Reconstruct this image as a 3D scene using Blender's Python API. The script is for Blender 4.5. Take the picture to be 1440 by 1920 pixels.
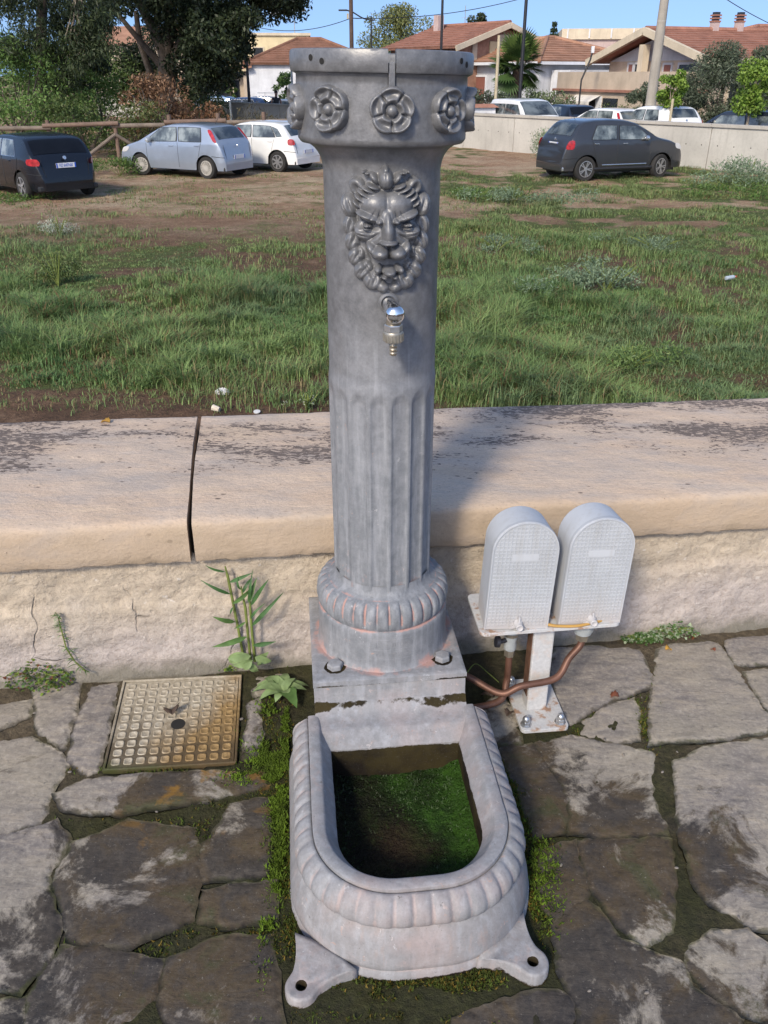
import bpy, bmesh, math, random
import numpy as np
from mathutils import Vector, Matrix, Quaternion, geometry as mgeo

for o in list(bpy.data.objects):
    bpy.data.objects.remove(o)
random.seed(7)
RNG = np.random.default_rng(11)
SC = bpy.context.scene
COL = SC.collection
R = math.radians

# ------------------------------------------------------------------ camera
F_PX = 1560.0                       # focal length in pixels of a 1440 x 1920 frame
PITCH = math.atan((960 - 140) / F_PX)
CAM = Vector((0.004, -1.63, 1.385))
cd = bpy.data.cameras.new('camera')
cam = bpy.data.objects.new('camera', cd); COL.objects.link(cam)
cd.sensor_fit = 'VERTICAL'; cd.sensor_height = 36.0; cd.sensor_width = 27.0
cd.lens = F_PX / 1920 * 36.0
cd.clip_start = 0.05; cd.clip_end = 3000
cam.location = CAM
cam.rotation_euler = (math.pi / 2 - PITCH, 0, 0)
SC.camera = cam

# ------------------------------------------------------------------ sky, sun, exposure
SKY_LIFT = 0.30
SUN_EL = R(37); SUN_K = 0.45        # light travels right and away from the camera
_l = math.hypot(SUN_K, 1)
SUN_DIR = Vector((SUN_K / _l * math.cos(SUN_EL), 1 / _l * math.cos(SUN_EL), -math.sin(SUN_EL)))
world = bpy.data.worlds.new('World'); SC.world = world; world.use_nodes = True
wn = world.node_tree; wn.nodes.clear()
wo = wn.nodes.new('ShaderNodeOutputWorld'); wb = wn.nodes.new('ShaderNodeBackground')
sk = wn.nodes.new('ShaderNodeTexSky'); sk.sky_type = 'NISHITA'; sk.sun_disc = False
sk.sun_elevation = SUN_EL
sk.sun_rotation = math.atan2(-SUN_DIR.x, -SUN_DIR.y) % (2 * math.pi)
sk.air_density = 1.0; sk.dust_density = 1.3; sk.ozone_density = 2.5; sk.altitude = 10
wb.inputs['Strength'].default_value = 0.145
# the low sky takes the clean blue of the sky somewhat above it: a clear late-summer horizon
tc = wn.nodes.new('ShaderNodeTexCoord'); va = wn.nodes.new('ShaderNodeVectorMath'); va.operation = 'ADD'; va.inputs[1].default_value = (0, 0, SKY_LIFT)
vn = wn.nodes.new('ShaderNodeVectorMath'); vn.operation = 'NORMALIZE'
wn.links.new(tc.outputs['Generated'], va.inputs[0]); wn.links.new(va.outputs[0], vn.inputs[0]); wn.links.new(vn.outputs[0], sk.inputs['Vector'])
wn.links.new(sk.outputs[0], wb.inputs['Color']); wn.links.new(wb.outputs[0], wo.inputs['Surface'])
sd = bpy.data.lights.new('sun', 'SUN'); sun = bpy.data.objects.new('sun', sd); COL.objects.link(sun)
sd.energy = 2.2; sd.angle = R(9.0); sd.color = (1.0, 0.89, 0.72)
sun.rotation_euler = SUN_DIR.to_track_quat('-Z', 'Y').to_euler()
sun.location = (-6, -14, 12)
SC.view_settings.view_transform = 'Standard'; SC.view_settings.look = 'None'
SC.view_settings.gamma = 1.0; SC.view_settings.use_curve_mapping = False
SC.view_settings.exposure = 0.82
SC.cycles.use_adaptive_sampling = True
SC.cycles.max_bounces = 5; SC.cycles.diffuse_bounces = 2; SC.cycles.glossy_bounces = 2
SC.cycles.transmission_bounces = 2; SC.cycles.transparent_max_bounces = 4
SC.cycles.use_denoising = True

# ------------------------------------------------------------------ helpers
CP, SP = math.cos(PITCH), math.sin(PITCH)
def ray(px, py):
    a = (px - 720) / F_PX; b = (960 - py) / F_PX
    return Vector((a, CP + b * SP, -SP + b * CP))
def on_z(px, py, z):
    r = ray(px, py); return CAM + r * ((z - CAM.z) / r.z)
def at_d(px, py, d):                # point seen at px,py at horizontal distance d ahead of the camera
    r = ray(px, py); return CAM + r * (d / r.y)
def pave_z(x, y): return -0.026 * x + 0.048 * (y - 0.19)
def on_pave(px, py):
    r = ray(px, py)
    t = (pave_z(CAM.x, CAM.y) - CAM.z) / (r.z + 0.026 * r.x - 0.048 * r.y)
    return CAM + r * t
FIELD_Z = -1.365
def on_field(px, py): return on_z(px, py, FIELD_Z)

def smoothstep(a, b, x):
    t = np.clip((np.asarray(x, float) - a) / (b - a), 0, 1); return t * t * (3 - 2 * t)
def _hash(ix, iy, s):
    n = (ix * 374761393 + iy * 668265263 + s * 1442695041) & 0x7fffffff
    n = ((n ^ (n >> 13)) * 1274126177) & 0x7fffffff
    return ((n ^ (n >> 16)) & 0xffff) / 65535.0
def vnoise(x, y, s=0):
    x = np.asarray(x, float); y = np.asarray(y, float)
    ix = np.floor(x).astype(np.int64); iy = np.floor(y).astype(np.int64)
    fx = x - ix; fy = y - iy; fx = fx * fx * (3 - 2 * fx); fy = fy * fy * (3 - 2 * fy)
    a = _hash(ix, iy, s); b = _hash(ix + 1, iy, s); c = _hash(ix, iy + 1, s); d = _hash(ix + 1, iy + 1, s)
    return (a * (1 - fx) + b * fx) * (1 - fy) + (c * (1 - fx) + d * fx) * fy
def fbm(x, y, s=0, o=4):
    v = 0; a = 0.5; t = 0
    for i in range(o):
        v = v + a * vnoise(np.asarray(x) * 2 ** i + 17.3 * i, np.asarray(y) * 2 ** i + 5.1 * i, s + i); t += a; a *= 0.5
    return v / t

def link(name, me, mat=None, parent=None, smooth=False):
    o = bpy.data.objects.new(name, me); COL.objects.link(o)
    if mat is not None and not me.materials: me.materials.append(mat)
    if parent is not None: o.parent = parent
    if smooth: me.shade_smooth()
    return o
def np_mesh(name, V, Fc, smooth=False, attrs=None, colors=None):
    """V (n,3) array; Fc (m,k) array of equal-sized faces, or list of such arrays"""
    V = np.ascontiguousarray(V, dtype=np.float32)
    arrs = Fc if isinstance(Fc, list) else [Fc]
    arrs = [np.asarray(a, dtype=np.int32) for a in arrs if len(a)]
    me = bpy.data.meshes.new(name)
    me.vertices.add(len(V)); me.vertices.foreach_set('co', V.ravel())
    idx = np.concatenate([a.ravel() for a in arrs])
    tot = np.concatenate([np.full(len(a), a.shape[1], np.int32) for a in arrs])
    start = np.concatenate([[0], np.cumsum(tot)[:-1]]).astype(np.int32)
    me.loops.add(len(idx)); me.loops.foreach_set('vertex_index', idx)
    me.polygons.add(len(tot)); me.polygons.foreach_set('loop_start', start); me.polygons.foreach_set('loop_total', tot)
    if attrs:
        for k, v in attrs.items():
            a = me.attributes.new(k, 'FLOAT', 'POINT'); a.data.foreach_set('value', np.ascontiguousarray(v, np.float32))
    if colors is not None:
        a = me.attributes.new('tint', 'FLOAT_COLOR', 'POINT')
        c = np.ones((len(V), 4), np.float32); c[:, :3] = colors; a.data.foreach_set('color', c.ravel())
    me.update(calc_edges=True); me.validate()
    if smooth: me.shade_smooth()
    return me
def grid_faces(nu, nv, wrap_u=False, wrap_v=False):
    i = np.arange(nu if wrap_u else nu - 1); j = np.arange(nv if wrap_v else nv - 1)
    I, J = np.meshgrid(i, j, indexing='ij'); I2 = (I + 1) % nu; J2 = (J + 1) % nv
    return np.stack([I * nv + J, I2 * nv + J, I2 * nv + J2, I * nv + J2], -1).reshape(-1, 4)

class MB:
    """collects simple shapes into one mesh"""
    def __init__(s): s.v = []; s.f = []
    def add(s, vs, fs, M=None):
        b = len(s.v)
        for p in vs:
            p = Vector(p); s.v.append(M @ p if M is not None else p)
        s.f += [tuple(i + b for i in f) for f in fs]; return s
    def box(s, c, d, rz=0, M=None, top=None):
        x, y, z = d[0] / 2, d[1] / 2, d[2] / 2; t = top or (1, 1)
        vs = [(-x, -y, -z), (x, -y, -z), (x, y, -z), (-x, y, -z), (-x * t[0], -y * t[1], z), (x * t[0], -y * t[1], z), (x * t[0], y * t[1], z), (-x * t[0], y * t[1], z)]
        m = Matrix.Translation(c) @ Matrix.Rotation(rz, 4, 'Z')
        if M is not None: m = M @ m
        return s.add(vs, [(0, 3, 2, 1), (4, 5, 6, 7), (0, 1, 5, 4), (1, 2, 6, 5), (2, 3, 7, 6), (3, 0, 4, 7)], m)
    def bar(s, a, b, w, h, up=(0, 0, 1)):
        a = Vector(a); b = Vector(b); d = b - a; L = d.length; d.normalize()
        u = Vector(up); sx = d.cross(u)
        if sx.length < 1e-4: sx = d.cross(Vector((0, 1, 0)))
        sx.normalize(); u = sx.cross(d)
        M = Matrix((sx, d, u)).transposed().to_4x4(); M.translation = (a + b) / 2
        return s.box((0, 0, 0), (w, L, h), M=M)
    def tube(s, pts, rad, n=10, cap=True, M=None):
        pts = [Vector(p) for p in pts]; k = len(pts)
        rs = rad if isinstance(rad, (list, tuple)) else [rad] * k
        vs = []; fs = []; prev = None
        for i, p in enumerate(pts):
            t = (pts[min(i + 1, k - 1)] - pts[max(i - 1, 0)]).normalized()
            if prev is None:
                u = t.cross(Vector((0, 0, 1)))
                if u.length < 1e-3: u = t.cross(Vector((0, 1, 0)))
            else:
                u = prev - t * prev.dot(t)
            u.normalize(); prev = u; w = t.cross(u)
            for j in range(n):
                a = 2 * math.pi * j / n; vs.append(p + (u * math.cos(a) + w * math.sin(a)) * rs[i])
        for i in range(k - 1):
            for j in range(n):
                a = i * n + j; b = i * n + (j + 1) % n; fs.append((a, b, b + n, a + n))
        if cap:
            fs.append(tuple(range(n - 1, -1, -1))); fs.append(tuple((k - 1) * n + j for j in range(n)))
        return s.add(vs, fs, M)
    def lathe(s, prof, n=24, M=None, a0=0, cap=True):
        vs = []; fs = []; k = len(prof)
        for r, z in prof:
            for j in range(n):
                a = a0 + 2 * math.pi * j / n; vs.append((r * math.cos(a), r * math.sin(a), z))
        for i in range(k - 1):
            for j in range(n):
                a = i * n + j; b = i * n + (j + 1) % n; fs.append((a, b, b + n, a + n))
        if cap and prof[0][0] > 1e-6: fs.append(tuple(range(n - 1, -1, -1)))
        if cap and prof[-1][0] > 1e-6: fs.append(tuple((k - 1) * n + j for j in range(n)))
        return s.add(vs, fs, M)
    def prism(s, poly, z0, z1, M=None):
        n = len(poly)
        vs = [(p[0], p[1], z0) for p in poly] + [(p[0], p[1], z1) for p in poly]
        fs = [tuple(range(n - 1, -1, -1)), tuple(range(n, 2 * n))] + [(i, (i + 1) % n, (i + 1) % n + n, i + n) for i in range(n)]
        return s.add(vs, fs, M)
    def quad(s, *p): return s.add(p, [tuple(range(len(p)))])
    def mesh(s, name):
        me = bpy.data.meshes.new(name); me.from_pydata([tuple(p) for p in s.v], [], s.f); me.update(); return me
    def build(s, name, mat, parent=None, smooth=False, bevel=0, seg=2):
        o = link(name, s.mesh(name), mat, parent)
        if smooth:
            o.data.shade_smooth()
            try: o.data.set_sharp_from_angle(angle=R(40))
            except Exception: pass
        if bevel:
            m = o.modifiers.new('bevel', 'BEVEL'); m.width = bevel; m.segments = seg; m.limit_method = 'ANGLE'; m.angle_limit = R(35)
        return o
def RX(a): return Matrix.Rotation(a, 4, 'X')
def RY(a): return Matrix.Rotation(a, 4, 'Y')
def RZ(a): return Matrix.Rotation(a, 4, 'Z')
def T(*p): return Matrix.Translation(p if len(p) == 3 else p[0])

def tag(o, label=None, cat=None, group=None, kind=None):
    if label: o['label'] = label
    if cat: o['category'] = cat
    if group: o['group'] = group
    if kind: o['kind'] = kind
    return o
def thing(name, label, cat, loc=(0, 0, 0), rz=0, group=None):
    o = bpy.data.objects.new(name, None); COL.objects.link(o); o.empty_display_size = 0.1
    o.location = loc; o.rotation_euler = (0, 0, rz)
    return tag(o, label, cat, group)

# ------------------------------------------------------------------ materials
class NT:
    def __init__(s, name):
        s.m = bpy.data.materials.new(name); s.m.use_nodes = True; s.t = s.m.node_tree; s.t.nodes.clear()
        s.out = s.t.nodes.new('ShaderNodeOutputMaterial'); s.b = s.t.nodes.new('ShaderNodeBsdfPrincipled')
        s.t.links.new(s.b.outputs[0], s.out.inputs[0])
        s._co = None
    def n(s, t, **k):
        x = s.t.nodes.new(t)
        for a, b in k.items(): setattr(x, a, b)
        return x
    def L(s, a, b): s.t.links.new(a, b)
    def set(s, k, v):
        if hasattr(v, 'is_output'): s.L(v, s.b.inputs[k])
        else: s.b.inputs[k].default_value = (*v, 1) if isinstance(v, tuple) and len(v) == 3 else v
    def pos(s):
        if s._co is None: s._co = s.n('ShaderNodeNewGeometry').outputs['Position']
        return s._co
    def obj(s): return s.n('ShaderNodeTexCoord').outputs['Object']
    def mapv(s, v, scale=(1, 1, 1), rot=(0, 0, 0), loc=(0, 0, 0)):
        m = s.n('ShaderNodeMapping'); m.inputs['Scale'].default_value = scale; m.inputs['Rotation'].default_value = rot; m.inputs['Location'].default_value = loc
        s.L(v, m.inputs['Vector']); return m.outputs[0]
    def noise(s, v, scale, detail=4, rough=0.55, dist=0.0):
        x = s.n('ShaderNodeTexNoise'); x.inputs['Scale'].default_value = scale; x.inputs['Detail'].default_value = detail
        x.inputs['Roughness'].default_value = rough; x.inputs['Distortion'].default_value = dist
        s.L(v, x.inputs['Vector']); return x.outputs['Fac']
    def voro(s, v, scale, feat='F1', rnd=1.0):
        x = s.n('ShaderNodeTexVoronoi', feature=feat); x.inputs['Scale'].default_value = scale; x.inputs['Randomness'].default_value = rnd
        s.L(v, x.inputs['Vector']); return x.outputs['Distance']
    def ramp(s, f, stops):
        x = s.n('ShaderNodeValToRGB'); e = x.color_ramp.elements
        while len(e) < len(stops): e.new(0.5)
        for q, (p, c) in zip(e, stops):
            q.position = p; q.color = (c, c, c, 1) if isinstance(c, (int, float)) else (*c, 1)
        s.L(f, x.inputs[0]); return x.outputs[0]
    def mix(s, f, a, b, mode='MIX'):
        x = s.n('ShaderNodeMix', data_type='RGBA', blend_type=mode)
        for v, i in ((f, 0), (a, 6), (b, 7)):
            if hasattr(v, 'is_output'): s.L(v, x.inputs[i])
            else: x.inputs[i].default_value = v if i == 0 else ((*v, 1) if len(v) == 3 else v)
        return x.outputs[2]
    def math(s, op, a, b=0.0, c=0.0, clamp=False):
        x = s.n('ShaderNodeMath', operation=op, use_clamp=clamp)
        for i, v in enumerate((a, b, c)):
            if hasattr(v, 'is_output'): s.L(v, x.inputs[i])
            else: x.inputs[i].default_value = v
        return x.outputs[0]
    def xyz(s, v):
        x = s.n('ShaderNodeSeparateXYZ'); s.L(v, x.inputs[0]); return x.outputs
    def attr(s, name, col=False):
        x = s.n('ShaderNodeAttribute', attribute_name=name); return x.outputs['Color' if col else 'Fac']
    def bump(s, h, strength=0.3, dist=0.01, nrm=None):
        x = s.n('ShaderNodeBump'); x.inputs['Strength'].default_value = strength; x.inputs['Distance'].default_value = dist
        s.L(h, x.inputs['Height'])
        if nrm is not None: s.L(nrm, x.inputs['Normal'])
        s.L(x.outputs[0], s.b.inputs['Normal']); return x.outputs[0]

def simple(name, col, rough=0.6, metal=0.0, var=0.15, scale=8.0, bump=0.0, bscale=60.0, bdist=0.002, spec=None, coat=0.0):
    """plain surface with uneven tone and fine relief"""
    t = NT(name); co = t.obj()
    n1 = t.noise(co, scale, 5, 0.6)
    a = tuple(max(0, c * (1 - var)) for c in col); b = tuple(min(1, c * (1 + var)) for c in col)
    t.set('Base Color', t.ramp(n1, [(0.3, a), (0.7, b)]))
    t.set('Roughness', t.math('MULTIPLY_ADD', n1, 0.2, max(0.02, rough - 0.1)))
    t.set('Metallic', metal)
    if spec is not None: t.set('Specular IOR Level', spec)
    if coat: t.set('Coat Weight', coat); t.set('Coat Roughness', 0.05)
    if bump: t.bump(t.noise(co, bscale, 5, 0.65), bump, bdist)
    return t.m
# ================================================================== materials of the foreground
def m_iron():
    t = NT('painted_cast_iron'); p = t.pos(); x, y, z = t.xyz(p)
    n1 = t.noise(p, 9, 6, 0.62); n2 = t.noise(p, 45, 5, 0.7); n3 = t.noise(t.mapv(p, (60, 60, 7)), 1.0, 4, 0.6)
    zz = t.math('MULTIPLY_ADD', n1, 0.35, z); zz = t.math('SUBTRACT', zz, 0.175)
    up = t.ramp(zz, [(0.0, 0.0), (1.0, 1.0)])
    base = t.ramp(zz, [(0.02, (0.215, 0.208, 0.212)), (0.17, (0.205, 0.208, 0.218)), (0.30, (0.145, 0.155, 0.170)), (0.62, (0.150, 0.160, 0.176)), (0.85, (0.168, 0.174, 0.188)), (0.97, (0.135, 0.138, 0.145)), (1.0, (0.120, 0.122, 0.128))])
    chalk = t.ramp(n3, [(0.48, 0.0), (0.72, 1.0)])
    low = t.ramp(z, [(0.70, 1.0), (0.98, 0.0)])
    base = t.mix(t.math('MULTIPLY', t.math('MULTIPLY', chalk, low), 0.6), base, (0.32, 0.33, 0.355))
    fine = t.ramp(n2, [(0.35, 0.0), (0.68, 1.0)])
    base = t.mix(t.math('MULTIPLY', fine, 0.25), base, (0.42, 0.42, 0.44))
    # red primer showing where the paint wore off: grooves, and broad washes near the foot
    g = t.attr('groove')
    gm = t.math('MULTIPLY', t.ramp(t.math('ADD', t.math('MULTIPLY', t.noise(p, 21, 5, 0.65), 2.0), t.math('MULTIPLY_ADD', n2, 0.9, t.math('SUBTRACT', t.math('MULTIPLY', g, 0.8), 1.42))), [(0.50, 0.0), (0.85, 1.0)]), t.ramp(z, [(0.14, 0.45), (0.20, 0.72), (0.42, 0.72), (0.55, 0.0)]))
    base = t.mix(gm, base, t.mix(t.ramp(z, [(0.14, 1.0), (0.2, 0.0)]), (0.42, 0.225, 0.185), (0.40, 0.31, 0.29)))
    wash = t.math('MULTIPLY', t.ramp(t.noise(p, 5.5, 4, 0.6), [(0.50, 0.0), (0.70, 1.0)]), t.ramp(z, [(0.22, 0.42), (0.30, 0.0)]))
    base = t.mix(wash, base, (0.37, 0.275, 0.25))
    # light lime crust and dark specks on the foot
    lime = t.math('MULTIPLY', t.ramp(t.noise(p, 26, 6, 0.7), [(0.55, 0.0), (0.75, 1.0)]), t.ramp(z, [(0.18, 0.5), (0.26, 0.0)]))
    base = t.mix(lime, base, (0.40, 0.39, 0.39))
    spk = t.math('MULTIPLY', t.ramp(t.noise(p, 120, 3, 0.6), [(0.68, 0.0), (0.74, 1.0)]), t.ramp(z, [(0.2, 0.6), (0.5, 0.15)]))
    base = t.mix(spk, base, (0.07, 0.06, 0.05))
    chip = t.math('MULTIPLY', t.ramp(t.noise(p, 38, 6, 0.75, 0.4), [(0.635, 0.0), (0.66, 1.0)]), t.ramp(z, [(0.0, 0.75), (0.75, 0.55), (0.95, 0.12)]))
    base = t.mix(chip, base, t.ramp(n1, [(0.45, (0.44, 0.44, 0.45)), (0.55, (0.36, 0.25, 0.21))]))
    stk = t.math('MULTIPLY', t.ramp(t.noise(t.mapv(p, (55, 55, 5)), 1.0, 4, 0.6), [(0.52, 0.0), (0.70, 1.0)]), t.ramp(z, [(0.0, 0.55), (0.16, 0.35), (0.24, 0.0)]))
    base = t.mix(stk, base, t.ramp(n1, [(0.42, (0.36, 0.27, 0.235)), (0.55, (0.15, 0.155, 0.165))]))
    run = t.math('MULTIPLY', t.ramp(t.noise(t.mapv(p, (95, 95, 4)), 1.0, 3, 0.5), [(0.60, 0.0), (0.72, 1.0)]), t.ramp(z, [(0.3, 0.0), (0.4, 0.30), (0.9, 0.25), (1.0, 0.0)]))
    base = t.mix(run, base, (0.38, 0.39, 0.41))
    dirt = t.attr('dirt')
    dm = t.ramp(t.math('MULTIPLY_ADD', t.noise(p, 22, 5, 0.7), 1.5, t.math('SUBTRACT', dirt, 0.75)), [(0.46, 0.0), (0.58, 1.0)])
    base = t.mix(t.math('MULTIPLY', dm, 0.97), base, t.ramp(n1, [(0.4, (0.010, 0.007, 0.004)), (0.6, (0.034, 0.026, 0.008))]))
    pit = t.noise(p, 260, 3, 0.6); base = t.mix(t.math('MULTIPLY', t.ramp(pit, [(0.35, 1.0), (0.5, 0.0)]), 0.10), base, (0.06, 0.06, 0.065)); base = t.mix(t.math('MULTIPLY', t.ramp(pit, [(0.6, 0.0), (0.75, 1.0)]), 0.07), base, (0.55, 0.55, 0.56))
    t.set('Base Color', base)
    t.set('Metallic', t.ramp(zz, [(0.75, 0.0), (0.98, 0.2)]))
    t.set('Specular IOR Level', t.math('MULTIPLY', t.math('SUBTRACT', 1.0, dm), t.ramp(zz, [(0.2, 0.3), (0.95, 0.5)])))
    t.set('Roughness', t.math('ADD', t.ramp(zz, [(0.3, 0.62), (0.9, 0.46), (1.0, 0.40)]), t.math('MULTIPLY_ADD', n2, 0.2, -0.1)))
    h = t.math('ADD', t.math('MULTIPLY', n2, 0.6), t.math('MULTIPLY', t.noise(p, 160, 4, 0.6), 0.35))
    t.bump(h, 0.28, 0.004)
    return t.m
def m_bench_top():
    t = NT('weathered_bench_stone'); p = t.pos(); x, y, z = t.xyz(p)
    q = t.mapv(p, (2.2, 7.0, 5.0))
    n1 = t.noise(q, 1.0, 6, 0.6); n2 = t.noise(p, 130, 4, 0.7); n4 = t.noise(t.mapv(p, (6, 16, 14), loc=(4, 2, 1)), 1.0, 5, 0.6, 0.4)
    base = t.ramp(n1, [(0.25, (0.45, 0.355, 0.265)), (0.42, (0.56, 0.425, 0.315)), (0.52, (0.58, 0.455, 0.350)), (0.62, (0.50, 0.405, 0.325)), (0.8, (0.44, 0.37, 0.31))])
    base = t.mix(t.math('MULTIPLY', t.ramp(n4, [(0.5, 0.0), (0.68, 1.0)]), 0.5), base, (0.37, 0.34, 0.32))
    base = t.mix(t.math('MULTIPLY', t.ramp(n4, [(0.3, 1.0), (0.46, 0.0)]), 0.5), base, (0.64, 0.49, 0.34))
    grit = t.noise(t.mapv(p, (70, 190, 150)), 1.0, 5, 0.75)
    base = t.mix(t.math('MULTIPLY', t.ramp(grit, [(0.32, 1.0), (0.46, 0.0)]), 0.55), base, (0.22, 0.18, 0.15))
    base = t.mix(t.math('MULTIPLY', t.ramp(grit, [(0.58, 0.0), (0.72, 1.0)]), 0.35), base, (0.68, 0.60, 0.52))
    base = t.mix(t.math('MULTIPLY', t.ramp(n2, [(0.35, 1.0), (0.6, 0.0)]), 0.25), base, (0.30, 0.25, 0.22))
    # black lichen crust, in drifts towards the back of the slab
    back = t.ramp(t.attr('across'), [(0.20, 0.0), (0.55, 1.0)])
    drift = t.ramp(t.noise(t.mapv(p, (2.0, 5.5, 3.0), loc=(7.3, 1.1, 0)), 1.0, 3, 0.6), [(0.40, 0.0), (0.58, 1.0)])
    spots = t.noise(t.mapv(p, (46, 105, 70)), 1.0, 5, 0.7, 0.6)
    thr = t.math('MULTIPLY_ADD', t.math('MULTIPLY', drift, back), 0.27, t.math('SUBTRACT', spots, 0.09))
    base = t.mix(t.math('MULTIPLY', t.ramp(thr, [(0.615, 0.0), (0.65, 1.0)]), 0.95), base, (0.05, 0.038, 0.034))
    dots = t.math('MULTIPLY', t.ramp(t.voro(t.mapv(p, (24, 52, 36)), 1.0), [(0.13, 1.0), (0.20, 0.0)]), t.ramp(t.math('ADD', t.noise(p, 7, 3), t.math('MULTIPLY', back, 0.12)), [(0.60, 0.0), (0.66, 1.0)]))
    base = t.mix(t.math('MULTIPLY', dots, 0.85), base, (0.06, 0.045, 0.04))
    haze = t.math('MULTIPLY', t.math('MULTIPLY', drift, back), 0.38)
    base = t.mix(haze, base, (0.27, 0.22, 0.19))
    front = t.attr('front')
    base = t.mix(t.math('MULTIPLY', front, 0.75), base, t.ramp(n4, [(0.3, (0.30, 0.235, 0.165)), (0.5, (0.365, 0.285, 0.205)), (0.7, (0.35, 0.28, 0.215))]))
    pits = t.math('MULTIPLY', t.ramp(t.voro(p, 60), [(0.04, 1.0), (0.09, 0.0)]), t.ramp(t.noise(p, 22, 2), [(0.56, 0.0), (0.62, 1.0)]))
    base = t.mix(pits, base, (0.16, 0.12, 0.09))
    t.set('Base Color', base); t.set('Roughness', 0.9); t.set('Specular IOR Level', 0.2)
    h = t.math('SUBTRACT', t.math('ADD', t.math('MULTIPLY', t.noise(t.mapv(p, (30, 60, 60)), 1.0, 6, 0.7), 1.0), t.math('MULTIPLY', n2, 0.5)), pits)
    t.bump(h, 0.6, 0.006)
    return t.m
def m_render_wall():
    t = NT('rough_render'); p = t.pos(); x, y, z = t.xyz(p)
    n1 = t.noise(p, 5, 5, 0.6); n2 = t.noise(p, 90, 5, 0.7); n3 = t.noise(t.mapv(p, (1, 1, 1.8)), 17, 5, 0.65, 0.6)
    up = t.ramp(t.math('MULTIPLY_ADD', n1, 0.16, z), [(0.18, 0.0), (0.30, 1.0)])
    base = t.mix(up, t.ramp(n3, [(0.3, (0.36, 0.315, 0.29)), (0.7, (0.49, 0.43, 0.395))]), t.ramp(n3, [(0.3, (0.40, 0.335, 0.26)), (0.7, (0.53, 0.45, 0.355))]))
    base = t.mix(t.math('MULTIPLY', t.ramp(n1, [(0.52, 0.0), (0.7, 1.0)]), 0.4), base, (0.36, 0.34, 0.33))
    base = t.mix(t.math('MULTIPLY', t.ramp(n2, [(0.36, 1.0), (0.5, 0.0)]), 0.4), base, (0.22, 0.18, 0.15))
    base = t.mix(t.math('MULTIPLY', t.ramp(t.noise(p, 55, 3), [(0.66, 0.0), (0.72, 1.0)]), 0.5), base, (0.66, 0.62, 0.58))
    foot = t.ramp(t.math('MULTIPLY_ADD', t.noise(p, 12, 4), 0.09, t.math('MULTIPLY_ADD', x, 0.023, z)), [(0.055, 1.0), (0.095, 0.0)])
    base = t.mix(t.math('MULTIPLY', foot, 0.75), base, (0.11, 0.105, 0.075))
    vo = t.n('ShaderNodeTexVoronoi', feature='DISTANCE_TO_EDGE'); vo.inputs['Scale'].default_value = 5.0
    ws = t.n('ShaderNodeVectorMath', operation='ADD'); nn = t.n('ShaderNodeTexNoise'); nn.inputs['Scale'].default_value = 9; t.L(p, nn.inputs['Vector'])
    sc = t.n('ShaderNodeVectorMath', operation='SCALE'); sc.inputs['Scale'].default_value = 0.07; t.L(nn.outputs['Color'], sc.inputs[0])
    t.L(p, ws.inputs[0]); t.L(sc.outputs[0], ws.inputs[1]); t.L(ws.outputs[0], vo.inputs['Vector'])
    crack = t.math('MULTIPLY', t.ramp(vo.outputs['Distance'], [(0.003, 1.0), (0.014, 0.0)]), t.ramp(t.noise(p, 4.5, 4), [(0.56, 0.0), (0.64, 1.0)]))
    base = t.mix(t.math('MULTIPLY', crack, 0.6), base, (0.13, 0.11, 0.095))
    t.set('Base Color', base); t.set('Roughness', 0.93); t.set('Specular IOR Level', 0.15)
    h = t.math('SUBTRACT', t.math('ADD', t.math('MULTIPLY', n3, 0.9), t.math('MULTIPLY', n2, 0.7)), crack)
    t.bump(t.math('ADD', h, t.math('MULTIPLY', t.noise(p, 38, 6, 0.75), 1.0)), 0.7, 0.010)
    return t.m
def wet_mask(t, p):
    """damp stains round the basin: drifts with ragged edges, strongest close to the trough"""
    x, y, z = t.xyz(p)
    dx = t.math('SUBTRACT', x, 0.02); dy = t.math('ADD', y, 0.52)
    d = t.math('SQRT', t.math('ADD', t.math('MULTIPLY', t.math('MULTIPLY', dx, dx), 0.9), t.math('MULTIPLY', t.math('MULTIPLY', dy, dy), 1.1)))
    n = t.noise(t.mapv(p, (1, 1, 1), rot=(0, 0, 0.5)), 4.2, 8, 0.74, 0.5)
    bx = t.math('ADD', 0.0, t.math('MULTIPLY', t.ramp(t.math('MULTIPLY_ADD', y, -1.0, 0.0), [(0.12, 0.0), (0.34, 1.0)]), 0.10))
    return t.ramp(t.math('SUBTRACT', t.math('ADD', t.math('MULTIPLY_ADD', n, 1.45, -0.10), bx), t.math('MULTIPLY', d, 0.74)), [(0.215, 0.0), (0.32, 1.0)])
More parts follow.
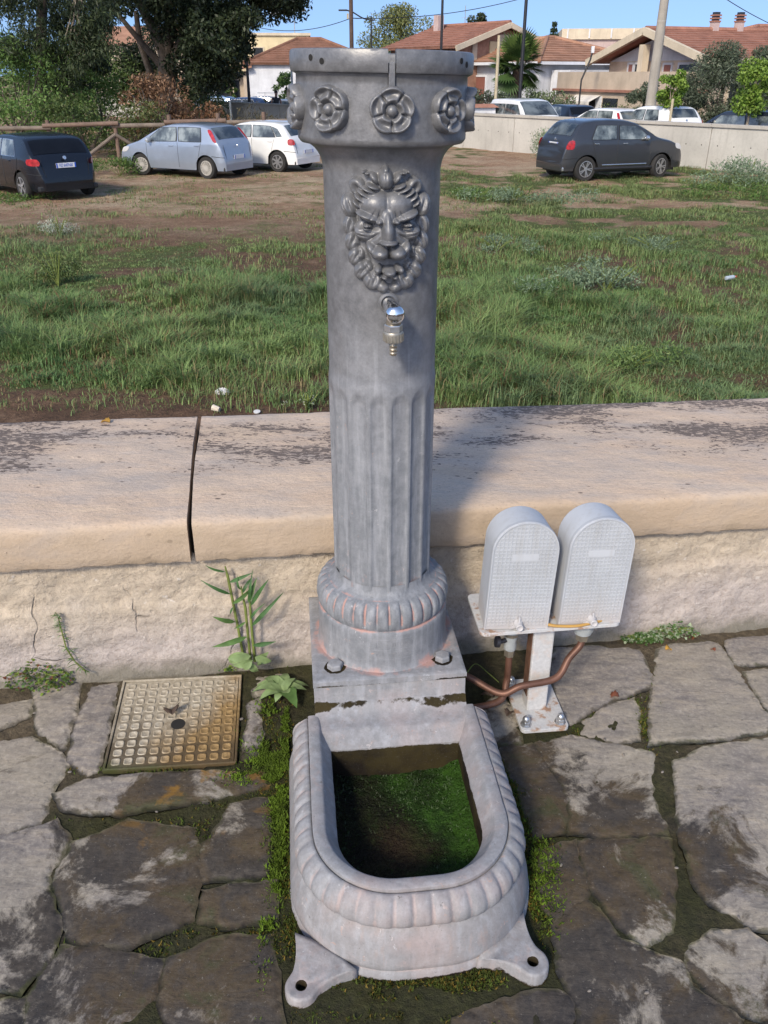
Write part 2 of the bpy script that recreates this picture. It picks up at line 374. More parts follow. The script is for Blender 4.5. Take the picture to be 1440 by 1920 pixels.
def m_stone(wet=True):
    t = NT('flagstone'); p = t.pos()
    q = t.mapv(p, (14, 46, 20), rot=(0, 0, 0.5))
    n1 = t.noise(q, 1.0, 6, 0.65, 0.5); n2 = t.noise(p, 95, 5, 0.75); n3 = t.noise(p, 4.2, 4, 0.6)
    rnd = t.n('ShaderNodeObjectInfo').outputs['Random']
    dry = t.ramp(n1, [(0.28, (0.125, 0.115, 0.112)), (0.5, (0.205, 0.182, 0.165)), (0.72, (0.305, 0.262, 0.208))])
    dry = t.mix(t.math('MULTIPLY', t.ramp(t.math('MULTIPLY_ADD', rnd, 0.3, n3), [(0.55, 0.0), (0.78, 1.0)]), 0.6), dry, (0.30, 0.265, 0.205))
    dry = t.mix(t.math('MULTIPLY', t.ramp(n2, [(0.5, 0.0), (0.72, 1.0)]), 0.6), dry, (0.40, 0.365, 0.31))
    dry = t.mix(t.math('MULTIPLY', t.ramp(n2, [(0.3, 1.0), (0.44, 0.0)]), 0.6), dry, (0.08, 0.075, 0.08))
    w = wet_mask(t, p)
    wetc = t.ramp(t.noise(p, 7, 5, 0.65, 0.6), [(0.30, (0.022, 0.020, 0.020)), (0.46, (0.036, 0.029, 0.023)), (0.58, (0.060, 0.040, 0.018)), (0.68, (0.040, 0.042, 0.012)), (0.8, (0.085, 0.050, 0.014))])
    wetc = t.mix(t.math('MULTIPLY', t.ramp(n2, [(0.5, 0.0), (0.75, 1.0)]), 0.55), wetc, (0.085, 0.070, 0.055)); wetc = t.mix(t.math('MULTIPLY', t.ramp(t.noise(p, 210, 3, 0.6), [(0.66, 0.0), (0.72, 1.0)]), 0.7), wetc, (0.22, 0.20, 0.17)); wetc = t.mix(t.math('MULTIPLY', t.ramp(n2, [(0.32, 1.0), (0.45, 0.0)]), 0.6), wetc, (0.010, 0.009, 0.009))
    base = t.mix(t.math('MULTIPLY', w, 0.92), dry, wetc)
    # ochre iron stain
    x, y, z = t.xyz(p)
    oc = t.math('MULTIPLY', t.ramp(t.noise(p, 11, 4, 0.6, 0.5), [(0.56, 0.0), (0.66, 1.0)]), t.ramp(t.math('ADD', t.math('ABSOLUTE', t.math('ADD', x, 0.40)), t.math('ABSOLUTE', t.math('ADD', y, 0.30))), [(0.12, 1.0), (0.30, 0.0)]))
    base = t.mix(t.math('MULTIPLY', oc, 0.8), base, (0.22, 0.115, 0.02))
    edge = t.attr('edge')
    gm = t.ramp(t.math('MULTIPLY_ADD', t.noise(p, 28, 5, 0.7), 1.3, t.math('SUBTRACT', edge, 1.0)), [(0.42, 0.0), (0.62, 1.0)])
    base = t.mix(t.math('MULTIPLY', gm, 0.7), base, t.ramp(n3, [(0.45, (0.050, 0.042, 0.026)), (0.65, (0.045, 0.050, 0.014))]))
    t.set('Base Color', base)
    t.set('Roughness', t.math('MULTIPLY_ADD', w, -0.27, 0.85)); t.set('Specular IOR Level', 0.3)
    h = t.math('ADD', t.math('MULTIPLY', n1, 1.0), t.math('MULTIPLY', n2, 0.45))
    t.bump(h, 0.5, 0.006)
    return t.m
def m_joint():
    t = NT('mossy_joint_mortar'); p = t.pos(); x, y, z = t.xyz(p)
    n1 = t.noise(p, 6, 5, 0.6); n2 = t.noise(p, 70, 5, 0.75)
    earth = t.ramp(n2, [(0.3, (0.045, 0.036, 0.025)), (0.6, (0.115, 0.090, 0.058)), (0.8, (0.20, 0.165, 0.115))])
    mossc = t.ramp(n2, [(0.3, (0.012, 0.014, 0.004)), (0.6, (0.034, 0.038, 0.010)), (0.8, (0.07, 0.075, 0.02))])
    d = t.math('SQRT', t.math('ADD', t.math('MULTIPLY', t.math('SUBTRACT', x, 0.03), t.math('SUBTRACT', x, 0.03)), t.math('MULTIPLY', t.math('ADD', y, 0.4), t.math('ADD', y, 0.4))))
    mk = t.ramp(t.math('SUBTRACT', n1, t.math('MULTIPLY', d, 0.40)), [(0.14, 0.0), (0.33, 1.0)])
    earth = t.mix(t.ramp(d, [(0.45, 0.0), (0.95, 1.0)]), t.ramp(n2, [(0.3, (0.020, 0.016, 0.011)), (0.7, (0.06, 0.048, 0.028))]), earth)
    w = wet_mask(t, p)
    wetc = t.ramp(t.noise(p, 7, 5, 0.65, 0.6), [(0.30, (0.020, 0.018, 0.016)), (0.5, (0.034, 0.028, 0.019)), (0.66, (0.050, 0.036, 0.014)), (0.8, (0.034, 0.040, 0.010))])
    earth = t.mix(t.math('MULTIPLY', w, 0.85), earth, wetc)
    t.set('Base Color', t.mix(t.math('MULTIPLY', mk, 0.7), earth, mossc)); t.set('Roughness', 0.75); t.set('Specular IOR Level', 0.25)
    t.bump(n2, 0.8, 0.01)
    return t.m
def m_leaf(name, base=None, rough=0.5, trans=0.25, var=0.25):
    t = NT(name)
    c = t.attr('tint', True) if base is None else None
    p = t.pos(); n = t.noise(p, 40, 3)
    if base is not None:
        c = t.ramp(n, [(0.3, tuple(k * (1 - var) for k in base)), (0.7, tuple(k * (1 + var) for k in base))])
    t.set('Base Color', c); t.set('Roughness', rough); t.set('Specular IOR Level', 0.3)
    tr = t.n('ShaderNodeBsdfTranslucent'); t.L(c, tr.inputs['Color'])
    mx = t.n('ShaderNodeMixShader'); mx.inputs[0].default_value = trans
    t.L(t.b.outputs[0], mx.inputs[1]); t.L(tr.outputs[0], mx.inputs[2]); t.L(mx.outputs[0], t.out.inputs[0])
    return t.m
IRON = m_iron(); BENCH = m_bench_top(); RENDER = m_render_wall(); STONE = m_stone(); JOINT = m_joint()
LEAF = m_leaf('leaf_tinted')
CHROME = simple('chrome', (0.75, 0.76, 0.78), 0.12, 1.0, 0.03)
STEEL = simple('zinc_steel', (0.55, 0.56, 0.57), 0.38, 0.9, 0.12, 30)
BRASS = simple('tarnished_brass', (0.32, 0.28, 0.22), 0.42, 0.7, 0.2, 40)
NUTPL = simple('dull_nickel', (0.33, 0.31, 0.27), 0.42, 0.6, 0.15, 60)
DARK = simple('dark_recess', (0.012, 0.011, 0.010), 0.9, 0, 0.1)

# ================================================================== the fountain
YAW = R(6.2)
fount = thing('drinking_fountain', 'grey painted cast iron drinking fountain column with lion mask, tap and trough basin', 'fountain', (0, 0, 0), YAW)
RC = 0.1065                                        # shaft radius
def ring_mesh(name, prof, n, mat, parent, groove=None, shear=0.0, gfun=None, smooth=True, dirt=None):
    """lathe about z from profile [(r,z)]; gfun(theta, k) may change the radius"""
    th = np.arange(n) * 2 * math.pi / n
    pr = np.array(prof); V = np.zeros((n, len(prof), 3)); G = np.zeros((n, len(prof)))
    for k, (r, z) in enumerate(prof):
        rr = np.full(n, r); g = np.zeros(n)
        if gfun is not None: rr, g = gfun(th, k, r, z)
        V[:, k, 0] = rr * np.sin(th); V[:, k, 1] = -rr * np.cos(th); V[:, k, 2] = z - shear * rr * np.sin(th); G[:, k] = g
    at = {'groove': G.ravel(), 'dirt': np.zeros(G.size) if dirt is None else np.tile(np.array(dirt, float), n)}
    me = np_mesh(name, V.reshape(-1, 3), grid_faces(n, len(prof), wrap_u=True), smooth, at)
    return link(name, me, mat, parent)
def sharp(o, a=35):
    try: o.data.set_sharp_from_angle(angle=R(a))
    except Exception: pass
    return o

# shaft: plain above, fluted below
NZ = 90; NT_ = 16 * 18
th = np.arange(NT_) * 2 * math.pi / NT_
zs = np.concatenate([np.linspace(0.382, 0.775, 30), np.linspace(0.78, 0.87, 28), np.linspace(0.88, 1.235, 20)])
V = np.zeros((NT_, len(zs), 3)); G = np.zeros((NT_, len(zs)))
ph = ((th - R(2)) / (2 * math.pi) * 16) % 1.0
for k, z in enumerate(zs):
    u = (ph - 0.5) / 0.40                                     # -1..1 across the hollow
    top = 0.838
    w = np.where(np.abs(u) < 1, 1 - u * u, 0)
    arch = np.clip((top - z) / 0.02 - (1 - np.sqrt(np.clip(1 - u * u, 0, 1))) * 0.9, 0, 1)
    dep = 0.0058 * np.sqrt(np.clip(w, 0, 1)) * arch
    lift = 0.0022 * smoothstep(0.868, 0.842, z)
    wob = 0.0009 * (fbm(th * 3, np.full_like(th, z * 9), 3) - 0.5)
    r = RC + lift - dep + wob
    V[:, k, 0] = r * np.sin(th); V[:, k, 1] = -r * np.cos(th); V[:, k, 2] = z
    G[:, k] = smoothstep(0.46, 0.40, z) * 0.5
link('column_shaft', np_mesh('column_shaft', V.reshape(-1, 3), grid_faces(NT_, len(zs), wrap_u=True), True, {'groove': G.ravel(), 'dirt': np.zeros(G.size)}), IRON, fount)

# flared neck, drum and rim (slightly out of level, as the casting sits)
SH = 0.02
def rough_r(th, k, r, z):
    return r + 0.0012 * (fbm(np.sin(th) * 14 + 40, np.cos(th) * 14 + z * 120, 5) - 0.5), np.zeros_like(th)
neck = [(RC, 1.225)] + [(RC + 0.037 * (1 - math.cos(a)), 1.232 + 0.047 * math.sin(a) * 1.0) for a in np.linspace(0.1, math.pi / 2, 10)] + [(0.1462, 1.2815), (0.1490, 1.2855), (0.1492, 1.29)]
sharp(ring_mesh('flared_neck', neck, 128, IRON, fount, shear=SH * 0.5, gfun=rough_r), 50)
drum = [(0.1492, 1.288), (0.1492, 1.31), (0.1492, 1.34), (0.1490, 1.37), (0.1485, 1.384), (0.1540, 1.3865)]
ring_mesh('drum_band', drum, 160, IRON, fount, shear=SH, gfun=rough_r)
# rim with a slot cut through it at the front
def rim_part():
    a0, a1 = R(2.4), R(357.6); n = 170
    th = np.linspace(a0, a1, n)
    pr = [(0.1520, 1.3866), (0.1562, 1.3872), (0.1580, 1.390), (0.1583, 1.405), (0.1578, 1.4155), (0.1560, 1.4195), (0.1530, 1.4208), (0.1470, 1.4208), (0.1448, 1.419), (0.1440, 1.40), (0.1440, 1.33)]
    V = np.zeros((n, len(pr), 3))
    for k, (r, z) in enumerate(pr):
        rr = r + 0.0014 * (fbm(np.sin(th) * 12 + 9, np.cos(th) * 12 + z * 90, 8) - 0.5)
        V[:, k, 0] = rr * np.sin(th); V[:, k, 1] = -rr * np.cos(th); V[:, k, 2] = z - SH * rr * np.sin(th)
    V = V.reshape(-1, 3); f = [grid_faces(n, len(pr))]
    K = len(pr); ends = [list(range(K))[::-1], list(range((n - 1) * K, n * K))]
    me = np_mesh('rim', V, [f[0], np.array(ends)], True, {'groove': np.zeros(len(V)), 'dirt': np.zeros(len(V))})
    return sharp(link('rim', me, IRON, fount), 40)
rim = rim_part()
# tongue that lies in the slot, and the dark floor inside
mb = MB(); mb.box((0, -0.1495, 1.376), (0.0105, 0.009, 0.052)); tong = mb.build('slot_tongue', IRON, fount, bevel=0.001)
mb = MB(); mb.lathe([(0.0, 1.335), (0.1445, 1.335)], 40); mb.build('rim_floor', IRON, fount)
# bolt holes drilled in the rim, in pairs
for a in (-52, -43, 49, 56):
    mb = MB(); an = R(a)
    mb.lathe([(0.0, 0.0004), (0.0042, 0.0004), (0.0048, 0.0012)], 14, M=RZ(an) @ T(0, -0.1578, 1.405 + (0.002 if a in (-52, 49) else -0.003) - SH * 0.158 * math.sin(an)) @ RX(R(90)))
    mb.build('rim_hole', DARK, rim)

# rosettes: five-petalled cast flowers
def rosette_mesh():
    nr, na = 34, 120
    rr = np.linspace(0, 1, nr); aa = np.arange(na) * 2 * math.pi / na
    Rr, A = np.meshgrid(rr, aa, indexing='ij')
    pa = (A / (2 * math.pi) * 5 + 0.25) % 1.0; u = (pa - 0.5) * 2          # across a petal
    edge = 0.90 + 0.10 * np.cos(u * math.pi / 2) ** 0.8
    q = Rr
    h = 0.0045 + 0 * q
    pet = np.sqrt(np.clip(1 - (np.abs(u) * 0.98) ** 2.4, 0, 1))
    shell = np.exp(-((q - 0.62) / 0.20) ** 2)
    lip = np.exp(-((q - 0.84) / 0.075) ** 2)
    h = h + 0.0098 * pet * smoothstep(0.30, 0.5, q) * (1 - 0.72 * np.exp(-((q - 0.66 + 0.06 * u) / 0.17) ** 2) * np.clip(1 - (u - 0.12) ** 2 * 1.5, 0, 1)) + 0.0046 * lip * pet
    vein = np.exp(-(np.abs(u) - 1) ** 2 / 0.012) * smoothstep(0.34, 0.5, q) * (1 - smoothstep(0.75, 0.95, q))
    h = h - 0.0050 * vein
    sep = np.exp(-((np.abs(u) - 1.0) ** 2) / 0.02) * np.exp(-((q - 0.80) / 0.14) ** 2)
    h = h + 0.0045 * sep                                                   # little sepal between petals
    # inner small petals and the boss
    pi_ = np.cos((A - math.pi / 5) * 5) * 0.5 + 0.5
    h = h + 0.006 * np.exp(-((q - 0.37) / 0.10) ** 2) * (0.6 + 0.4 * pi_)
    h = h - 0.004 * np.exp(-((q - 0.26) / 0.05) ** 2)
    h = np.maximum(h, np.where(q < 0.235, 0.0062 + 0.0090 * np.sqrt(np.clip(1 - (q / 0.235) ** 2, 0, 1)), 0))
    rad = q * 0.0372 * np.where(q > 0.5, 1 + (edge - 1) * (q - 0.5) / 0.5, 1)
    h = np.where(q >= 0.985, -0.004, h)
    h = h * (1 - smoothstep(0.93, 0.99, q)) + np.where(q >= 0.985, -0.003, 0)
    h = h + 0.0006 * (fbm(rad * np.cos(A) * 220 + 50, rad * np.sin(A) * 220, 4) - 0.5)
    X = rad * np.cos(A); Z = rad * np.sin(A)
    an = X / 0.149
    P = np.stack([(0.149 + h) * np.sin(an), -(0.149 + h) * np.cos(an) + 0.149, Z], -1)
    I, J = np.meshgrid(np.arange(nr - 1), np.arange(na), indexing='ij'); J2 = (J + 1) % na
    f = np.stack([I * na + J, (I + 1) * na + J, (I + 1) * na + J2, I * na + J2], -1).reshape(-1, 4)
    V = P.reshape(-1, 3)
    return np_mesh('rosette', V, f, True, {'groove': np.zeros(len(V)), 'dirt': np.zeros(len(V))})
ROS = rosette_mesh(); ROS.materials.append(IRON)
for i in range(9):
    a = R(i * 40)
    o = bpy.data.objects.new('rosette', ROS); COL.objects.link(o); o.parent = fount
    o.location = (0.149 * math.sin(a), -0.149 * math.cos(a), 1.3335 - SH * 0.149 * math.sin(a)); o.rotation_euler = (0, R([0, 21, -12, 33, 5, 16, -25, 40, -8][i]), 0)
    o.rotation_euler = (Matrix.Rotation(a, 3, 'Z') @ Matrix.Rotation(R([0, 14, -12, 33, 5, 16, -25, 20, -16][i]), 3, 'Y')).to_euler()
    # local -Y faces outward; the mesh origin lies on the drum surface

# lion mask: relief built over the shaft
def lion_mesh():
    S = 0.000186; SV = 0.0001815
    nx, ny = 230, 330
    xs = np.linspace(-10, 850, nx); ys = np.linspace(60, 1310, ny)
    X, Y = np.meshgrid(xs, ys, indexing='ij')
    ax = 432 + (Y - 200) * 0.032
    D = X - ax
    H = np.full(X.shape, -6.0)
    def smax(a, b, k):
        h = np.clip(0.5 + 0.5 * (b - a) / k, 0, 1); return a * (1 - h) + b * h + k * h * (1 - h)
    def smin(a, b, k): return -smax(-a, -b, k)
    def dome(cx, cy, rx, ry, h, rot=0.0, base=-6.0, pw=0.5):
        c, s = math.cos(R(rot)), math.sin(R(rot)); dx = D - cx; dy = Y - cy
        u = (dx * c + dy * s) / rx; v = (-dx * s + dy * c) / ry
        q = 1 - u * u - v * v
        return np.where(q > 0, base + (h - base) * np.clip(q, 0, 1) ** pw, base + q * 6)
    def put(cx, cy, rx, ry, h, rot=0.0, k=3.0, base=-6.0, both=True, pw=0.5):
        nonlocal H
        H = smax(H, dome(cx, cy, rx, ry, h, rot, base, pw), k)
        if both: H = smax(H, dome(-cx, cy, rx, ry, h, -rot, base, pw), k)
    def carve(cx, cy, sx, sy, d, rot=0.0, both=True):
        nonlocal H
        for m in ((1, -1) if both else (1,)):
            c, s = math.cos(R(rot * m)), math.sin(R(rot * m)); dx = D - cx * m; dy = Y - cy
            u = (dx * c + dy * s) / sx; v = (-dx * s + dy * c) / sy
            H = H - d * np.exp(-(u * u + v * v))
    # mane: outer locks, each with an inner coil
    put(0, 640, 335, 520, 11, k=4, both=False)
    locks = [(350, 470, 84, 112, 20, 16), (352, 645, 74, 100, 18, -10), (330, 790, 80, 100, 19, -20), (300, 930, 82, 96, 19, -28), (240, 1060, 88, 100, 19, -36), (150, 1160, 100, 92, 19, -22), (60, 1215, 70, 66, 15, -8)]
    for (cx, cy, rx, ry, h, rot) in locks: put(cx, cy, rx * 1.05, ry * 1.18, h, rot, k=3.0)
    for (cx, cy, rx, ry, h, rot) in locks[:6]:
        carve(cx - 24, cy - 4, rx * 0.18, ry * 0.60, 6.0, rot); carve(cx + 18, cy + 14, rx * 0.12, ry * 0.55, 2.6, rot)
    for (cx, cy, sx, sy, rt) in [(290, 560, 14, 60, -4), (296, 720, 14, 66, 10), (268, 860, 14, 66, 18), (225, 985, 14, 64, 26), (165, 1080, 14, 60, 30)]:
        carve(cx, cy, sx, sy, 6.0, rt)
    # ears
    put(262, 292, 82, 100, 21, 22, k=2.0); carve(262, 308, 40, 62, 14, 22); carve(236, 340, 26, 46, 5, 22)
    # tufts around the brow
    for (cx, cy, rx, ry, h, rt) in [(150, 318, 26, 88, 25, 62), (190, 352, 24, 84, 25, 55), (225, 392, 24, 78, 24, 48), (112, 292, 26, 76, 24, 66), (255, 440, 24, 70, 22, 36)]:
        put(cx, cy, rx, ry, h, rt, k=1.6)
    # palmette on top with side scrolls
    put(0, 225, 72, 112, 27, k=2, both=False); put(0, 150, 38, 62, 23, k=3, both=False); carve(0, 190, 10, 70, 1.5, both=False)
    put(98, 215, 38, 76, 19, 34, k=2); put(150, 172, 42, 22, 18, 12, k=2); put(182, 160, 24, 24, 20, 0, k=1.5); carve(0, 318, 60, 16, 5, both=False)
    # face
    put(0, 640, 276, 345, 25, k=6, both=False)
    put(92, 450, 165, 140, 27.5, -8, k=9)
    put(0, 560, 70, 120, 31, k=6, both=False); carve(0, 440, 17, 110, 3.2, both=False)
    put(212, 690, 92, 112, 27, 18, k=6)
    carve(172, 640, 96, 36, 12, -6)                        # eye sockets
    put(158, 548, 128, 46, 37, -24, k=3.5)                 # brows, drawn down at the nose
    put(64, 592, 40, 44, 37, -35, k=3.5)
    carve(70, 552, 8, 46, 4.5, -12); carve(116, 540, 7, 38, 3.2, -26); carve(22, 575, 7, 50, 3.0, -4)
    carve(160, 600, 110, 12, 7.0, -22)
    put(166, 630, 52, 29, 31, -8, k=1.0); carve(164, 626, 8, 8, 4.5)
    for m in (1, -1):
        rr = np.hypot(D - 164 * m, (Y - 626)); H = H - 2.4 * np.exp(-((rr - 20) / 4.5) ** 2)
    put(172, 664, 60, 11, 28, -8, k=1.5); carve(180, 686, 62, 9, 3.0, -8); carve(215, 722, 58, 10, 2.4, -16)
    carve(118, 738, 52, 15, 6.0, 38)
    put(0, 690, 64, 195, 41, k=7, both=False); put(0, 600, 44, 120, 36, k=6, both=False)
    put(0, 786, 88, 42, 46, k=3, both=False); carve(62, 815, 22, 13, 11, -16); carve(0, 838, 12, 34, 6, both=False)
    put(66, 884, 84, 84, 44, 8, k=5); carve(0, 900, 9, 62, 8.5, both=False)
    put(140, 850, 54, 92, 31, 22, k=6); carve(176, 880, 20, 110, 8, 18)
    for (cx, cy) in [(70, 870), (105, 895), (80, 915), (118, 862)]: carve(cx, cy, 6, 6, 1.2)
    carve(0, 985, 92, 24, 26, both=False); carve(100, 985, 34, 30, 12, 20)
    put(0, 1066, 72, 58, 38, k=2.5, both=False); put(92, 1048, 40, 54, 29, -14, k=2.5); carve(48, 1075, 9, 42, 6, -12); carve(0, 1040, 40, 14, 5, both=False)
    put(40, 1115, 38, 26, 33, -12, k=3)
    carve(0, 1170, 46, 30, 15, both=False)
    H = H + 0.5 * (fbm(X / 26, Y / 26, 6) - 0.5)
    H = np.maximum(H, -5)
    for _ in range(1):
        K = H.copy(); K[1:-1, 1:-1] = 0.5 * H[1:-1, 1:-1] + 0.125 * (H[2:, 1:-1] + H[:-2, 1:-1] + H[1:-1, 2:] + H[1:-1, :-2]); H = K
    Hm = H * 0.001
    u = (X - 458) * S; z = 1.159 - (Y - 600) * SV
    an = u / RC; rad = RC + Hm
    P = np.stack([rad * np.sin(an), -rad * np.cos(an), z], -1)
    f = grid_faces(nx, ny)
    keep = (H.reshape(-1)[f] > -4.2).any(1)
    V = P.reshape(-1, 3); f = f[keep]
    used = np.unique(f); remap = -np.ones(len(V), int); remap[used] = np.arange(len(used))
    V = V[used]; f = remap[f]
    return np_mesh('lion_mask', V, f, True, {'groove': np.zeros(len(V)), 'dirt': np.zeros(len(V))})
link('lion_mask', lion_mesh(), IRON, fount)

# foot mouldings
NG = 34 * 20
def gad(th, k, r, z):
    f = (th / (2 * math.pi) * 34) % 1.0; u = (f - 0.5) / 0.43
    amp = [0, 0, 0, 0, 0.25, 0.75, 1, 1, 1, 1, 0.9, 0.6, 0.15, 0, 0][k]
    lob = np.where(np.abs(u) < 1, np.clip(1 - np.abs(u) ** 3.2, 0, 1) ** 0.6, 0)
    return r - 0.0062 * amp * (1 - lob), amp * np.clip(1.1 - lob * 1.3, 0, 1) + (0.75 if k in (3, 13) else 0)
gp = [(0.1070, 0.424), (0.1085, 0.408), (0.1130, 0.3965), (0.1230, 0.3895), (0.1265, 0.3885), (0.1340, 0.3865), (0.1410, 0.3815), (0.1465, 0.3730), (0.1500, 0.3620), (0.1518, 0.3490), (0.1518, 0.3370), (0.1505, 0.3260), (0.1480, 0.3170), (0.1450, 0.3110), (0.1440, 0.3060)]
gp = [(r_, 0.306 + (z_ - 0.306) * 0.80) for r_, z_ in gp]
ring_mesh('gadroon_moulding', gp, NG, IRON, fount, gfun=gad)
bp = [(0.1440, 0.309), (0.1468, 0.3075), (0.1490, 0.304), (0.1497, 0.296), (0.1497, 0.27), (0.1497, 0.24), (0.1500, 0.222), (0.1520, 0.210), (0.1560, 0.2035)]
def bg(th, k, r, z):
    g = [0.9, 0.8, 0.3, 0, 0, 0, 0.25, 0.75, 0.9][k]
    return r + 0.0007 * (fbm(th * 6, np.full_like(th, z * 40), 2) - 0.5), np.full_like(th, g)
foot_band = sharp(ring_mesh('foot_band', bp, 160, IRON, fount, gfun=bg), 50)
# worn maker's inscription: two raised lines in a frame, too worn to read
def on_band(a, z, r=0.1497): return Vector((r * math.sin(a), -r * math.cos(a), z))
mb = MB()
for z in (0.2895, 0.262, 0.2365):
    mb.tube([on_band(R(a), z, 0.1494) for a in np.linspace(-17, 22, 14)], 0.0008, 5)
mb.tube([on_band(R(22), z, 0.1494) for z in (0.2895, 0.262, 0.2365)], 0.0008, 5)
mb.build('inscription_frame', IRON, foot_band)
def worn_line(a0, a1, zc, h, n, seed):
    rg = random.Random(seed); mb = MB()                 # stumps of raised letters, worn past reading
    for i in range(n):
        an = a0 + (a1 - a0) * (i + 0.5) / n
        if rg.random() < 0.12: continue
        for k in range(rg.choice((1, 2, 2))):
            a_ = an + rg.uniform(-0.006, 0.006); lo = zc - h / 2 * rg.uniform(0.6, 1); hi = zc + h / 2 * rg.uniform(0.5, 1)
            mb.tube([on_band(a_, lo, 0.1495), on_band(a_ + rg.uniform(-0.008, 0.008), hi, 0.1495)], 0.0009, 5)
        if rg.random() < 0.5: mb.tube([on_band(an - 0.007, zc + rg.uniform(-h, h) * .4, 0.1495), on_band(an + 0.007, zc + rg.uniform(-h, h) * .4, 0.1495)], 0.0008, 5)
    return mb.build('inscription_line', IRON, foot_band)
worn_line(R(-12), R(21), 0.2755, 0.013, 15, 1)
worn_line(R(-12), R(20), 0.2490, 0.013, 12, 2)

# base plate, bolts and stepped block behind the trough
PZ = 0.205
def block_mesh():
    """profile in (y, z), swept across x; finely divided so the wear can be seen"""
    prof = [(0.176, -0.06), (0.176, 0.186), (-0.166, 0.186), (-0.168, 0.178), (-0.169, 0.160), (-0.171, 0.1485), (-0.178, 0.1455), (-0.1815, 0.141), (-0.186, 0.1335), (-0.195, 0.127), (-0.208, 0.1225), (-0.222, 0.121), (-0.232, 0.1200), (-0.2365, 0.118), (-0.268, 0.094), (-0.2685, 0.085), (-0.269, 0.03), (-0.269, -0.03)]
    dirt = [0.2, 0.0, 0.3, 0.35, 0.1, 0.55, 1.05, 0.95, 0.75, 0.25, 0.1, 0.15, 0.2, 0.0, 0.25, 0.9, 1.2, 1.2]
    gro = [0] * 18
    n = 90; xs = np.linspace(-0.170, 0.170, n)
    V = np.zeros((n, len(prof), 3)); Dm = np.zeros((n, len(prof)))
    for k, (y, z) in enumerate(prof):
        j = 0.0016 * (fbm(xs * 30 + 7, np.full_like(xs, k * 1.7), 2) - 0.5) * (2 if 4 < k < 10 else 1)
        V[:, k] = np.stack([xs, y + j, z + j * 0.7], -1)
        side = np.clip(np.abs(xs) / 0.17, 0, 1)
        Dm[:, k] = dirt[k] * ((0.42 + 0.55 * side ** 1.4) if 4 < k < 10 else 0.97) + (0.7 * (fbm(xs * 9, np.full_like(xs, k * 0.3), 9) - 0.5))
    K = len(prof); ends = np.array([list(range(K))[::-1], list(range((n - 1) * K, n * K))])
    V = V.reshape(-1, 3)
    me = np_mesh('stepped_block', V, [grid_faces(n, K)[:, ::-1], ends[:, ::-1]], True, {'groove': np.zeros(len(V)), 'dirt': Dm.ravel()})
    return me
o = sharp(link('stepped_block', block_mesh(), IRON, fount), 45)
def plate_mesh():
    n = 60; xs = np.linspace(-0.1715, 0.1715, n); V = []; 
    X, Y = np.meshgrid(xs, xs, indexing='ij'); r = np.hypot(X, Y)
    ed = np.maximum(np.abs(X), np.abs(Y))
    Z = PZ - 0.003 * smoothstep(0.168, 0.1715, ed) + 0.0010 * (fbm(X * 30 + 3, Y * 30, 2) - 0.5)
    top = np.stack([X, Y, Z], -1).reshape(-1, 3)
    f = [grid_faces(n, n)]
    rimi = [i * n for i in range(n)] + [(n - 1) * n + j for j in range(1, n)] + [i * n + n - 1 for i in range(n - 2, -1, -1)] + [j for j in range(n - 2, 0, -1)]
    low = top[rimi].copy(); low[:, 2] = 0.1885; b = len(top); m = len(rimi)
    sq = np.array([[rimi[i], b + i, b + (i + 1) % m, rimi[(i + 1) % m]] for i in range(m)])
    VV = np.vstack([top, low]); g = smoothstep(0.185, 0.158, np.hypot(VV[:, 0], VV[:, 1])) * 0.9
    d = smoothstep(0.164, 0.150, np.hypot(VV[:, 0], VV[:, 1])) * 0.5; d[b:] = 0.55
    for (bx, by) in [(-0.120, -0.122), (0.125, -0.118)]:
        d = np.maximum(d, 0.8 * smoothstep(0.030, 0.020, np.hypot(VV[:, 0] - bx, VV[:, 1] - by)))
    return np_mesh('base_plate', VV, [f[0], sq], True, {'groove': g, 'dirt': d})
sharp(link('base_plate', plate_mesh(), IRON, fount), 50)
for (bx, by, rt) in [(-0.120, -0.122, 8), (0.125, -0.118, 20), (-0.128, 0.130, 0), (0.128, 0.130, 0)]:
    mb = MB(); mb.lathe([(0.0185, PZ - 0.002), (0.0185, PZ + 0.009), (0.0165, PZ + 0.0125), (0.0, PZ + 0.0135)], 6, M=T(bx, by, 0) @ RZ(R(rt)))
    mb.build('bolt_head', IRON, fount, bevel=0.0015)

# trough
def u_path(hw, yb, yf, rc, step=0.0026):
    """open U: back-left end, round the front, to back-right end. returns points and outward normals"""
    pts = []; nrm = []
    L1 = (yb - (yf + rc)); n1 = max(2, int(L1 / step))
    for i in range(n1): pts.append((-hw, yb - L1 * i / n1)); nrm.append((-1, 0))
    na = max(4, int(rc * math.pi / 2 / step))
    for i in range(na):
        a = math.pi / 2 * i / na; pts.append((-hw + rc - rc * math.cos(a), yf + rc - rc * math.sin(a))); nrm.append((-math.cos(a), -math.sin(a)))
    L2 = 2 * (hw - rc); n2 = max(2, int(L2 / step))
    for i in range(n2): pts.append((-hw + rc + L2 * i / n2, yf)); nrm.append((0, -1))
    for i in range(na):
        a = math.pi / 2 * (1 - i / na); pts.append((hw - rc + rc * math.cos(a), yf + rc - rc * math.sin(a))); nrm.append((math.cos(a), -math.sin(a)))
    for i in range(n1 + 1): pts.append((hw, yf + rc + L1 * i / n1)); nrm.append((1, 0))
    return np.array(pts), np.array(nrm)
Pp, Nn = u_path(0.1395, -0.19, -0.605, 0.105)
def smooth_n(Nn, w=16):
    K = np.ones(2 * w + 1) / (2 * w + 1); q = np.vstack([np.repeat(Nn[:1], w, 0), Nn, np.repeat(Nn[-1:], w, 0)])
    r = np.stack([np.convolve(q[:, i], K, 'valid') for i in range(2)], -1); return r / np.linalg.norm(r, axis=1, keepdims=True)
Nn = smooth_n(Nn)
ZB = -0.052
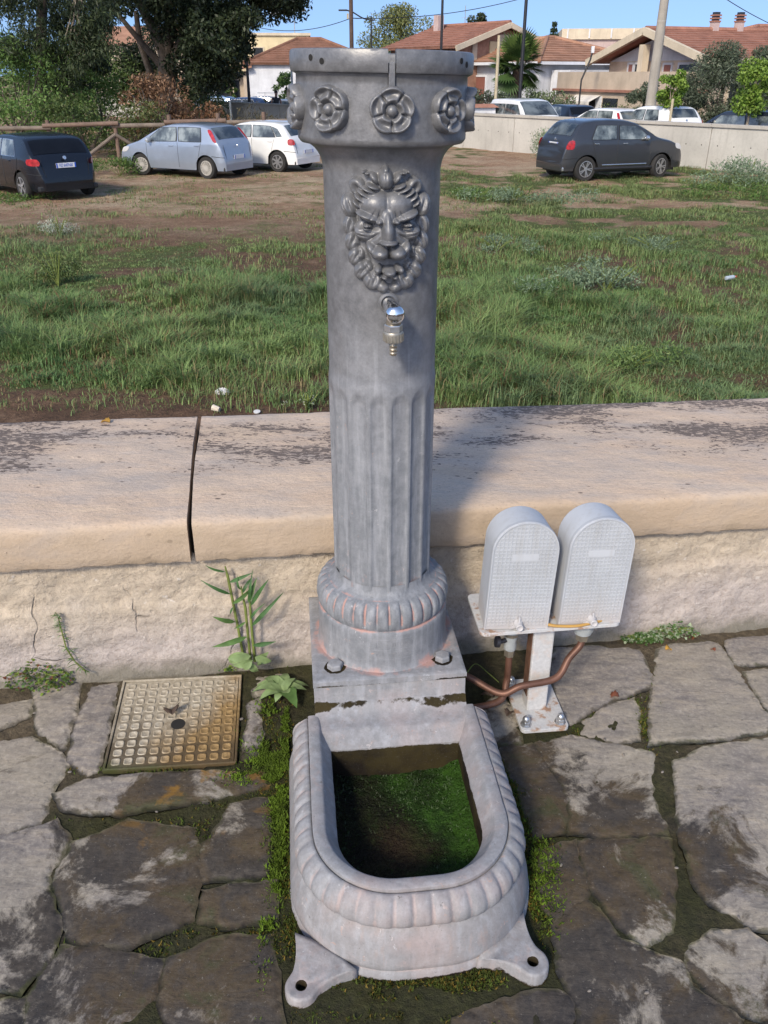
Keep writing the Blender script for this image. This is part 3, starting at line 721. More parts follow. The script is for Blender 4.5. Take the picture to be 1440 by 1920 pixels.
def trough_mesh(prof, name, lob=None, dirt=None, gro=None, cap=True):
    """prof [(offset, z)] swept along the U; lob = per-profile-point lobe amplitude"""
    K = len(prof); n = len(Pp)
    mid = Pp + Nn * 0.07; s = np.concatenate([[0], np.cumsum(np.linalg.norm(np.diff(mid, axis=0), axis=1))])
    nl = round(s[-1] / 0.0335); V = np.zeros((n, K, 3)); G = np.zeros((n, K)); Dm = np.zeros((n, K))
    for k, (o, z) in enumerate(prof):
        f = (s / s[-1] * nl + 0.35 * (o - 0.05) / 0.05 * np.sign(Pp[:, 0]) * smoothstep(-0.50, -0.40, Pp[:, 1])) % 1.0
        off = np.full(n, o); zz = np.full(n, z)
        off = off + 0.0013 * (fbm(s * 25, np.full(n, k * 0.8), 3) - 0.5)
        if lob is not None and lob[k] > 0:
            u = (f - 0.5) / 0.44; lb = np.where(np.abs(u) < 1, np.clip(1 - np.abs(u) ** 3.5, 0, 1) ** 0.6, 0); fl = (1 - 0.55 * np.exp(-((np.abs(u) - 1.08) / 0.05) ** 2))
            off = off - 0.0052 * lob[k] * (1 - lb) * fl; zz = zz - 0.0034 * lob[k] * (1 - lb) * fl
            G[:, k] = lob[k] * np.clip(1.1 - lb * 1.2, 0, 1)
        if gro is not None: G[:, k] = np.maximum(G[:, k], gro[k])
        if dirt is not None: Dm[:, k] = dirt[k]
        P = Pp + Nn * off[:, None]
        V[:, k] = np.stack([P[:, 0], P[:, 1], zz], -1)
    V = V.reshape(-1, 3); fs = [grid_faces(n, K)[:, ::-1]]
    if cap: fs.append(np.array([list(range(K)), list(range((n - 1) * K, n * K))[::-1]]))
    return np_mesh(name, V, fs, True, {'groove': G.ravel(), 'dirt': Dm.ravel()})
rimp = [(0.0005, -0.01), (0.0, 0.06), (0.0, 0.0915), (0.0015, 0.0945), (0.010, 0.106), (0.0195, 0.1215), (0.0222, 0.1255), (0.0255, 0.1275), (0.034, 0.1282), (0.0435, 0.1280), (0.0465, 0.1262), (0.0468, 0.120), (0.0465, 0.07)]
trough_o = sharp(link('trough_lip', trough_mesh(rimp, 'trough_lip', dirt=[1.2, 1.1, 0.6, 0.15, 0, 0, 0, 0, 0, 0, 0, 0, 0]), IRON, fount), 48)
gadp = [(0.0455, 0.05), (0.0462, 0.116), (0.0500, 0.1210), (0.0560, 0.1200), (0.0630, 0.1165), (0.0700, 0.1110), (0.0760, 0.1040), (0.0805, 0.0955), (0.0830, 0.0865), (0.0832, 0.0780), (0.0812, 0.0705), (0.0770, 0.0650), (0.0720, 0.0620), (0.0680, 0.0600), (0.05, 0.059)]
glob = [0, 0, 0.1, 0.55, 0.85, 1, 1, 1, 1, 1, 0.9, 0.65, 0.2, 0, 0]
link('trough_gadroon', trough_mesh(gadp, 'trough_gadroon', glob), IRON, fount)
bodyp = [(0.055, 0.068), (0.0675, 0.0635), (0.0715, 0.056), (0.0785, 0.046), (0.0865, 0.026), (0.0925, 0.004), (0.0955, -0.014), (0.0955, -0.0245), (0.0935, -0.0275), (0.0955, -0.031), (0.0990, -0.035), (0.0998, ZB)]
sharp(link('trough_body', trough_mesh(bodyp, 'trough_body', gro=[0, 0.35, 0.25, 0.1, 0.1, 0.25, 0.42, 0.5, 0.9, 0.2, 0.1, 0.4], dirt=[0] * 9 + [0, 0.1, 0.9]), IRON, fount), 60)

# lugs with bolt holes
def lug(cx, cy, ang):
    """ear that runs from the trough wall out to a round end at (cx, cy); ang points outward"""
    n = 40; rh = 0.0085; ro = 0.029
    ca, sa = math.cos(ang), math.sin(ang); inner = []; outer = []; zo = []
    half = [(ro * math.cos(R(k * 10.5)), ro * math.sin(R(k * 10.5)), 0.0) for k in range(10)]
    for k in range(1, 10):
        q = k / 9; half.append((-0.006 - 0.066 * q, ro * 0.985 + 0.040 * q ** 1.6, q))
    half.append((-0.078, 0.03, 1.0)); half.append((-0.078, 0.0, 1.0))
    full = half + [(x, -y, t) for x, y, t in half[-2:0:-1]]; n = len(full)
    for x, y, t in full:
        a = math.atan2(y, x); inner.append((math.cos(a) * rh, math.sin(a) * rh)); outer.append((x, y)); zo.append(t)
    V = []; G = []
    def P(x, y, z): return (cx + x * ca - y * sa, cy + x * sa + y * ca, z)
    zt = -0.027
    rings = []
    rings.append([P(x, y, ZB + 0.004) for x, y in inner]); rings.append([P(x, y, zt) for x, y in inner]); rings.append([P(x * 1.35, y * 1.35, zt + 0.0015) for x, y in inner])
    for f in (0.35, 0.65, 0.88):
        rings.append([P(xi * 1.35 + (xo - xi * 1.35) * f, yi * 1.35 + (yo - yi * 1.35) * f, zt + 0.002 + 0.010 * (t * f) ** 1.6) for (xi, yi), (xo, yo), t in zip(inner, outer, zo)])
    rings.append([P(xo, yo, zt - 0.003 + 0.010 * t ** 1.6) for (xo, yo), t in zip(outer, zo)])
    rings.append([P(xo * 1.03, yo * 1.03, ZB - 0.01) for (xo, yo), t in zip(outer, zo)])
    V = np.array(rings).reshape(-1, 3); k = len(rings)
    I, J = np.meshgrid(np.arange(k - 1), np.arange(n), indexing='ij'); J2 = (J + 1) % n
    f = np.stack([I * n + J, (I + 1) * n + J, (I + 1) * n + J2, I * n + J2], -1).reshape(-1, 4)
    g = np.repeat([0.6, 0.5, 0.5, 0.35, 0.3, 0.3, 0.5, 0.6], n)[:len(V)]; d = np.repeat([1.3, 1.0, 0.1, 0, 0, 0, 0.05, 0.8], n)[:len(V)]
    o = link('mounting_lug', np_mesh('mounting_lug', V, f, True, {'groove': g, 'dirt': d}), IRON, fount)
    MB().lathe([(0.0, ZB + 0.006), (0.0088, ZB + 0.006)], 16, M=T(cx, cy, 0)).build('bolt_hole', DARK, o)
inv = Matrix.Rotation(-YAW, 4, 'Z')
for q, an in ((on_z(565, 1848, -0.027), R(-128)), (on_z(999, 1803, -0.027), R(-50))):
    l = inv @ q; lug(l.x, l.y, an)
# mossy floor of the trough, wet
def m_algae():
    t = NT('wet_algae'); p = t.pos(); x, y, z = t.xyz(p)
    n1 = t.noise(p, 13, 5, 0.65); n2 = t.noise(p, 110, 4, 0.75)
    side = t.math('MULTIPLY_ADD', t.math('SUBTRACT', x, 0.02), 2.2, t.math('MULTIPLY', t.math('ADD', y, 0.46), 0.9))
    k = t.math('ADD', n1, t.math('MULTIPLY', side, 0.75))
    c = t.ramp(k, [(0.40, (0.006, 0.006, 0.004)), (0.52, (0.012, 0.014, 0.005)), (0.64, (0.014, 0.032, 0.006)), (0.80, (0.032, 0.080, 0.010))])
    brown = t.ramp(t.math('SQRT', t.math('ADD', t.math('POWER', t.math('SUBTRACT', x, 0.035), 2), t.math('POWER', t.math('ADD', y, 0.47), 2))), [(0.02, 1.0), (0.085, 0.0)])
    c = t.mix(t.math('MULTIPLY', brown, 0.8), c, t.ramp(n2, [(0.3, (0.018, 0.009, 0.006)), (0.7, (0.055, 0.035, 0.018))]))
    c = t.mix(t.math('MULTIPLY', t.ramp(n2, [(0.55, 0.0), (0.8, 1.0)]), 0.4), c, (0.06, 0.10, 0.02))
    t.set('Base Color', c); t.set('Specular IOR Level', 0.18); t.set('Roughness', t.ramp(n2, [(0.4, 0.35), (0.7, 0.7)])); t.bump(t.math('ADD', n2, t.math('MULTIPLY', t.noise(p, 45, 4, 0.7), 1.4)), 1.0, 0.012)
    return t.m
ALG = m_algae()
xs = np.linspace(-0.146, 0.146, 60); ys = np.linspace(-0.612, -0.262, 70); X, Y = np.meshgrid(xs, ys, indexing='ij')
Z = 0.004 + 0.014 * fbm(X * 22, Y * 22, 4) + 0.006 * fbm(X * 90, Y * 90, 14) + 0.014 * smoothstep(-0.02, 0.12, X) * smoothstep(-0.55, -0.35, Y) * fbm(X * 50, Y * 50, 7) + 0.02 * smoothstep(0.10, 0.145, np.abs(X))
link('algae_bed', np_mesh('algae_bed', np.stack([X, Y, Z], -1).reshape(-1, 3), grid_faces(60, 70), True), ALG, fount)

ra = np.random.default_rng(9); na_ = 15000
ax_ = ra.uniform(-0.137, 0.137, na_); ay_ = ra.uniform(-0.598, -0.272, na_)
wgt = 0.06 + 0.94 * smoothstep(-0.05, 0.09, ax_ + 0.35 * (ay_ + 0.43)) * smoothstep(0.40, 0.60, fbm(ax_ * 30, ay_ * 30, 15)) + 0.5 * smoothstep(0.09, 0.13, np.abs(ax_)) + 0.4 * smoothstep(-0.34, -0.28, ay_)
kp = (ra.random(na_) < wgt) & (np.hypot((ax_ - 0.0) / 0.06, (ay_ + 0.47) / 0.07) > 0.8); ax_, ay_ = ax_[kp], ay_[kp]
az_ = 0.004 + 0.014 * fbm(ax_ * 22, ay_ * 22, 4) + 0.006 * fbm(ax_ * 90, ay_ * 90, 14) + 0.014 * smoothstep(-0.02, 0.12, ax_) * smoothstep(-0.55, -0.35, ay_) * fbm(ax_ * 50, ay_ * 50, 7) + 0.02 * smoothstep(0.10, 0.145, np.abs(ax_))
tt_ = np.clip(fbm(ax_ * 18, ay_ * 18, 16) * 1.3 - 0.15 + ra.normal(0, .15, len(ax_)) + 2.0 * (ax_ - 0.02), 0, 1)[:, None]
ac_ = (1 - tt_) * np.array([0.012, 0.018, 0.005]) + tt_ * np.array([0.028, 0.062, 0.010]); an_ = ra.uniform(0, 6.283, len(ax_)); hh_ = ra.uniform(0.002, 0.006, len(ax_)); bb_ = ra.uniform(0, 6.283, len(ax_))
P0 = np.stack([ax_, ay_, az_ - 0.001], -1); dv_ = np.stack([np.cos(an_), np.sin(an_), 0 * an_], -1) * 0.0018; tp_ = P0 + np.stack([np.cos(bb_) * hh_, np.sin(bb_) * hh_, hh_ * .8], -1)
def m_tuft():
    t = NT('algae_tuft'); t.set('Base Color', t.attr('tint', True)); t.set('Roughness', 0.5); t.set('Specular IOR Level', 0.25); return t.m
tag(link('algae_tufts', np_mesh('algae_tufts', np.stack([P0 - dv_, P0 + dv_, tp_], 1).reshape(-1, 3), np.arange(3 * len(ax_)).reshape(-1, 3), False, None, np.repeat(ac_, 3, 0)), m_tuft(), fount), kind='stuff')

# the tap
tap = bpy.data.objects.new('tap', None); COL.objects.link(tap); tap.parent = fount; tap.location = (0, -RC, 1.016); tap.rotation_euler = (R(2), 0, R(3))
Mt = RX(R(90))
MB().lathe([(0.0185, -0.004), (0.0185, 0.0015), (0.0135, 0.003), (0.0135, 0.0)], 28, M=Mt).build('wall_flange', IRON, tap, True)
MB().lathe([(0.0118, -0.006), (0.0118, 0.034), (0.0128, 0.035), (0.0142, 0.037), (0.0146, 0.040), (0.0146, 0.050), (0.0140, 0.052)], 32, M=Mt).build('spout_pipe', CHROME, tap, True)
MB().lathe([(0.0142, 0.0505), (0.0160, 0.053), (0.0168, 0.058), (0.0168, 0.074), (0.0162, 0.079), (0.0140, 0.0835), (0.0100, 0.0865), (0.0050, 0.0882), (0.0, 0.0887)], 36, M=Mt).build('push_knob', CHROME, tap, True)
nz = T(0, -0.060, 0)
MB().lathe([(0.0, -0.010), (0.0125, -0.010), (0.0135, -0.022), (0.0128, -0.024)], 30, M=nz).build('spout_body', BRASS, tap, True)
MB().lathe([(0.0, -0.0215), (0.0160, -0.0215), (0.0165, -0.0230), (0.0165, -0.0325), (0.0155, -0.0340), (0.0, -0.0340)], 6, M=nz).build('hex_nut', STEEL, tap)
rn = MB().lathe([(0.0, -0.0340), (0.0165, -0.0340), (0.0175, -0.0360), (0.0178, -0.0375), (0.0178, -0.0500), (0.0165, -0.0530), (0.0, -0.0535)], 40, M=nz).build('hose_collar', NUTPL, tap, True)
for i in range(18):
    MB().box((0, -0.0178, -0.0445), (0.0024, 0.0022, 0.0125), M=nz @ RZ(R(i * 20))).build('collar_rib', NUTPL, rn)
MB().lathe([(0.0072, -0.0525), (0.0072, -0.058), (0.0082, -0.0600), (0.0066, -0.0635), (0.0066, -0.0655), (0.0080, -0.0675), (0.0064, -0.071), (0.0064, -0.0725), (0.0077, -0.0745), (0.0060, -0.0790), (0.0045, -0.0790), (0.0045, -0.070)], 24, M=nz).build('hose_barb', BRASS, tap, True)
# ================================================================== bench wall
BY = math.atan(0.154)                                # bench runs slightly away to the right
bench = thing('bench_wall', 'long low stone bench wall with pale weathered cap slabs behind the fountain', 'wall', (0, 0.152, 0), BY)
BSL = -0.024                                         # the street falls gently to the right
def slab(x0, x1, name, cut0=None, cut1=None, seed=0):
    # profile across: y from the front face to the back; closed loop
    w = 0.705; zt = 0.447; zb = 0.338
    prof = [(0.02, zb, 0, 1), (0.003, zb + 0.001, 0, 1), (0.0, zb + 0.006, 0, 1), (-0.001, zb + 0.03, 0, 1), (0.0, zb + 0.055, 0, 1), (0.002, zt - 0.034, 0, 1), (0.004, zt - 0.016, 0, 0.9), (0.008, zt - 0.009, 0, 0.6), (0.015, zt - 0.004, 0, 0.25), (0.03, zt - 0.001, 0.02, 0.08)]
    for t in np.linspace(0.09, w - 0.02, 34): prof.append((t, zt, t / w, 0))
    prof += [(w - 0.008, zt - 0.003, 1, 0), (w - 0.001, zt - 0.012, 1, 0), (w, zt - 0.04, 1, 0), (w, zb, 1, 0)]
    n = max(3, int((x1 - x0) / 0.009)); K = len(prof)
    V = np.zeros((n, K, 3)); A = np.zeros((n, K)); Fr = np.zeros((n, K)); xs0 = np.linspace(x0, x1, n)
    for k, (y, z, ac, fr) in enumerate(prof):
        xs = xs0.copy()
        jit = 0.006 * (fbm(np.array([y * 9 + seed]), np.array([z * 9.0]), 4)[0] - 0.5) + 0.004 * math.sin(y * 7 + seed)
        if cut0 is not None: xs = xs + (cut0 + jit) * (1 - (xs0 - x0) / (x1 - x0)) ** 8
        if cut1 is not None: xs = xs + (cut1 + jit * 0.8) * ((xs0 - x0) / (x1 - x0)) ** 8
        rgh = 0.0045 * (fbm(xs * 12, np.full(n, y * 22 + z * 22), 2 + seed) - 0.5) + 0.0030 * (fbm(xs * 50, np.full(n, y * 80 + z * 80), 3) - 0.5)
        yy = np.full(n, y); zz = np.full(n, z) + BSL * xs
        if fr > 0.5: yy = yy + rgh
        else: zz = zz + rgh
        if z < zb + 0.004: zz = zz + 0.007 * (fbm(xs * 38, np.full(n, 3.0), 6) - 0.5)
        V[:, k] = np.stack([xs, yy, zz], -1); A[:, k] = ac; Fr[:, k] = fr
    V[0, :, 0] += 0.0; V[-1, :, 0] += 0.0
    fs = [grid_faces(n, K, wrap_v=True), np.array([list(range(K)), list(range((n - 1) * K, n * K))[::-1]])]
    me = np_mesh(name, V.reshape(-1, 3), [f[:, ::-1] for f in fs], True, {'across': A.ravel(), 'front': Fr.ravel()})
    return sharp(link(name, me, BENCH, bench), 50)
slab(-3.2, -0.4648, 'cap_slab', cut1=-0.003, seed=1)
slab(-0.4592, 2.05, 'cap_slab', cut0=0.003, cut1=-0.004, seed=2)
slab(2.058, 3.6, 'cap_slab', cut0=0.003, seed=5)
# body of the wall: street face, rough
n, K = 760, 64
xs = np.linspace(-3.2, 3.6, n); zs = np.linspace(-0.09, 0.345, K); X, Z = np.meshgrid(xs, zs, indexing='ij')
Yf = 0.033 + 0.020 * (fbm(X * 5, Z * 7, 3) - 0.5) + 0.012 * (fbm(X * 18, Z * 22, 4) - 0.5) + 0.007 * (fbm(X * 60, Z * 70, 5, 5) - 0.5)
Yf = Yf + 0.009 * smoothstep(0.22, 0.20, Z + 0.05 * (fbm(X * 3, Z * 0 + 1, 8) - 0.5)) * -1
Yf = Yf - 0.012 * smoothstep(0.03, -0.01, Z + BSL * 0)
V = np.stack([X, Yf, Z + BSL * X], -1).reshape(-1, 3)
link('wall_face', np_mesh('wall_face', V, grid_faces(n, K), True), RENDER, bench)
MB().box((0.2, 0.375, -0.55), (6.8, 0.60, 1.72)).build('wall_core', RENDER, bench)

# ================================================================== paving
def pip(px, py, poly):
    ins = False; n = len(poly); j = n - 1
    for i in range(n):
        xi, yi = poly[i]; xj, yj = poly[j]
        if (yi > py) != (yj > py) and px < (xj - xi) * (py - yi) / (yj - yi) + xi: ins = not ins
        j = i
    return ins
paving = bpy.data.objects.new('pavement', None)
n = 150; xs = np.concatenate([np.linspace(-3.2, -1.12, 40), np.linspace(-1.1, 1.2, 240), np.linspace(1.22, 3.6, 40)]); ys = np.concatenate([np.linspace(-4.2, -0.92, 50), np.linspace(-0.9, 0.75, 170)]); X, Y = np.meshgrid(xs, ys, indexing='ij')
Z = pave_z(X, Y) - 0.0040 + 0.010 * (fbm(X * 14, Y * 14, 4) - 0.5) + 0.005 * (fbm(X * 60, Y * 60, 14) - 0.5)
_c = sum((on_pave(*q) for q in ((234, 1281), (459, 1268), (439, 1433), (189, 1443))), Vector()) / 4
_u = (X - _c.x) * math.cos(R(6.3)) + (Y - _c.y) * math.sin(R(6.3)); _v = -(X - _c.x) * math.sin(R(6.3)) + (Y - _c.y) * math.cos(R(6.3))
Z = np.where((np.abs(_u) < 0.145) & (np.abs(_v) < 0.145), Z - 0.03, Z)          # pit under the drain cover
paving = link('pavement', np_mesh('pavement', np.stack([X, Y, Z], -1).reshape(-1, 3), grid_faces(320, 220), True), JOINT); tag(paving, kind='structure')
def stone(poly, h=0.008, res=0.017, seed=0, name='flagstone'):
    P = [Vector((p[0], p[1])) for p in poly]
    # resample the outline with ragged edges
    out = []
    m = len(P)
    for i in range(m):
        a, b = P[i], P[(i + 1) % m]; L = (b - a).length; k = max(1, int(L / (res * 0.8)))
        nn = Vector((-(b - a).y, (b - a).x)).normalized()
        for j in range(k):
            q = a.lerp(b, j / k)
            dv = 0.020 * (float(fbm(np.array([q.x * 11 + seed]), np.array([q.y * 11]), 3)[0]) - 0.5) + 0.013 * (float(fbm(np.array([q.x * 48]), np.array([q.y * 55 + seed]), 6)[0]) - 0.5)
            out.append(q + nn * dv)
    pl = [(q.x, q.y) for q in out]
    x0, x1 = min(p[0] for p in pl), max(p[0] for p in pl); y0, y1 = min(p[1] for p in pl), max(p[1] for p in pl)
    gx, gy = np.meshgrid(np.arange(x0, x1, res), np.arange(y0, y1, res * 0.87)); gx = gx + (np.arange(gx.shape[0])[:, None] % 2) * res / 2
    pts = np.stack([gx.ravel(), gy.ravel()], -1) + RNG.uniform(-0.2, 0.2, (gx.size, 2)) * res
    A = np.array(pl); B = np.roll(A, -1, 0)
    def dist(q):
        ab = B - A; t = np.clip(((q[:, None, :] - A) * ab).sum(-1) / np.maximum((ab ** 2).sum(-1), 1e-9), 0, 1)
        return np.linalg.norm(q[:, None, :] - (A + t[..., None] * ab), axis=-1).min(1)
    ins = np.array([pip(q[0], q[1], pl) for q in pts], bool)
    if ins.any(): pts = pts[ins]; d = dist(pts); pts = pts[d > res * 0.45]; d = d[d > res * 0.45]
    else: pts = np.zeros((0, 2)); d = np.zeros(0)
    allp = [Vector(p) for p in pl] + [Vector(p) for p in pts]
    nb = len(pl)
    vs, es, fs, *_ = mgeo.delaunay_2d_cdt(allp, [], [list(range(nb))], 1, 1e-5)
    q = np.array([(v.x, v.y) for v in vs]); dd = dist(q)
    fl = [tuple(f) for f in fs]
    rg = R(28); ur = q[:, 0] * math.cos(rg) + q[:, 1] * math.sin(rg); vr = -q[:, 0] * math.sin(rg) + q[:, 1] * math.cos(rg)
    z = pave_z(q[:, 0], q[:, 1]) - 0.010 + (h + 0.008) * smoothstep(-0.004, 0.005, dd) + 0.008 * (fbm(q[:, 0] * 7 + seed, q[:, 1] * 7, 5) - 0.5) + 0.0055 * (fbm(ur * 12, vr * 45, 7) - 0.5) + 0.003 * np.floor(3 * fbm(ur * 4 + seed, vr * 9, 17))
    V = np.column_stack([q, z]); base = len(V)
    # skirt
    low = V[:nb].copy(); low[:, 2] -= 0.02
    V2 = np.vstack([V, low]); fl += [(i, base + i, base + (i + 1) % nb, (i + 1) % nb) for i in range(nb)]
    me = bpy.data.meshes.new(name); me.from_pydata([tuple(p) for p in V2], [], fl); me.update()
    at = me.attributes.new('edge', 'FLOAT', 'POINT'); at.data.foreach_set('value', np.concatenate([smoothstep(0.030, 0.0, dd), np.ones(nb)]).astype(np.float32))
    me.shade_smooth()
    return link(name, me, STONE, paving)
STONES = [
 # right of the fountain, as they lie in the photograph's ground plane
 [(1042, 1218), (1110, 1212), (1196, 1220), (1224, 1268), (1212, 1290), (1150, 1310), (1100, 1338), (1058, 1368), (1046, 1330), (1036, 1270)],
 [(1232, 1218), (1265, 1208), (1345, 1206), (1362, 1232), (1392, 1275), (1442, 1352), (1440, 1366), (1350, 1380), (1218, 1396), (1216, 1350), (1230, 1290)],
 [(1366, 1202), (1450, 1190), (1450, 1242), (1380, 1246)],
 [(1396, 1262), (1450, 1254), (1470, 1350), (1445, 1345)],
 [(1186, 1310), (1202, 1340), (1194, 1384), (1150, 1388), (1085, 1376), (1098, 1352), (1140, 1330)],
 [(1008, 1398), (1075, 1384), (1150, 1396), (1228, 1412), (1222, 1450), (1226, 1500), (1250, 1560), (1160, 1566), (1064, 1562), (1070, 1500), (1050, 1452)],
 [(938, 1400), (1000, 1396), (1044, 1450), (1064, 1500), (1056, 1558), (1000, 1566), (978, 1500)],
 [(1088, 1580), (1170, 1574), (1254, 1576), (1258, 1660), (1256, 1738), (1206, 1772), (1164, 1738), (1136, 1690), (1108, 1660)],
 [(1268, 1436), (1318, 1404), (1380, 1390), (1460, 1388), (1460, 1738), (1402, 1732), (1332, 1690), (1294, 1640), (1276, 1560), (1272, 1490)],
 [(1296, 1772), (1340, 1750), (1400, 1748), (1440, 1782), (1470, 1850), (1460, 1930), (1390, 1890), (1330, 1850), (1284, 1812)],
 [(860, 1908), (920, 1884), (1036, 1858), (1072, 1884), (1074, 1940), (860, 1940)],
 [(1044, 1740), (1092, 1690), (1128, 1712), (1168, 1768), (1208, 1790), (1262, 1800), (1290, 1840), (1380, 1900), (1380, 1940), (1090, 1940), (1088, 1880), (1060, 1820)],
 [(1004, 1600), (1076, 1580), (1100, 1660), (1086, 1682), (1040, 1728), (1016, 1690)],
 # left of the fountain
 [(-30, 1330), (60, 1312), (52, 1345), (-30, 1382)],
 [(-30, 1402), (60, 1386), (100, 1408), (120, 1432), (96, 1478), (76, 1538), (-30, 1572)],
 [(168, 1290), (226, 1280), (182, 1442), (160, 1452), (128, 1420), (146, 1350)],
 [(106, 1488), (168, 1458), (300, 1452), (440, 1446), (492, 1430), (494, 1478), (404, 1500), (230, 1530), (124, 1522)],
 [(-30, 1580), (108, 1540), (128, 1578), (92, 1650), (110, 1730), (96, 1800), (40, 1860), (-30, 1850)],
 [(136, 1580), (250, 1542), (360, 1556), (372, 1640), (356, 1720), (236, 1776), (130, 1756), (104, 1660)],
 [(432, 1516), (506, 1500), (512, 1640), (372, 1652), (388, 1580)],
 [(384, 1668), (512, 1656), (512, 1726), (420, 1736), (370, 1730)],
 [(120, 1774), (230, 1788), (300, 1800), (290, 1860), (210, 1940), (60, 1940), (60, 1872)],
 [(320, 1800), (420, 1760), (510, 1752), (516, 1850), (530, 1940), (340, 1940), (300, 1880)],
 [(-30, 1880), (44, 1872), (40, 1940), (-30, 1940)],
 [(472, 1268), (530, 1262), (536, 1290), (480, 1304)],
 [(462, 1318), (486, 1312), (492, 1370), (486, 1420), (456, 1424)],
 [(905, 1330), (940, 1300), (965, 1340), (975, 1390), (930, 1392)],
 [(60, 1290), (150, 1282), (140, 1340), (118, 1400), (70, 1372)],
]
for i, s in enumerate(STONES):
    w = [on_pave(*q) for q in s]; c = sum((Vector((p.x, p.y)) for p in w), Vector((0, 0))) / len(w)
    w = [p + (Vector((p.x - c.x, p.y - c.y, 0)).normalized() * 0.013) for p in w]
    stone([(p.x, p.y) for p in w], h=0.001 + 0.003 * random.random(), res=0.012, seed=i * 3.7)
# the paving carries on outside the picture
for gx in np.arange(-3.0, 3.6, 0.36):
    for gy in np.arange(-4.0, 0.2, 0.34):
        c = Vector((gx + random.uniform(-.03, .03), gy + random.uniform(-.03, .03)))
        xl = 0.72 + 0.42 * (gy + 0.8); 
        if gy > -1.02 and abs(gx) < max(0.9, 0.86 + 0.36 * (gy + 0.8)): continue
        if gy > -0.12 + 0.154 * gx: continue
        if gy < -2.4 and abs(gx) > 2: continue
        poly = []
        for (sx, sy) in ((-1, -1), (1, -1), (1.05, 1), (-1, 1)):
            poly.append((c.x + sx * 0.16 + random.uniform(-.02, .02), c.y + sy * 0.15 + random.uniform(-.02, .02)))
        stone(poly, res=0.06, seed=gx * 3 + gy)

# moss cushions: fine tufts along the trough, in the joints
def m_moss():
    t = NT('moss'); c = t.attr('tint', True); t.set('Base Color', c); t.set('Roughness', 0.8); t.set('Specular IOR Level', 0.2)
    return t.m
MOSS = m_moss()
def tufts(P, h, w, cols, lean=0.6, seed=0):
    """P (n,3) roots -> triangular blades"""
    r = np.random.default_rng(seed); n = len(P)
    a = r.uniform(0, 2 * math.pi, n); hh = h * r.uniform(0.5, 1.3, n); b = r.uniform(0, 2 * math.pi, n)
    dx = np.stack([np.cos(a), np.sin(a), np.zeros(n)], -1) * (w * r.uniform(0.6, 1.4, n))[:, None]
    tip = P + np.stack([np.cos(b) * lean * hh, np.sin(b) * lean * hh, hh], -1)
    V = np.stack([P - dx, P + dx, tip], 1).reshape(-1, 3)
    f = np.arange(3 * n).reshape(-1, 3); C = np.repeat(cols, 3, 0)
    return V, f, C
def moss_at(sel_n, seed):
    r = np.random.default_rng(seed)
    pts = []
    # along the outer foot of the trough
    wp = np.array([[*(Matrix.Rotation(YAW, 2) @ Vector((p[0] + q[0] * 0.102, p[1] + q[1] * 0.102)))] for p, q in zip(Pp, Nn)])
    k = r.integers(0, len(wp), sel_n)
    nn = np.array([[*(Matrix.Rotation(YAW, 2) @ Vector(q))] for q in Nn])
    off = np.abs(r.normal(0, 0.016, sel_n)); left = wp[k, 0] < 0.03
    off = np.where(left, off * 1.25, off * 1.5)
    a = wp[k] + nn[k] * off[:, None] + r.normal(0, 0.004, (sel_n, 2))
    keep = ((fbm(a[:, 0] * 16, a[:, 1] * 16, 3) > 0.47) & ((a[:, 1] > -0.72) | (off < 0.03))) | (off < 0.006)
    pts.append(a[keep])
    # broad drifts at the back left, in the corner by the plants and joints
    for (px, py, sx, sy, m) in [(520, 1375, 0.040, 0.05, 2600), (505, 1445, 0.035, 0.03, 2200), (455, 1500, 0.05, 0.012, 1200), (520, 1470, 0.022, 0.05, 2000), (330, 1560, 0.12, 0.02, 700), (440, 1745, 0.09, 0.010, 900), (270, 1790, 0.12, 0.013, 700), (1205, 1350, 0.012, 0.05, 600), (1130, 1340, 0.07, 0.010, 500), (1020, 1640, 0.03, 0.05, 1300), (1010, 1720, 0.02, 0.04, 800), (1080, 1372, 0.02, 0.012, 300), (700, 1905, 0.10, 0.006, 500), (512, 1700, 0.012, 0.14, 2400), (395, 1262, 0.09, 0.006, 400), (1225, 1290, 0.006, 0.05, 300), (320, 1446, 0.14, 0.005, 500)]:
        c = on_pave(px, py); q = r.normal(0, 1, (m, 2)) * (sx, sy) + (c.x, c.y)
        q = q[fbm(q[:, 0] * 20, q[:, 1] * 20, 6) > 0.45]; pts.append(q)
    q = np.vstack(pts)
    # not inside the trough
    inn = np.array([Matrix.Rotation(-YAW, 2) @ Vector(p) for p in q]); q = q[~((np.abs(inn[:, 0]) < 0.225) & (inn[:, 1] > -0.69))]
    z = pave_z(q[:, 0], q[:, 1]) - 0.010 + 0.010 * fbm(q[:, 0] * 25, q[:, 1] * 25, 2)
    t = np.clip(fbm(q[:, 0] * 9, q[:, 1] * 9, 5) + r.normal(0, 0.12, len(q)), 0, 1)[:, None]
    cols = (1 - t) * np.array([0.030, 0.030, 0.008]) + t * np.array([0.062, 0.098, 0.012]); br = r.random(len(q)) < 0.2
    cols[br] = [0.12, 0.085, 0.015]
    return tufts(np.column_stack([q, z]), 0.0065, 0.0020, cols, 0.8, seed)
V, f, C = moss_at(20000, 5)
rm_ = np.random.default_rng(31); parts_ = [(V, f, C)]
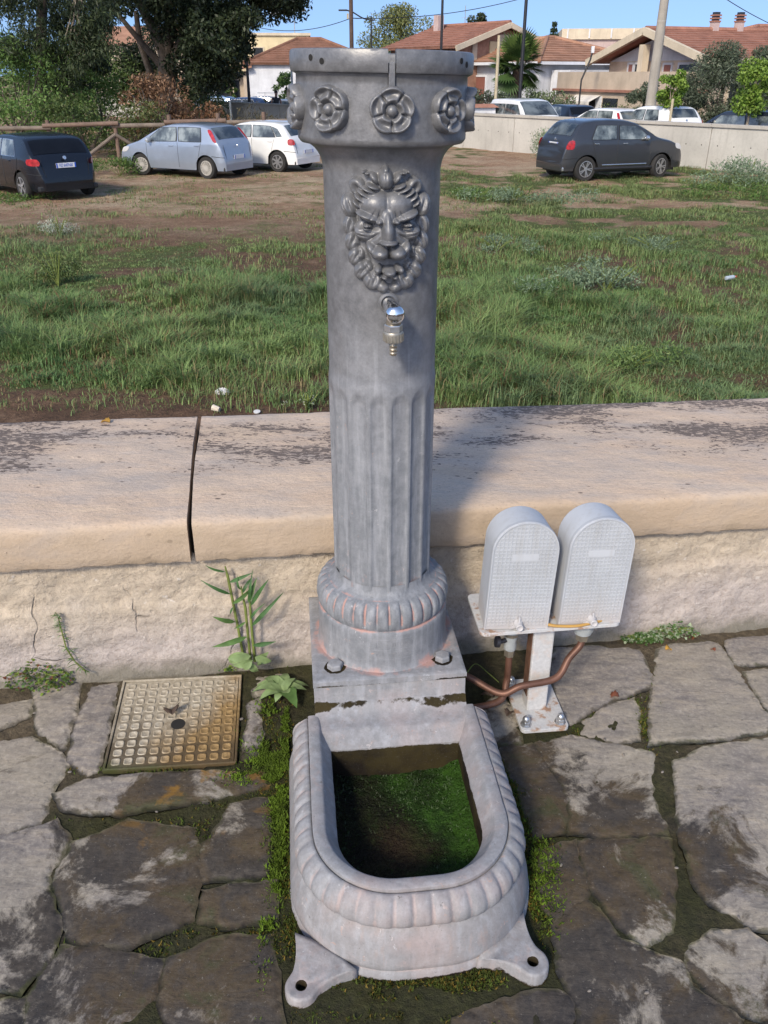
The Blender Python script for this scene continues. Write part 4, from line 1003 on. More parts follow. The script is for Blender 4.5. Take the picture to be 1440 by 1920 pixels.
for (px, py, sx, sy, m) in [(528, 1352, 0.028, 0.038, 3600), (515, 1420, 0.030, 0.030, 3200), (498, 1462, 0.040, 0.010, 1800), (520, 1500, 0.012, 0.05, 1800), (516, 1640, 0.008, 0.10, 2200), (1015, 1640, 0.020, 0.05, 1200)]:
    c = on_pave(px, py); q = rm_.normal(0, 1, (m, 2)) * (sx, sy) + (c.x, c.y); q = q[fbm(q[:, 0] * 24, q[:, 1] * 24, 8) > 0.40]
    inn = np.array([Matrix.Rotation(-YAW, 2) @ Vector(p) for p in q]); q = q[~((np.abs(inn[:, 0]) < 0.235) & (inn[:, 1] > -0.70))]
    z = pave_z(q[:, 0], q[:, 1]) - 0.004 + 0.012 * fbm(q[:, 0] * 25, q[:, 1] * 25, 2)
    t_ = np.clip(fbm(q[:, 0] * 30, q[:, 1] * 30, 5) * 1.3 - .15 + rm_.normal(0, .12, len(q)), 0, 1)[:, None]
    parts_.append(tufts(np.column_stack([q, z]), 0.007, 0.0022, (1 - t_) * np.array([0.040, 0.060, 0.008]) + t_ * np.array([0.110, 0.180, 0.014]), 0.8, int(px)))
off_ = 0; Vl, Fl, Cl = [], [], []
for v_, f_, c_ in parts_: Vl.append(v_); Fl.append(f_ + off_); Cl.append(c_); off_ += len(v_)
V, f, C = np.vstack(Vl), np.vstack(Fl), np.vstack(Cl)
o = link('moss', np_mesh('moss', V, f, False, None, C), MOSS); tag(o, 'damp green moss growing along the trough and in the paving joints', 'moss', kind='stuff')

# ================================================================== drain cover
mc = sum((on_pave(*q) for q in ((234, 1281), (459, 1268), (439, 1433), (189, 1443))), Vector()) / 4
drain = thing('drain_cover', 'square cast drain cover with raised pads and rust stains, left of the fountain', 'drain cover', (mc.x, mc.y, pave_z(mc.x, mc.y) + 0.0020), R(6.3))
drain.rotation_euler = (math.atan(0.048), math.atan(0.026), R(6.3))
def m_cover():
    t = NT('stained_cast_cover'); p = t.pos(); x, y, z = t.xyz(p); o = t.xyz(t.obj())
    n1 = t.noise(p, 9, 5, 0.6); n2 = t.noise(p, 90, 5, 0.7)
    base = t.ramp(n2, [(0.3, (0.24, 0.205, 0.15)), (0.55, (0.37, 0.325, 0.25)), (0.75, (0.54, 0.50, 0.42))])
    rust = t.ramp(t.math('ADD', t.math('MULTIPLY_ADD', n1, 0.22, -0.11), t.math('SUBTRACT', x, t.math('MULTIPLY', y, 0.6))), [(0.36, 0.0), (0.5, 1.0)])
    rust = t.ramp(t.math('MULTIPLY_ADD', n1, 0.5, t.math('MULTIPLY_ADD', x, 3.0, t.math('MULTIPLY', y, -0.8))), [(0.0, 0.0), (0.5, 0.0)])
    k = t.math('MULTIPLY_ADD', t.math('ADD', x, 0.5), 3.4, t.math('MULTIPLY_ADD', t.math('ADD', y, 0.08), -2.0, t.math('SUBTRACT', n1, 0.5)))
    base = t.mix(t.ramp(k, [(-0.0, 0.0), (0.35, 0.85)]), base, t.ramp(n2, [(0.3, (0.13, 0.07, 0.015)), (0.7, (0.33, 0.20, 0.06))]))
    pad = t.attr('pad')
    grime = t.math('MULTIPLY', t.ramp(t.math('MULTIPLY_ADD', t.math('ADD', y, 0.08), 2.4, n1), [(0.30, 0.85), (0.60, 0.05)]), t.math('SUBTRACT', 1.0, pad))
    base = t.mix(grime, base, (0.060, 0.042, 0.022))
    gr = t.ramp(t.math('MULTIPLY_ADD', t.math('ADD', y, 0.23), 8.0, n1), [(0.35, 1.0), (0.62, 0.0)])
    base = t.mix(t.math('MULTIPLY', gr, 0.8), base, (0.045, 0.055, 0.012))
    t.set('Base Color', base); t.set('Roughness', 0.6); t.set('Specular IOR Level', 0.4)
    t.bump(n2, 0.5, 0.003); return t.m
COVER = m_cover()
S2 = 0.1495
mb = MB()
for sx, sy, lx, ly in ((0, -S2 + 0.003, 2 * S2, 0.006), (0, S2 - 0.003, 2 * S2, 0.006), (-S2 + 0.003, 0, 0.006, 2 * S2 - 0.012), (S2 - 0.003, 0, 0.006, 2 * S2 - 0.012)):
    mb.box((sx, sy, -0.004), (lx, ly, 0.016))
mb.build('cover_frame', COVER, drain, bevel=0.0015)
# panel with a finger hole
gn = 26; hx, hy, hr = 0.004, -0.014, 0.0165
xs = np.linspace(-0.1415, 0.1415, 61); X, Y = np.meshgrid(xs, xs, indexing='ij'); d = np.hypot(X - hx, Y - hy)
sn = (d < hr + 0.004) & (d > hr - 0.005)
X = np.where(sn, hx + (X - hx) / np.maximum(d, 1e-6) * hr, X); Y = np.where(sn, hy + (Y - hy) / np.maximum(d, 1e-6) * hr, Y); d = np.hypot(X - hx, Y - hy)
Zp = np.where(d < hr - 0.001, -0.06, 0.0) - 0.0 * X
V = np.stack([X, Y, Zp], -1).reshape(-1, 3)
link('cover_panel', np_mesh('cover_panel', V, grid_faces(61, 61), False, {'pad': np.zeros(len(V))}), COVER, drain)
padm = MB(); pr = [(0.0098 * a, 0.0098 * b) for a, b in ((-1, -.55), (-.85, -.85), (-.55, -1), (.55, -1), (.85, -.85), (1, -.55), (1, .55), (.85, .85), (.55, 1), (-.55, 1), (-.85, .85), (-1, .55))]
nn = len(pr)
vs = [(x * 1.06, y * 1.06, -0.001) for x, y in pr] + [(x, y, 0.0018) for x, y in pr] + [(x * 0.82, y * 0.82, 0.0020) for x, y in pr] + [(x * 0.72, y * 0.72, 0.0010) for x, y in pr]
fsx = [(k * nn + i, k * nn + (i + 1) % nn, (k + 1) * nn + (i + 1) % nn, (k + 1) * nn + i) for k in range(3) for i in range(nn)] + [tuple(3 * nn + i for i in range(nn))]
padm.add(vs, fsx); PAD = padm.mesh('raised_pad'); PAD.materials.append(COVER); PAD.shade_smooth()
at = PAD.attributes.new('pad', 'FLOAT', 'POINT'); at.data.foreach_set('value', np.ones(len(PAD.vertices), np.float32))
for i in range(10):
    for j in range(10):
        x = -0.1242 + i * 0.0276; y = -0.1242 + j * 0.0276
        if math.hypot(x - hx, y - hy) < 0.027: continue
        o = bpy.data.objects.new('raised_pad', PAD); COL.objects.link(o); o.parent = drain; o.location = (x, y, 0.0); o.rotation_euler = (0, 0, R(random.choice((0, 90, 180, 270))))
MB().lathe([(0.0, -0.058), (0.018, -0.058)], 18, M=T(hx, hy, 0)).build('hole_bottom', DARK, drain)
MB().lathe([(hr + 0.0005, 0.0005), (hr + 0.0005, -0.058)], 22, M=T(hx, hy, 0)).build('hole_wall', DARK, drain)

# crumpled dead leaf by the finger hole, and small leaf litter
def leaf_mesh(L, W, curl=0.3, nseg=7, fold=0.25, wav=0.0, lobes=0):
    vs = []; fs = []
    for i in range(nseg + 1):
        t = i / nseg; w = W * math.sin(math.pi * min(1, t ** 0.75)) ** 0.8 * (1 + wav * math.sin(t * 23))
        if lobes: w *= 0.75 + 0.35 * math.sin(t * lobes * math.pi) ** 2
        if i == 0: w = W * 0.08
        if i == nseg: w = 0.0004
        y = L * t * math.cos(curl * t); z = -L * t * math.sin(curl * t) * t
        vs += [(-w, y, z + fold * w), (0, y, z), (w, y, z + fold * w)]
    for i in range(nseg):
        for k in (0, 1): fs.append((i * 3 + k, i * 3 + k + 1, i * 3 + k + 4, i * 3 + k + 3))
    return vs, fs
DEAD = m_leaf('dead_leaf', (0.075, 0.052, 0.04), 0.7, 0.1); DEADR = m_leaf('red_brown_leaf', (0.16, 0.055, 0.03), 0.6, 0.1); DEADY = m_leaf('ochre_leaf', (0.42, 0.24, 0.05), 0.6, 0.2)
def litter_leaf(pos, L, mat, label, rz, curl=0.8, tilt=0.0):
    mb = MB(); v, f = leaf_mesh(L, L * 0.3, curl, 8, 0.9, 0.25); mb.add(v, f, RX(R(12)))
    o = mb.build('dead_leaf', mat, None, True); o.location = pos; o.rotation_euler = (tilt, 0, rz)
    m = o.modifiers.new('thickness', 'SOLIDIFY'); m.thickness = 0.0006
    return tag(o, label, 'leaf')
q = on_pave(338, 1338); litter_leaf((q.x - 0.012, q.y - 0.022, q.z + 0.016), 0.062, DEAD, 'crumpled dark dead leaf beside the hole of the drain cover', R(20), 1.4)
q = on_pave(1254, 1222); litter_leaf((q.x - .01, q.y, q.z + 0.007), 0.028, DEADY, 'small ochre dead leaf on the flagstone by the bench wall at right', R(-70), 0.9)
q = on_pave(1340, 1224); litter_leaf((q.x, q.y, q.z + 0.006), 0.020, DEADR, 'small dark red leaf on the flagstone near the right edge', R(30))
q = on_pave(1310, 1196); litter_leaf((q.x, q.y, q.z + 0.006), 0.026, DEADR, 'dark red leaf in the gutter under the bench wall at right', R(100))
q = on_pave(1160, 1310); litter_leaf((q.x, q.y, q.z + 0.006), 0.034, DEADR, 'red brown leaf lying in the mossy joint right of the meter stand', R(80))
q = on_pave(925, 1310); litter_leaf((q.x, q.y, q.z + 0.004), 0.040, DEAD, 'dead brown leaf under the copper pipes beside the fountain block', R(60), 0.5)
q = on_pave(950, 1345); litter_leaf((q.x, q.y, q.z + 0.004), 0.034, DEAD, 'dead grey leaf beside the base of the meter stand', R(-30), 0.6)
q = at_d(193, 792, 2.26); o = litter_leaf((q.x, 0.152 + 0.154 * q.x + 0.66, 0.454 + 0.024 * 0.57), 0.034, DEADY, 'small yellow leaf on the back edge of the left cap slab', R(70), 0.4)

# ================================================================== water meters on a stand
sb = on_pave(1000, 1325)
SX, SY = sb.x, sb.y; SZ = pave_z(SX, SY)
ST = R(6)
PAINTG = None
def m_stand():
    t = NT('rusty_white_paint'); p = t.pos(); n1 = t.noise(p, 26, 5, 0.65); n2 = t.noise(p, 130, 4, 0.7); x, y, z = t.xyz(p)
    base = t.ramp(n2, [(0.3, (0.40, 0.405, 0.41)), (0.7, (0.52, 0.52, 0.525))])
    e = t.math('ADD', t.ramp(z, [(0.0, 0.16), (0.06, 0.0)]), t.ramp(z, [(0.17, 0.0), (0.24, 0.16)]))
    base = t.mix(t.ramp(t.math('ADD', n1, e), [(0.72, 0.0), (0.80, 1.0)]), base, t.ramp(n2, [(0.3, (0.10, 0.045, 0.02)), (0.7, (0.28, 0.14, 0.06))]))
    base = t.mix(t.math('MULTIPLY', t.ramp(n1, [(0.5, 0.0), (0.66, 1.0)]), 0.45), base, (0.50, 0.36, 0.28))
    t.set('Base Color', base); t.set('Roughness', 0.55); t.bump(n2, 0.2, 0.002); return t.m
STANDM = m_stand()
RUSTY = simple('rust_dark', (0.12, 0.06, 0.035), 0.8, 0.2, 0.4, 40, 0.3)
GREYPL = simple('grey_plastic', (0.44, 0.46, 0.49), 0.5, 0, 0.09, 7, 0.15, 220, 0.001)
def m_plastic(name, c):
    t = NT(name); p = t.pos(); x, y, z = t.xyz(p); n1 = t.noise(p, 11, 5, 0.65); n2 = t.noise(t.mapv(p, (60, 60, 9)), 1.0, 4, 0.6); n3 = t.noise(p, 120, 4, 0.7)
    b = t.ramp(n1, [(0.3, tuple(k * .93 for k in c)), (0.7, tuple(k * 1.06 for k in c))])
    b = t.mix(t.math('MULTIPLY', t.ramp(n2, [(0.52, 0.0), (0.72, 1.0)]), 0.25), b, (0.30, 0.28, 0.25))
    b = t.mix(t.math('MULTIPLY', t.ramp(t.math('MULTIPLY_ADD', n1, 0.12, z), [(0.32, 1.0), (0.42, 0.0)]), 0.45), b, (0.47, 0.39, 0.34))
    b = t.mix(t.math('MULTIPLY', t.ramp(n3, [(0.62, 0.0), (0.70, 1.0)]), 0.3), b, (0.22, 0.21, 0.20))
    t.set('Base Color', b); t.set('Roughness', 0.55); t.bump(n3, 0.12, 0.001); return t.m
GREYPL = m_plastic('grey_plastic_dusty', (0.44, 0.46, 0.49))
GREYLID = m_plastic('grey_plastic_lid_dusty', (0.37, 0.39, 0.42)) or simple('grey_plastic_lid', (0.36, 0.38, 0.41), 0.6, 0, 0.08, 9, 0.15, 220, 0.001)  # lid base toned darker than its ribs: groove dirt plus painted recess shade
COPPER = simple('dull_copper', (0.15, 0.075, 0.052), 0.52, 0.45, 0.3, 22, 0.1, 90)
stand = thing('meter_stand', 'rusty white steel stand carrying the two water meters, bolted to the paving', 'stand', (SX, SY, SZ), ST)
TPZ = 0.276                                          # top plate height above the stand base
def rrect(w, d, r, n=5):
    out = []
    for (cx, cy, a0) in ((w / 2 - r, d / 2 - r, 0), (-w / 2 + r, d / 2 - r, 90), (-w / 2 + r, -d / 2 + r, 180), (w / 2 - r, -d / 2 + r, 270)):
        for i in range(n + 1):
            a = R(a0 + 90 * i / n); out.append((cx + r * math.cos(a), cy + r * math.sin(a)))
    return out
mb = MB(); mb.prism(rrect(0.118, 0.190, 0.012), 0.002, 0.012, M=T(0.004, 0.0, 0.0)); mb.build('foot_plate', STANDM, stand, bevel=0.001)
post = MB().box((0.0, 0.0, (TPZ + 0.010) / 2), (0.050, 0.050, TPZ - 0.010)).build('post', STANDM, stand, bevel=0.004)
MB().box((-0.0262, 0, TPZ / 2 + 0.02), (0.0016, 0.034, TPZ - 0.06)).build('rust_streak', RUSTY, post)
for (bx, by) in ((-0.040, -0.075), (0.045, -0.075), (-0.040, 0.075), (0.045, 0.075)):
    nut = MB().lathe([(0.0, 0.012), (0.0135, 0.012), (0.0135, 0.0145), (0.0, 0.0148)], 18, M=T(bx, by, 0)).lathe([(0.0, 0.0145), (0.0108, 0.0145), (0.0108, 0.024), (0.0100, 0.025), (0.0, 0.0252)], 6, M=T(bx, by, 0)).lathe([(0.0092, 0.0246), (0.0092, 0.029), (0.0080, 0.034), (0.0050, 0.0375), (0.0, 0.0388)], 18, M=T(bx, by, 0)).build('dome_nut', STEEL, stand, True)
mb = MB(); pl = rrect(0.328, 0.165, 0.014); mb.prism(pl, TPZ, TPZ + 0.009, M=T(0.006, 0.018, 0) @ RY(R(-1.0))); mb.build('top_plate', STANDM, stand, bevel=0.001)

def meter_box(lx, name_label, roll, seed):
    base = thing('water_meter_box', name_label, 'meter box', (0, 0, 0), 0, 'grey water meter boxes on the stand')
    M = T(SX, SY, SZ) @ RZ(ST) @ T(lx, -0.012, TPZ + 0.012) @ RY(R(roll)) @ RZ(R(1.5 if seed else -1))
    base.matrix_world = M
    W, H, D = 0.1465, 0.272, 0.090; r = W / 2
    def arch(w, h, n=20, y0=0.0):
        rr = w / 2; pts = [(-rr, y0)] + [(-rr * math.cos(math.pi * i / n), h - rr + rr * math.sin(math.pi * i / n)) for i in range(n + 1)] + [(rr, y0)]
        return pts
    # housing: hood that tapers a little to the back
    A = arch(W, H); B = arch(W * 0.975, H * 0.985)
    n = len(A); vs = [(x, -D / 2 + 0.010, z) for x, z in A] + [(x, D / 2, z) for x, z in B]
    fs = [(i, (i + 1) % n, (i + 1) % n + n, i + n)[::-1] for i in range(n)] + [tuple(range(n, 2 * n))[::-1], tuple(range(n))]
    h = MB().add(vs, fs).build('housing', GREYPL, base, True, bevel=0.004)
    # lid with a raised border and a cast grid
    A2 = arch(W * 1.012, H * 1.006, y0=-0.004); n = len(A2)
    vs = [(x, -D / 2, z) for x, z in A2] + [(x, -D / 2 + 0.012, z) for x, z in A2]
    lid = MB().add(vs, [tuple(range(n)), tuple(range(n, 2 * n))[::-1]] + [(i, i + n, (i + 1) % n + n, (i + 1) % n) for i in range(n)]).build('lid', GREYLID, base, True, bevel=0.002)
    yb = -D / 2 - 0.0010
    mbr = MB()
    for i in range(n - 1):
        a, b = A2[i], A2[i + 1]
        mbr.bar((a[0] * 0.975, yb, a[1] * 0.985 + 0.002), (b[0] * 0.975, yb, b[1] * 0.985 + 0.002), 0.0022, 0.0026, up=(0, 1, 0))
    mbr.build('lid_border', GREYPL, lid)
    def halfw(z):
        c = H - r
        return (r - 0.006) if z < c else math.sqrt(max(0, (r - 0.006) ** 2 - (z - c) ** 2))
    zz = np.arange(0.009, H - 0.010, 0.00935)
    lx0, lx1, lz0, lz1 = -0.030, 0.030, 0.178, 0.196
    rm = MB().box((0, 0, 0), (1, 0.0026, 0.0017)).mesh('grid_rib'); rm.materials.append(GREYPL)
    def rib(cx, cz, ln, vert):
        o = bpy.data.objects.new('grid_rib', rm); COL.objects.link(o); o.parent = lid; o.location = (cx, yb + 0.0006, cz); o.scale = (ln, 1, 1)
        if vert: o.rotation_euler = (0, R(90), 0)
    for z in zz:
        hw = halfw(z)
        if hw < 0.01: continue
        if lz0 < z < lz1: rib(-(hw + 0.030) / 2, z, hw - 0.030, False); rib((hw + 0.030) / 2, z, hw - 0.030, False)
        else: rib(0, z, 2 * hw, False)
    c = H - r
    for x in np.arange(-0.060, 0.0601, 0.00857):
        zt = c + math.sqrt(max(0, (r - 0.006) ** 2 - x * x))
        if abs(x) < 0.030: rib(x, (0.006 + lz0) / 2, lz0 - 0.006, True); rib(x, (lz1 + zt) / 2, zt - lz1, True)
        else: rib(x, (0.006 + zt) / 2, zt - 0.006, True)
    MB().box((0, yb, (lz0 + lz1) / 2), (0.060, 0.0018, lz1 - lz0 - 0.001)).build('name_plate', GREYPL, lid)
    # wing knob
    kM = T(0.004, -D / 2, 0.011)
    kb = MB().lathe([(0.0125, -0.001), (0.0105, 0.004), (0.0085, 0.012), (0.0085, 0.018), (0.0072, 0.0195), (0.0050, 0.0175), (0.0, 0.0172)], 22, M=kM @ RX(R(90)))
    for a in (90, 205, 325):
        kb.bar(kM @ Vector((0.005 * math.cos(R(a)), -0.006, 0.005 * math.sin(R(a)))), kM @ Vector((0.021 * math.cos(R(a)), -0.003, 0.021 * math.sin(R(a)))), 0.004, 0.006, up=(0, 1, 0))
    kb.build('wing_knob', GREYPL, base, True)
    MB().lathe([(0.0, -0.011), (0.030, -0.011), (0.030, -0.006), (0.024, 0.002), (0.0, 0.002)], 26).build('foot_collar', GREYPL, base, True)
    return base
meter_box(-0.080, 'grey arched plastic water meter box nearest the fountain', 2.2, 0)
meter_box(0.090, 'grey arched plastic water meter box farther from the fountain, on the right of the stand', 1.8, 1)

# fittings and pipes
fm = T(SX, SY, SZ) @ RZ(ST)
SILV = simple('grey_fitting', (0.42, 0.45, 0.46), 0.4, 0.35, 0.15, 40)
def place(o, M): o.matrix_world = M; return o
vl = thing('stop_valve', 'brass stop valve with black lever under the left meter box', 'valve'); vl.matrix_world = fm @ T(-0.072, 0.005, 0)
z0 = TPZ - 0.001
MB().lathe([(0.0, z0), (0.024, z0), (0.024, z0 - 0.012), (0.021, z0 - 0.013), (0.021, z0 - 0.030), (0.023, z0 - 0.031), (0.023, z0 - 0.038), (0.0, z0 - 0.038)], 24).build('union_collar', SILV, vl, True)
MB().lathe([(0.0, z0 - 0.036), (0.0175, z0 - 0.036), (0.0175, z0 - 0.052), (0.0, z0 - 0.052)], 8).build('hex_union', BRASS, vl)
MB().lathe([(0.0, z0 - 0.050), (0.014, z0 - 0.050), (0.0155, z0 - 0.060), (0.0135, z0 - 0.070), (0.0155, z0 - 0.078), (0.0145, z0 - 0.092), (0.0, z0 - 0.092)], 20).build('valve_body', SILV, vl, True)
lv = MB().tube([(-0.010, -0.004, z0 - 0.063), (-0.030, -0.010, z0 - 0.063)], 0.006, 10).lathe([(0.0, 0), (0.014, 0), (0.014, 0.009), (0.0, 0.010)], 14, M=T(-0.030, -0.010, z0 - 0.063) @ RY(R(-80))).build('lever', simple('black_plastic', (0.02, 0.02, 0.025), 0.4, 0, 0.2), vl, True)
MB().lathe([(0.0, z0 - 0.090), (0.0130, z0 - 0.090), (0.0130, z0 - 0.112), (0.0, z0 - 0.112)], 6).build('hex_nut', BRASS, vl)
un = thing('pipe_union', 'grey threaded pipe union with brass nut under the right meter box', 'fitting'); un.matrix_world = fm @ T(0.098, -0.010, 0)
MB().lathe([(0.0, z0), (0.026, z0), (0.026, z0 - 0.014), (0.022, z0 - 0.016), (0.022, z0 - 0.026), (0.0245, z0 - 0.028), (0.0245, z0 - 0.036), (0.0205, z0 - 0.038), (0.0205, z0 - 0.046), (0.0, z0 - 0.046)], 24).build('union_collar', SILV, un, True)
MB().lathe([(0.0, z0 - 0.044), (0.0155, z0 - 0.044), (0.0155, z0 - 0.066), (0.0, z0 - 0.066)], 6).build('hex_nut', BRASS, un)
def bez(pts, n=10):
    P = [Vector(p) for p in pts]; out = []
    for i in range(len(P) - 1):
        p0 = P[max(i - 1, 0)]; p1 = P[i]; p2 = P[i + 1]; p3 = P[min(i + 2, len(P) - 1)]
        for k in range(n):
            t = k / n; out.append(0.5 * ((2 * p1) + (p2 - p0) * t + (2 * p0 - 5 * p1 + 4 * p2 - p3) * t * t + (3 * p1 - p0 - 3 * p2 + p3) * t ** 3))
    out.append(P[-1]); return out
FB = Matrix.Rotation(YAW, 4, 'Z')
e1 = FB @ Vector((0.166, -0.055, 0.075)); a = fm @ Vector((0.098, -0.010, z0 - 0.062)); 
o = MB().tube(bez([a, a + Vector((-0.004, -0.006, -0.02)), a + Vector((-0.030, -0.020, -0.046)), fm @ Vector((0.03, -0.050, 0.128)), fm @ Vector((-0.055, -0.058, 0.118)), fm @ Vector((-0.105, -0.055, 0.098)), e1 + Vector((0.03, -0.004, 0.028)), e1 + Vector((0.008, 0, 0.0)), e1 + Vector((-0.004, 0, -0.03))]), 0.0085, 12).build('copper_pipe', COPPER, None, True)
tag(o, 'long bent copper pipe passing in front of the stand post', 'pipe')
b = fm @ Vector((-0.072, 0.005, z0 - 0.108)); e2 = FB @ Vector((0.166, -0.095, 0.028))
o = MB().tube(bez([b, b + Vector((0, 0, -0.05)), b + Vector((-0.002, -0.004, -0.085)), b + Vector((-0.020, -0.03, -0.120)), e2 + Vector((0.03, 0.002, 0.002)), e2]), 0.0085, 12).build('copper_pipe', COPPER, None, True)
tag(o, 'short copper pipe dropping from the stop valve to the fountain block', 'pipe')
c0 = fm @ Vector((-0.010, -0.055, TPZ + 0.016)); c1 = fm @ Vector((0.120, -0.055, TPZ + 0.016))
o = MB().tube(bez([c0, c0.lerp(c1, .2) + Vector((0, -0.008, -0.002)), c0.lerp(c1, .55) + Vector((0, -0.012, -0.002)), c0.lerp(c1, .85) + Vector((0, -0.006, 0)), c1]), 0.0035, 8).build('cable', simple('yellow_cable', (0.42, 0.24, 0.06), 0.6), None, True); tag(o, 'yellowish cable looped on the stand plate between the meter boxes', 'cable')

# ================================================================== plants by the wall
GREEND = m_leaf('weed_leaf_dark', (0.050, 0.115, 0.036), 0.5, 0.15, 0.35); GREENW = m_leaf('weed_leaf', (0.085, 0.16, 0.045), 0.55, 0.2); GREENS = m_leaf('pale_leaf', (0.20, 0.28, 0.12), 0.6, 0.2); STEMG = m_leaf('weed_stem', (0.16, 0.20, 0.05), 0.6, 0.1); SILVER = m_leaf('silver_leaf', (0.30, 0.36, 0.24), 0.8, 0.15)
def wall_pt(px, py, off=0.0):
    r = ray(px, py); # plane y = .185-off + .154 x
    t = (0.185 - off + 0.154 * CAM.x - CAM.y) / (r.y - 0.154 * r.x); return CAM + r * t
def leaf_obj(parent, base, direction, L, W, mat, curl=0.3, name='leaf', up=(0, 0, 1), wav=0.0):
    d = Vector(direction).normalized(); u = Vector(up); s = d.cross(u)
    if s.length < 1e-3: s = d.cross(Vector((0, -1, 0)))
    s.normalize(); u = s.cross(d)
    M = Matrix((s, d, u)).transposed().to_4x4(); M.translation = base
    v, f = leaf_mesh(L, W, curl, 7, 0.35, wav); o = MB().add(v, f, M).build(name, mat, parent, True)
    return o
tw = thing('tall_weed', 'tall green weed with three stems and long narrow leaves growing against the wall', 'plant', (0, 0, 0))
stems = [[(460, 1250), (447, 1180), (437, 1130), (427, 1080), (422, 1062)], [(470, 1240), (465, 1190), (460, 1140), (452, 1100)], [(478, 1240), (473, 1190), (470, 1150), (468, 1120)]]
offs = (0.02, 0.03, 0.045)
for st, of in zip(stems, offs):
    MB().tube([wall_pt(x, y, of) for x, y in st], [0.0035] * (len(st) - 1) + [0.0018], 7).build('stem', STEMG, tw, True)
for (x0, y0, x1, y1, w, of, mt) in [(422, 1072, 388, 1066, .006, .03, 0), (430, 1092, 466, 1078, .008, .03, 0), (432, 1114, 390, 1100, .007, .03, 0), (436, 1132, 470, 1112, .009, .03, 0), (440, 1166, 408, 1162, .010, .035, 0), (437, 1138, 430, 1152, .004, .03, 0), (452, 1106, 440, 1092, .006, .04, 0), (455, 1112, 464, 1090, .007, .045, 0), (466, 1130, 476, 1094, .010, .05, 0), (470, 1136, 494, 1096, .009, .05, 0), (468, 1128, 468, 1090, .006, .05, 0), (460, 1166, 442, 1180, .006, .045, 0), (472, 1174, 512, 1132, .009, .055, 0), (470, 1160, 480, 1142, .006, .05, 0), (463, 1194, 408, 1214, .012, .05, 0), (474, 1210, 510, 1206, .010, .06, 0),
                                   (462, 1226, 416, 1244, .016, .06, 1), (470, 1230, 432, 1236, .014, .07, 1), (478, 1232, 506, 1242, .013, .07, 1), (474, 1238, 442, 1254, .012, .085, 1), (470, 1242, 482, 1268, .012, .09, 1), (480, 1238, 500, 1228, .012, .06, 1), (472, 1240, 450, 1262, .010, .10, 1), (484, 1242, 490, 1250, .006, .09, 1)]:
    a = wall_pt(x0, y0, of); b = wall_pt(x1, y1, of + random.uniform(0.0, 0.035))
    leaf_obj(tw, a, b - a, (b - a).length * 1.12, w * (0.62 if mt == 0 else 0.85), (GREEND if random.random() < .6 else GREENW, GREENS)[mt], curl=random.uniform(0.1, 0.7), up=(random.uniform(-.4, .4), -1, random.uniform(0, .6)))
rp = thing('rosette_weed', 'low pale green leafy rosette weed between drain cover and fountain block', 'plant', (0, 0, 0))
c = on_pave(532, 1300)
for (px, py, w) in [(474, 1284, .020), (494, 1312, .018), (500, 1276, .018), (512, 1268, .014), (536, 1270, .014), (552, 1282, .016), (574, 1286, .017), (566, 1300, .015), (552, 1328, .021), (520, 1318, .016), (540, 1314, .014), (484, 1300, .014), (545, 1292, .013)]:
    e = on_pave(px, py); b = Vector((c.x, c.y, c.z + 0.006)); d = e - b; d.z = 0.022 + random.uniform(0, .02)
    leaf_obj(rp, b, d, d.length * 1.05, w, (GREENS, GREENW)[random.random() < 0.35], curl=0.55, wav=0.1)
sw = thing('slender_weed', 'thin feathery weed stem leaning on the wall at far left', 'plant', (0, 0, 0))
sp = [(160, 1258), (140, 1240), (124, 1215), (116, 1185), (110, 1160), (104, 1148)]
MB().tube([wall_pt(x, y, 0.02) for x, y in sp], [0.0022, 0.002, 0.0018, 0.0015, 0.0012, 0.0008], 6).build('stem', STEMG, sw, True)
for i in range(64):
    t = random.random(); k = min(4, int(t * 5)); fx = t * 5 - k
    x = sp[k][0] * (1 - fx) + sp[k + 1][0] * fx; y = sp[k][1] * (1 - fx) + sp[k + 1][1] * fx
    a = wall_pt(x, y, 0.02); d = Vector((random.uniform(-1, 1), random.uniform(-.9, .1), random.uniform(-.1, .7)))
    leaf_obj(sw, a, d, random.uniform(.012, .026) * (1.25 - t * 0.6), .0016, GREENW if random.random() < .7 else SILVER, name='leaf')
def clump(name, label, cpx, rx, ry, h, count, mats, lr=(0.006, 0.011), against=True, seed=0):
    rr = random.Random(seed)
    c = on_pave(*cpx); o = thing(name, label, 'plant', (c.x, c.y, c.z))
    groups = {}
    for i in range(count):
        a = rr.uniform(0, 6.283); q = math.sqrt(rr.random()); x = math.cos(a) * q * rx; y = math.sin(a) * q * ry
        z = h * (1 - q * 0.7) * rr.random() ** 0.7
        d = Vector((rr.uniform(-1, 1), rr.uniform(-1, .3), rr.uniform(-.1, .8)))
        L = rr.uniform(*lr); s = d.normalized().cross(Vector((0, 0, 1))); s.normalize(); u = s.cross(d.normalized())
        M = Matrix((s, d.normalized(), u)).transposed().to_4x4(); M.translation = (x, y, z)
        v, f = leaf_mesh(L, L * 0.42, 0.3, 4, 0.3); mt = rr.choice(mats)
        groups.setdefault(mt.name, (MB(), mt))[0].add(v, f, M)
    for k, (mb, mt) in groups.items():
        tag(mb.build('foliage', mt, o, True), kind='stuff')
    mb = MB()
    for i in range(16):
        a = rr.uniform(0, 6.283); mb.tube([(0, 0, -.005), (math.cos(a) * rx * .4, math.sin(a) * ry * .4, h * .4), (math.cos(a) * rx * .8, math.sin(a) * ry * .8, h * .45)], 0.0012, 5)
    tag(mb.build('stem', STEMG, o), kind='stuff')
    return o
OLIVE = m_leaf('olive_leaf', (0.10, 0.13, 0.03), 0.6, 0.2); YEL = m_leaf('yellow_green_leaf', (0.17, 0.24, 0.04), 0.6, 0.2)
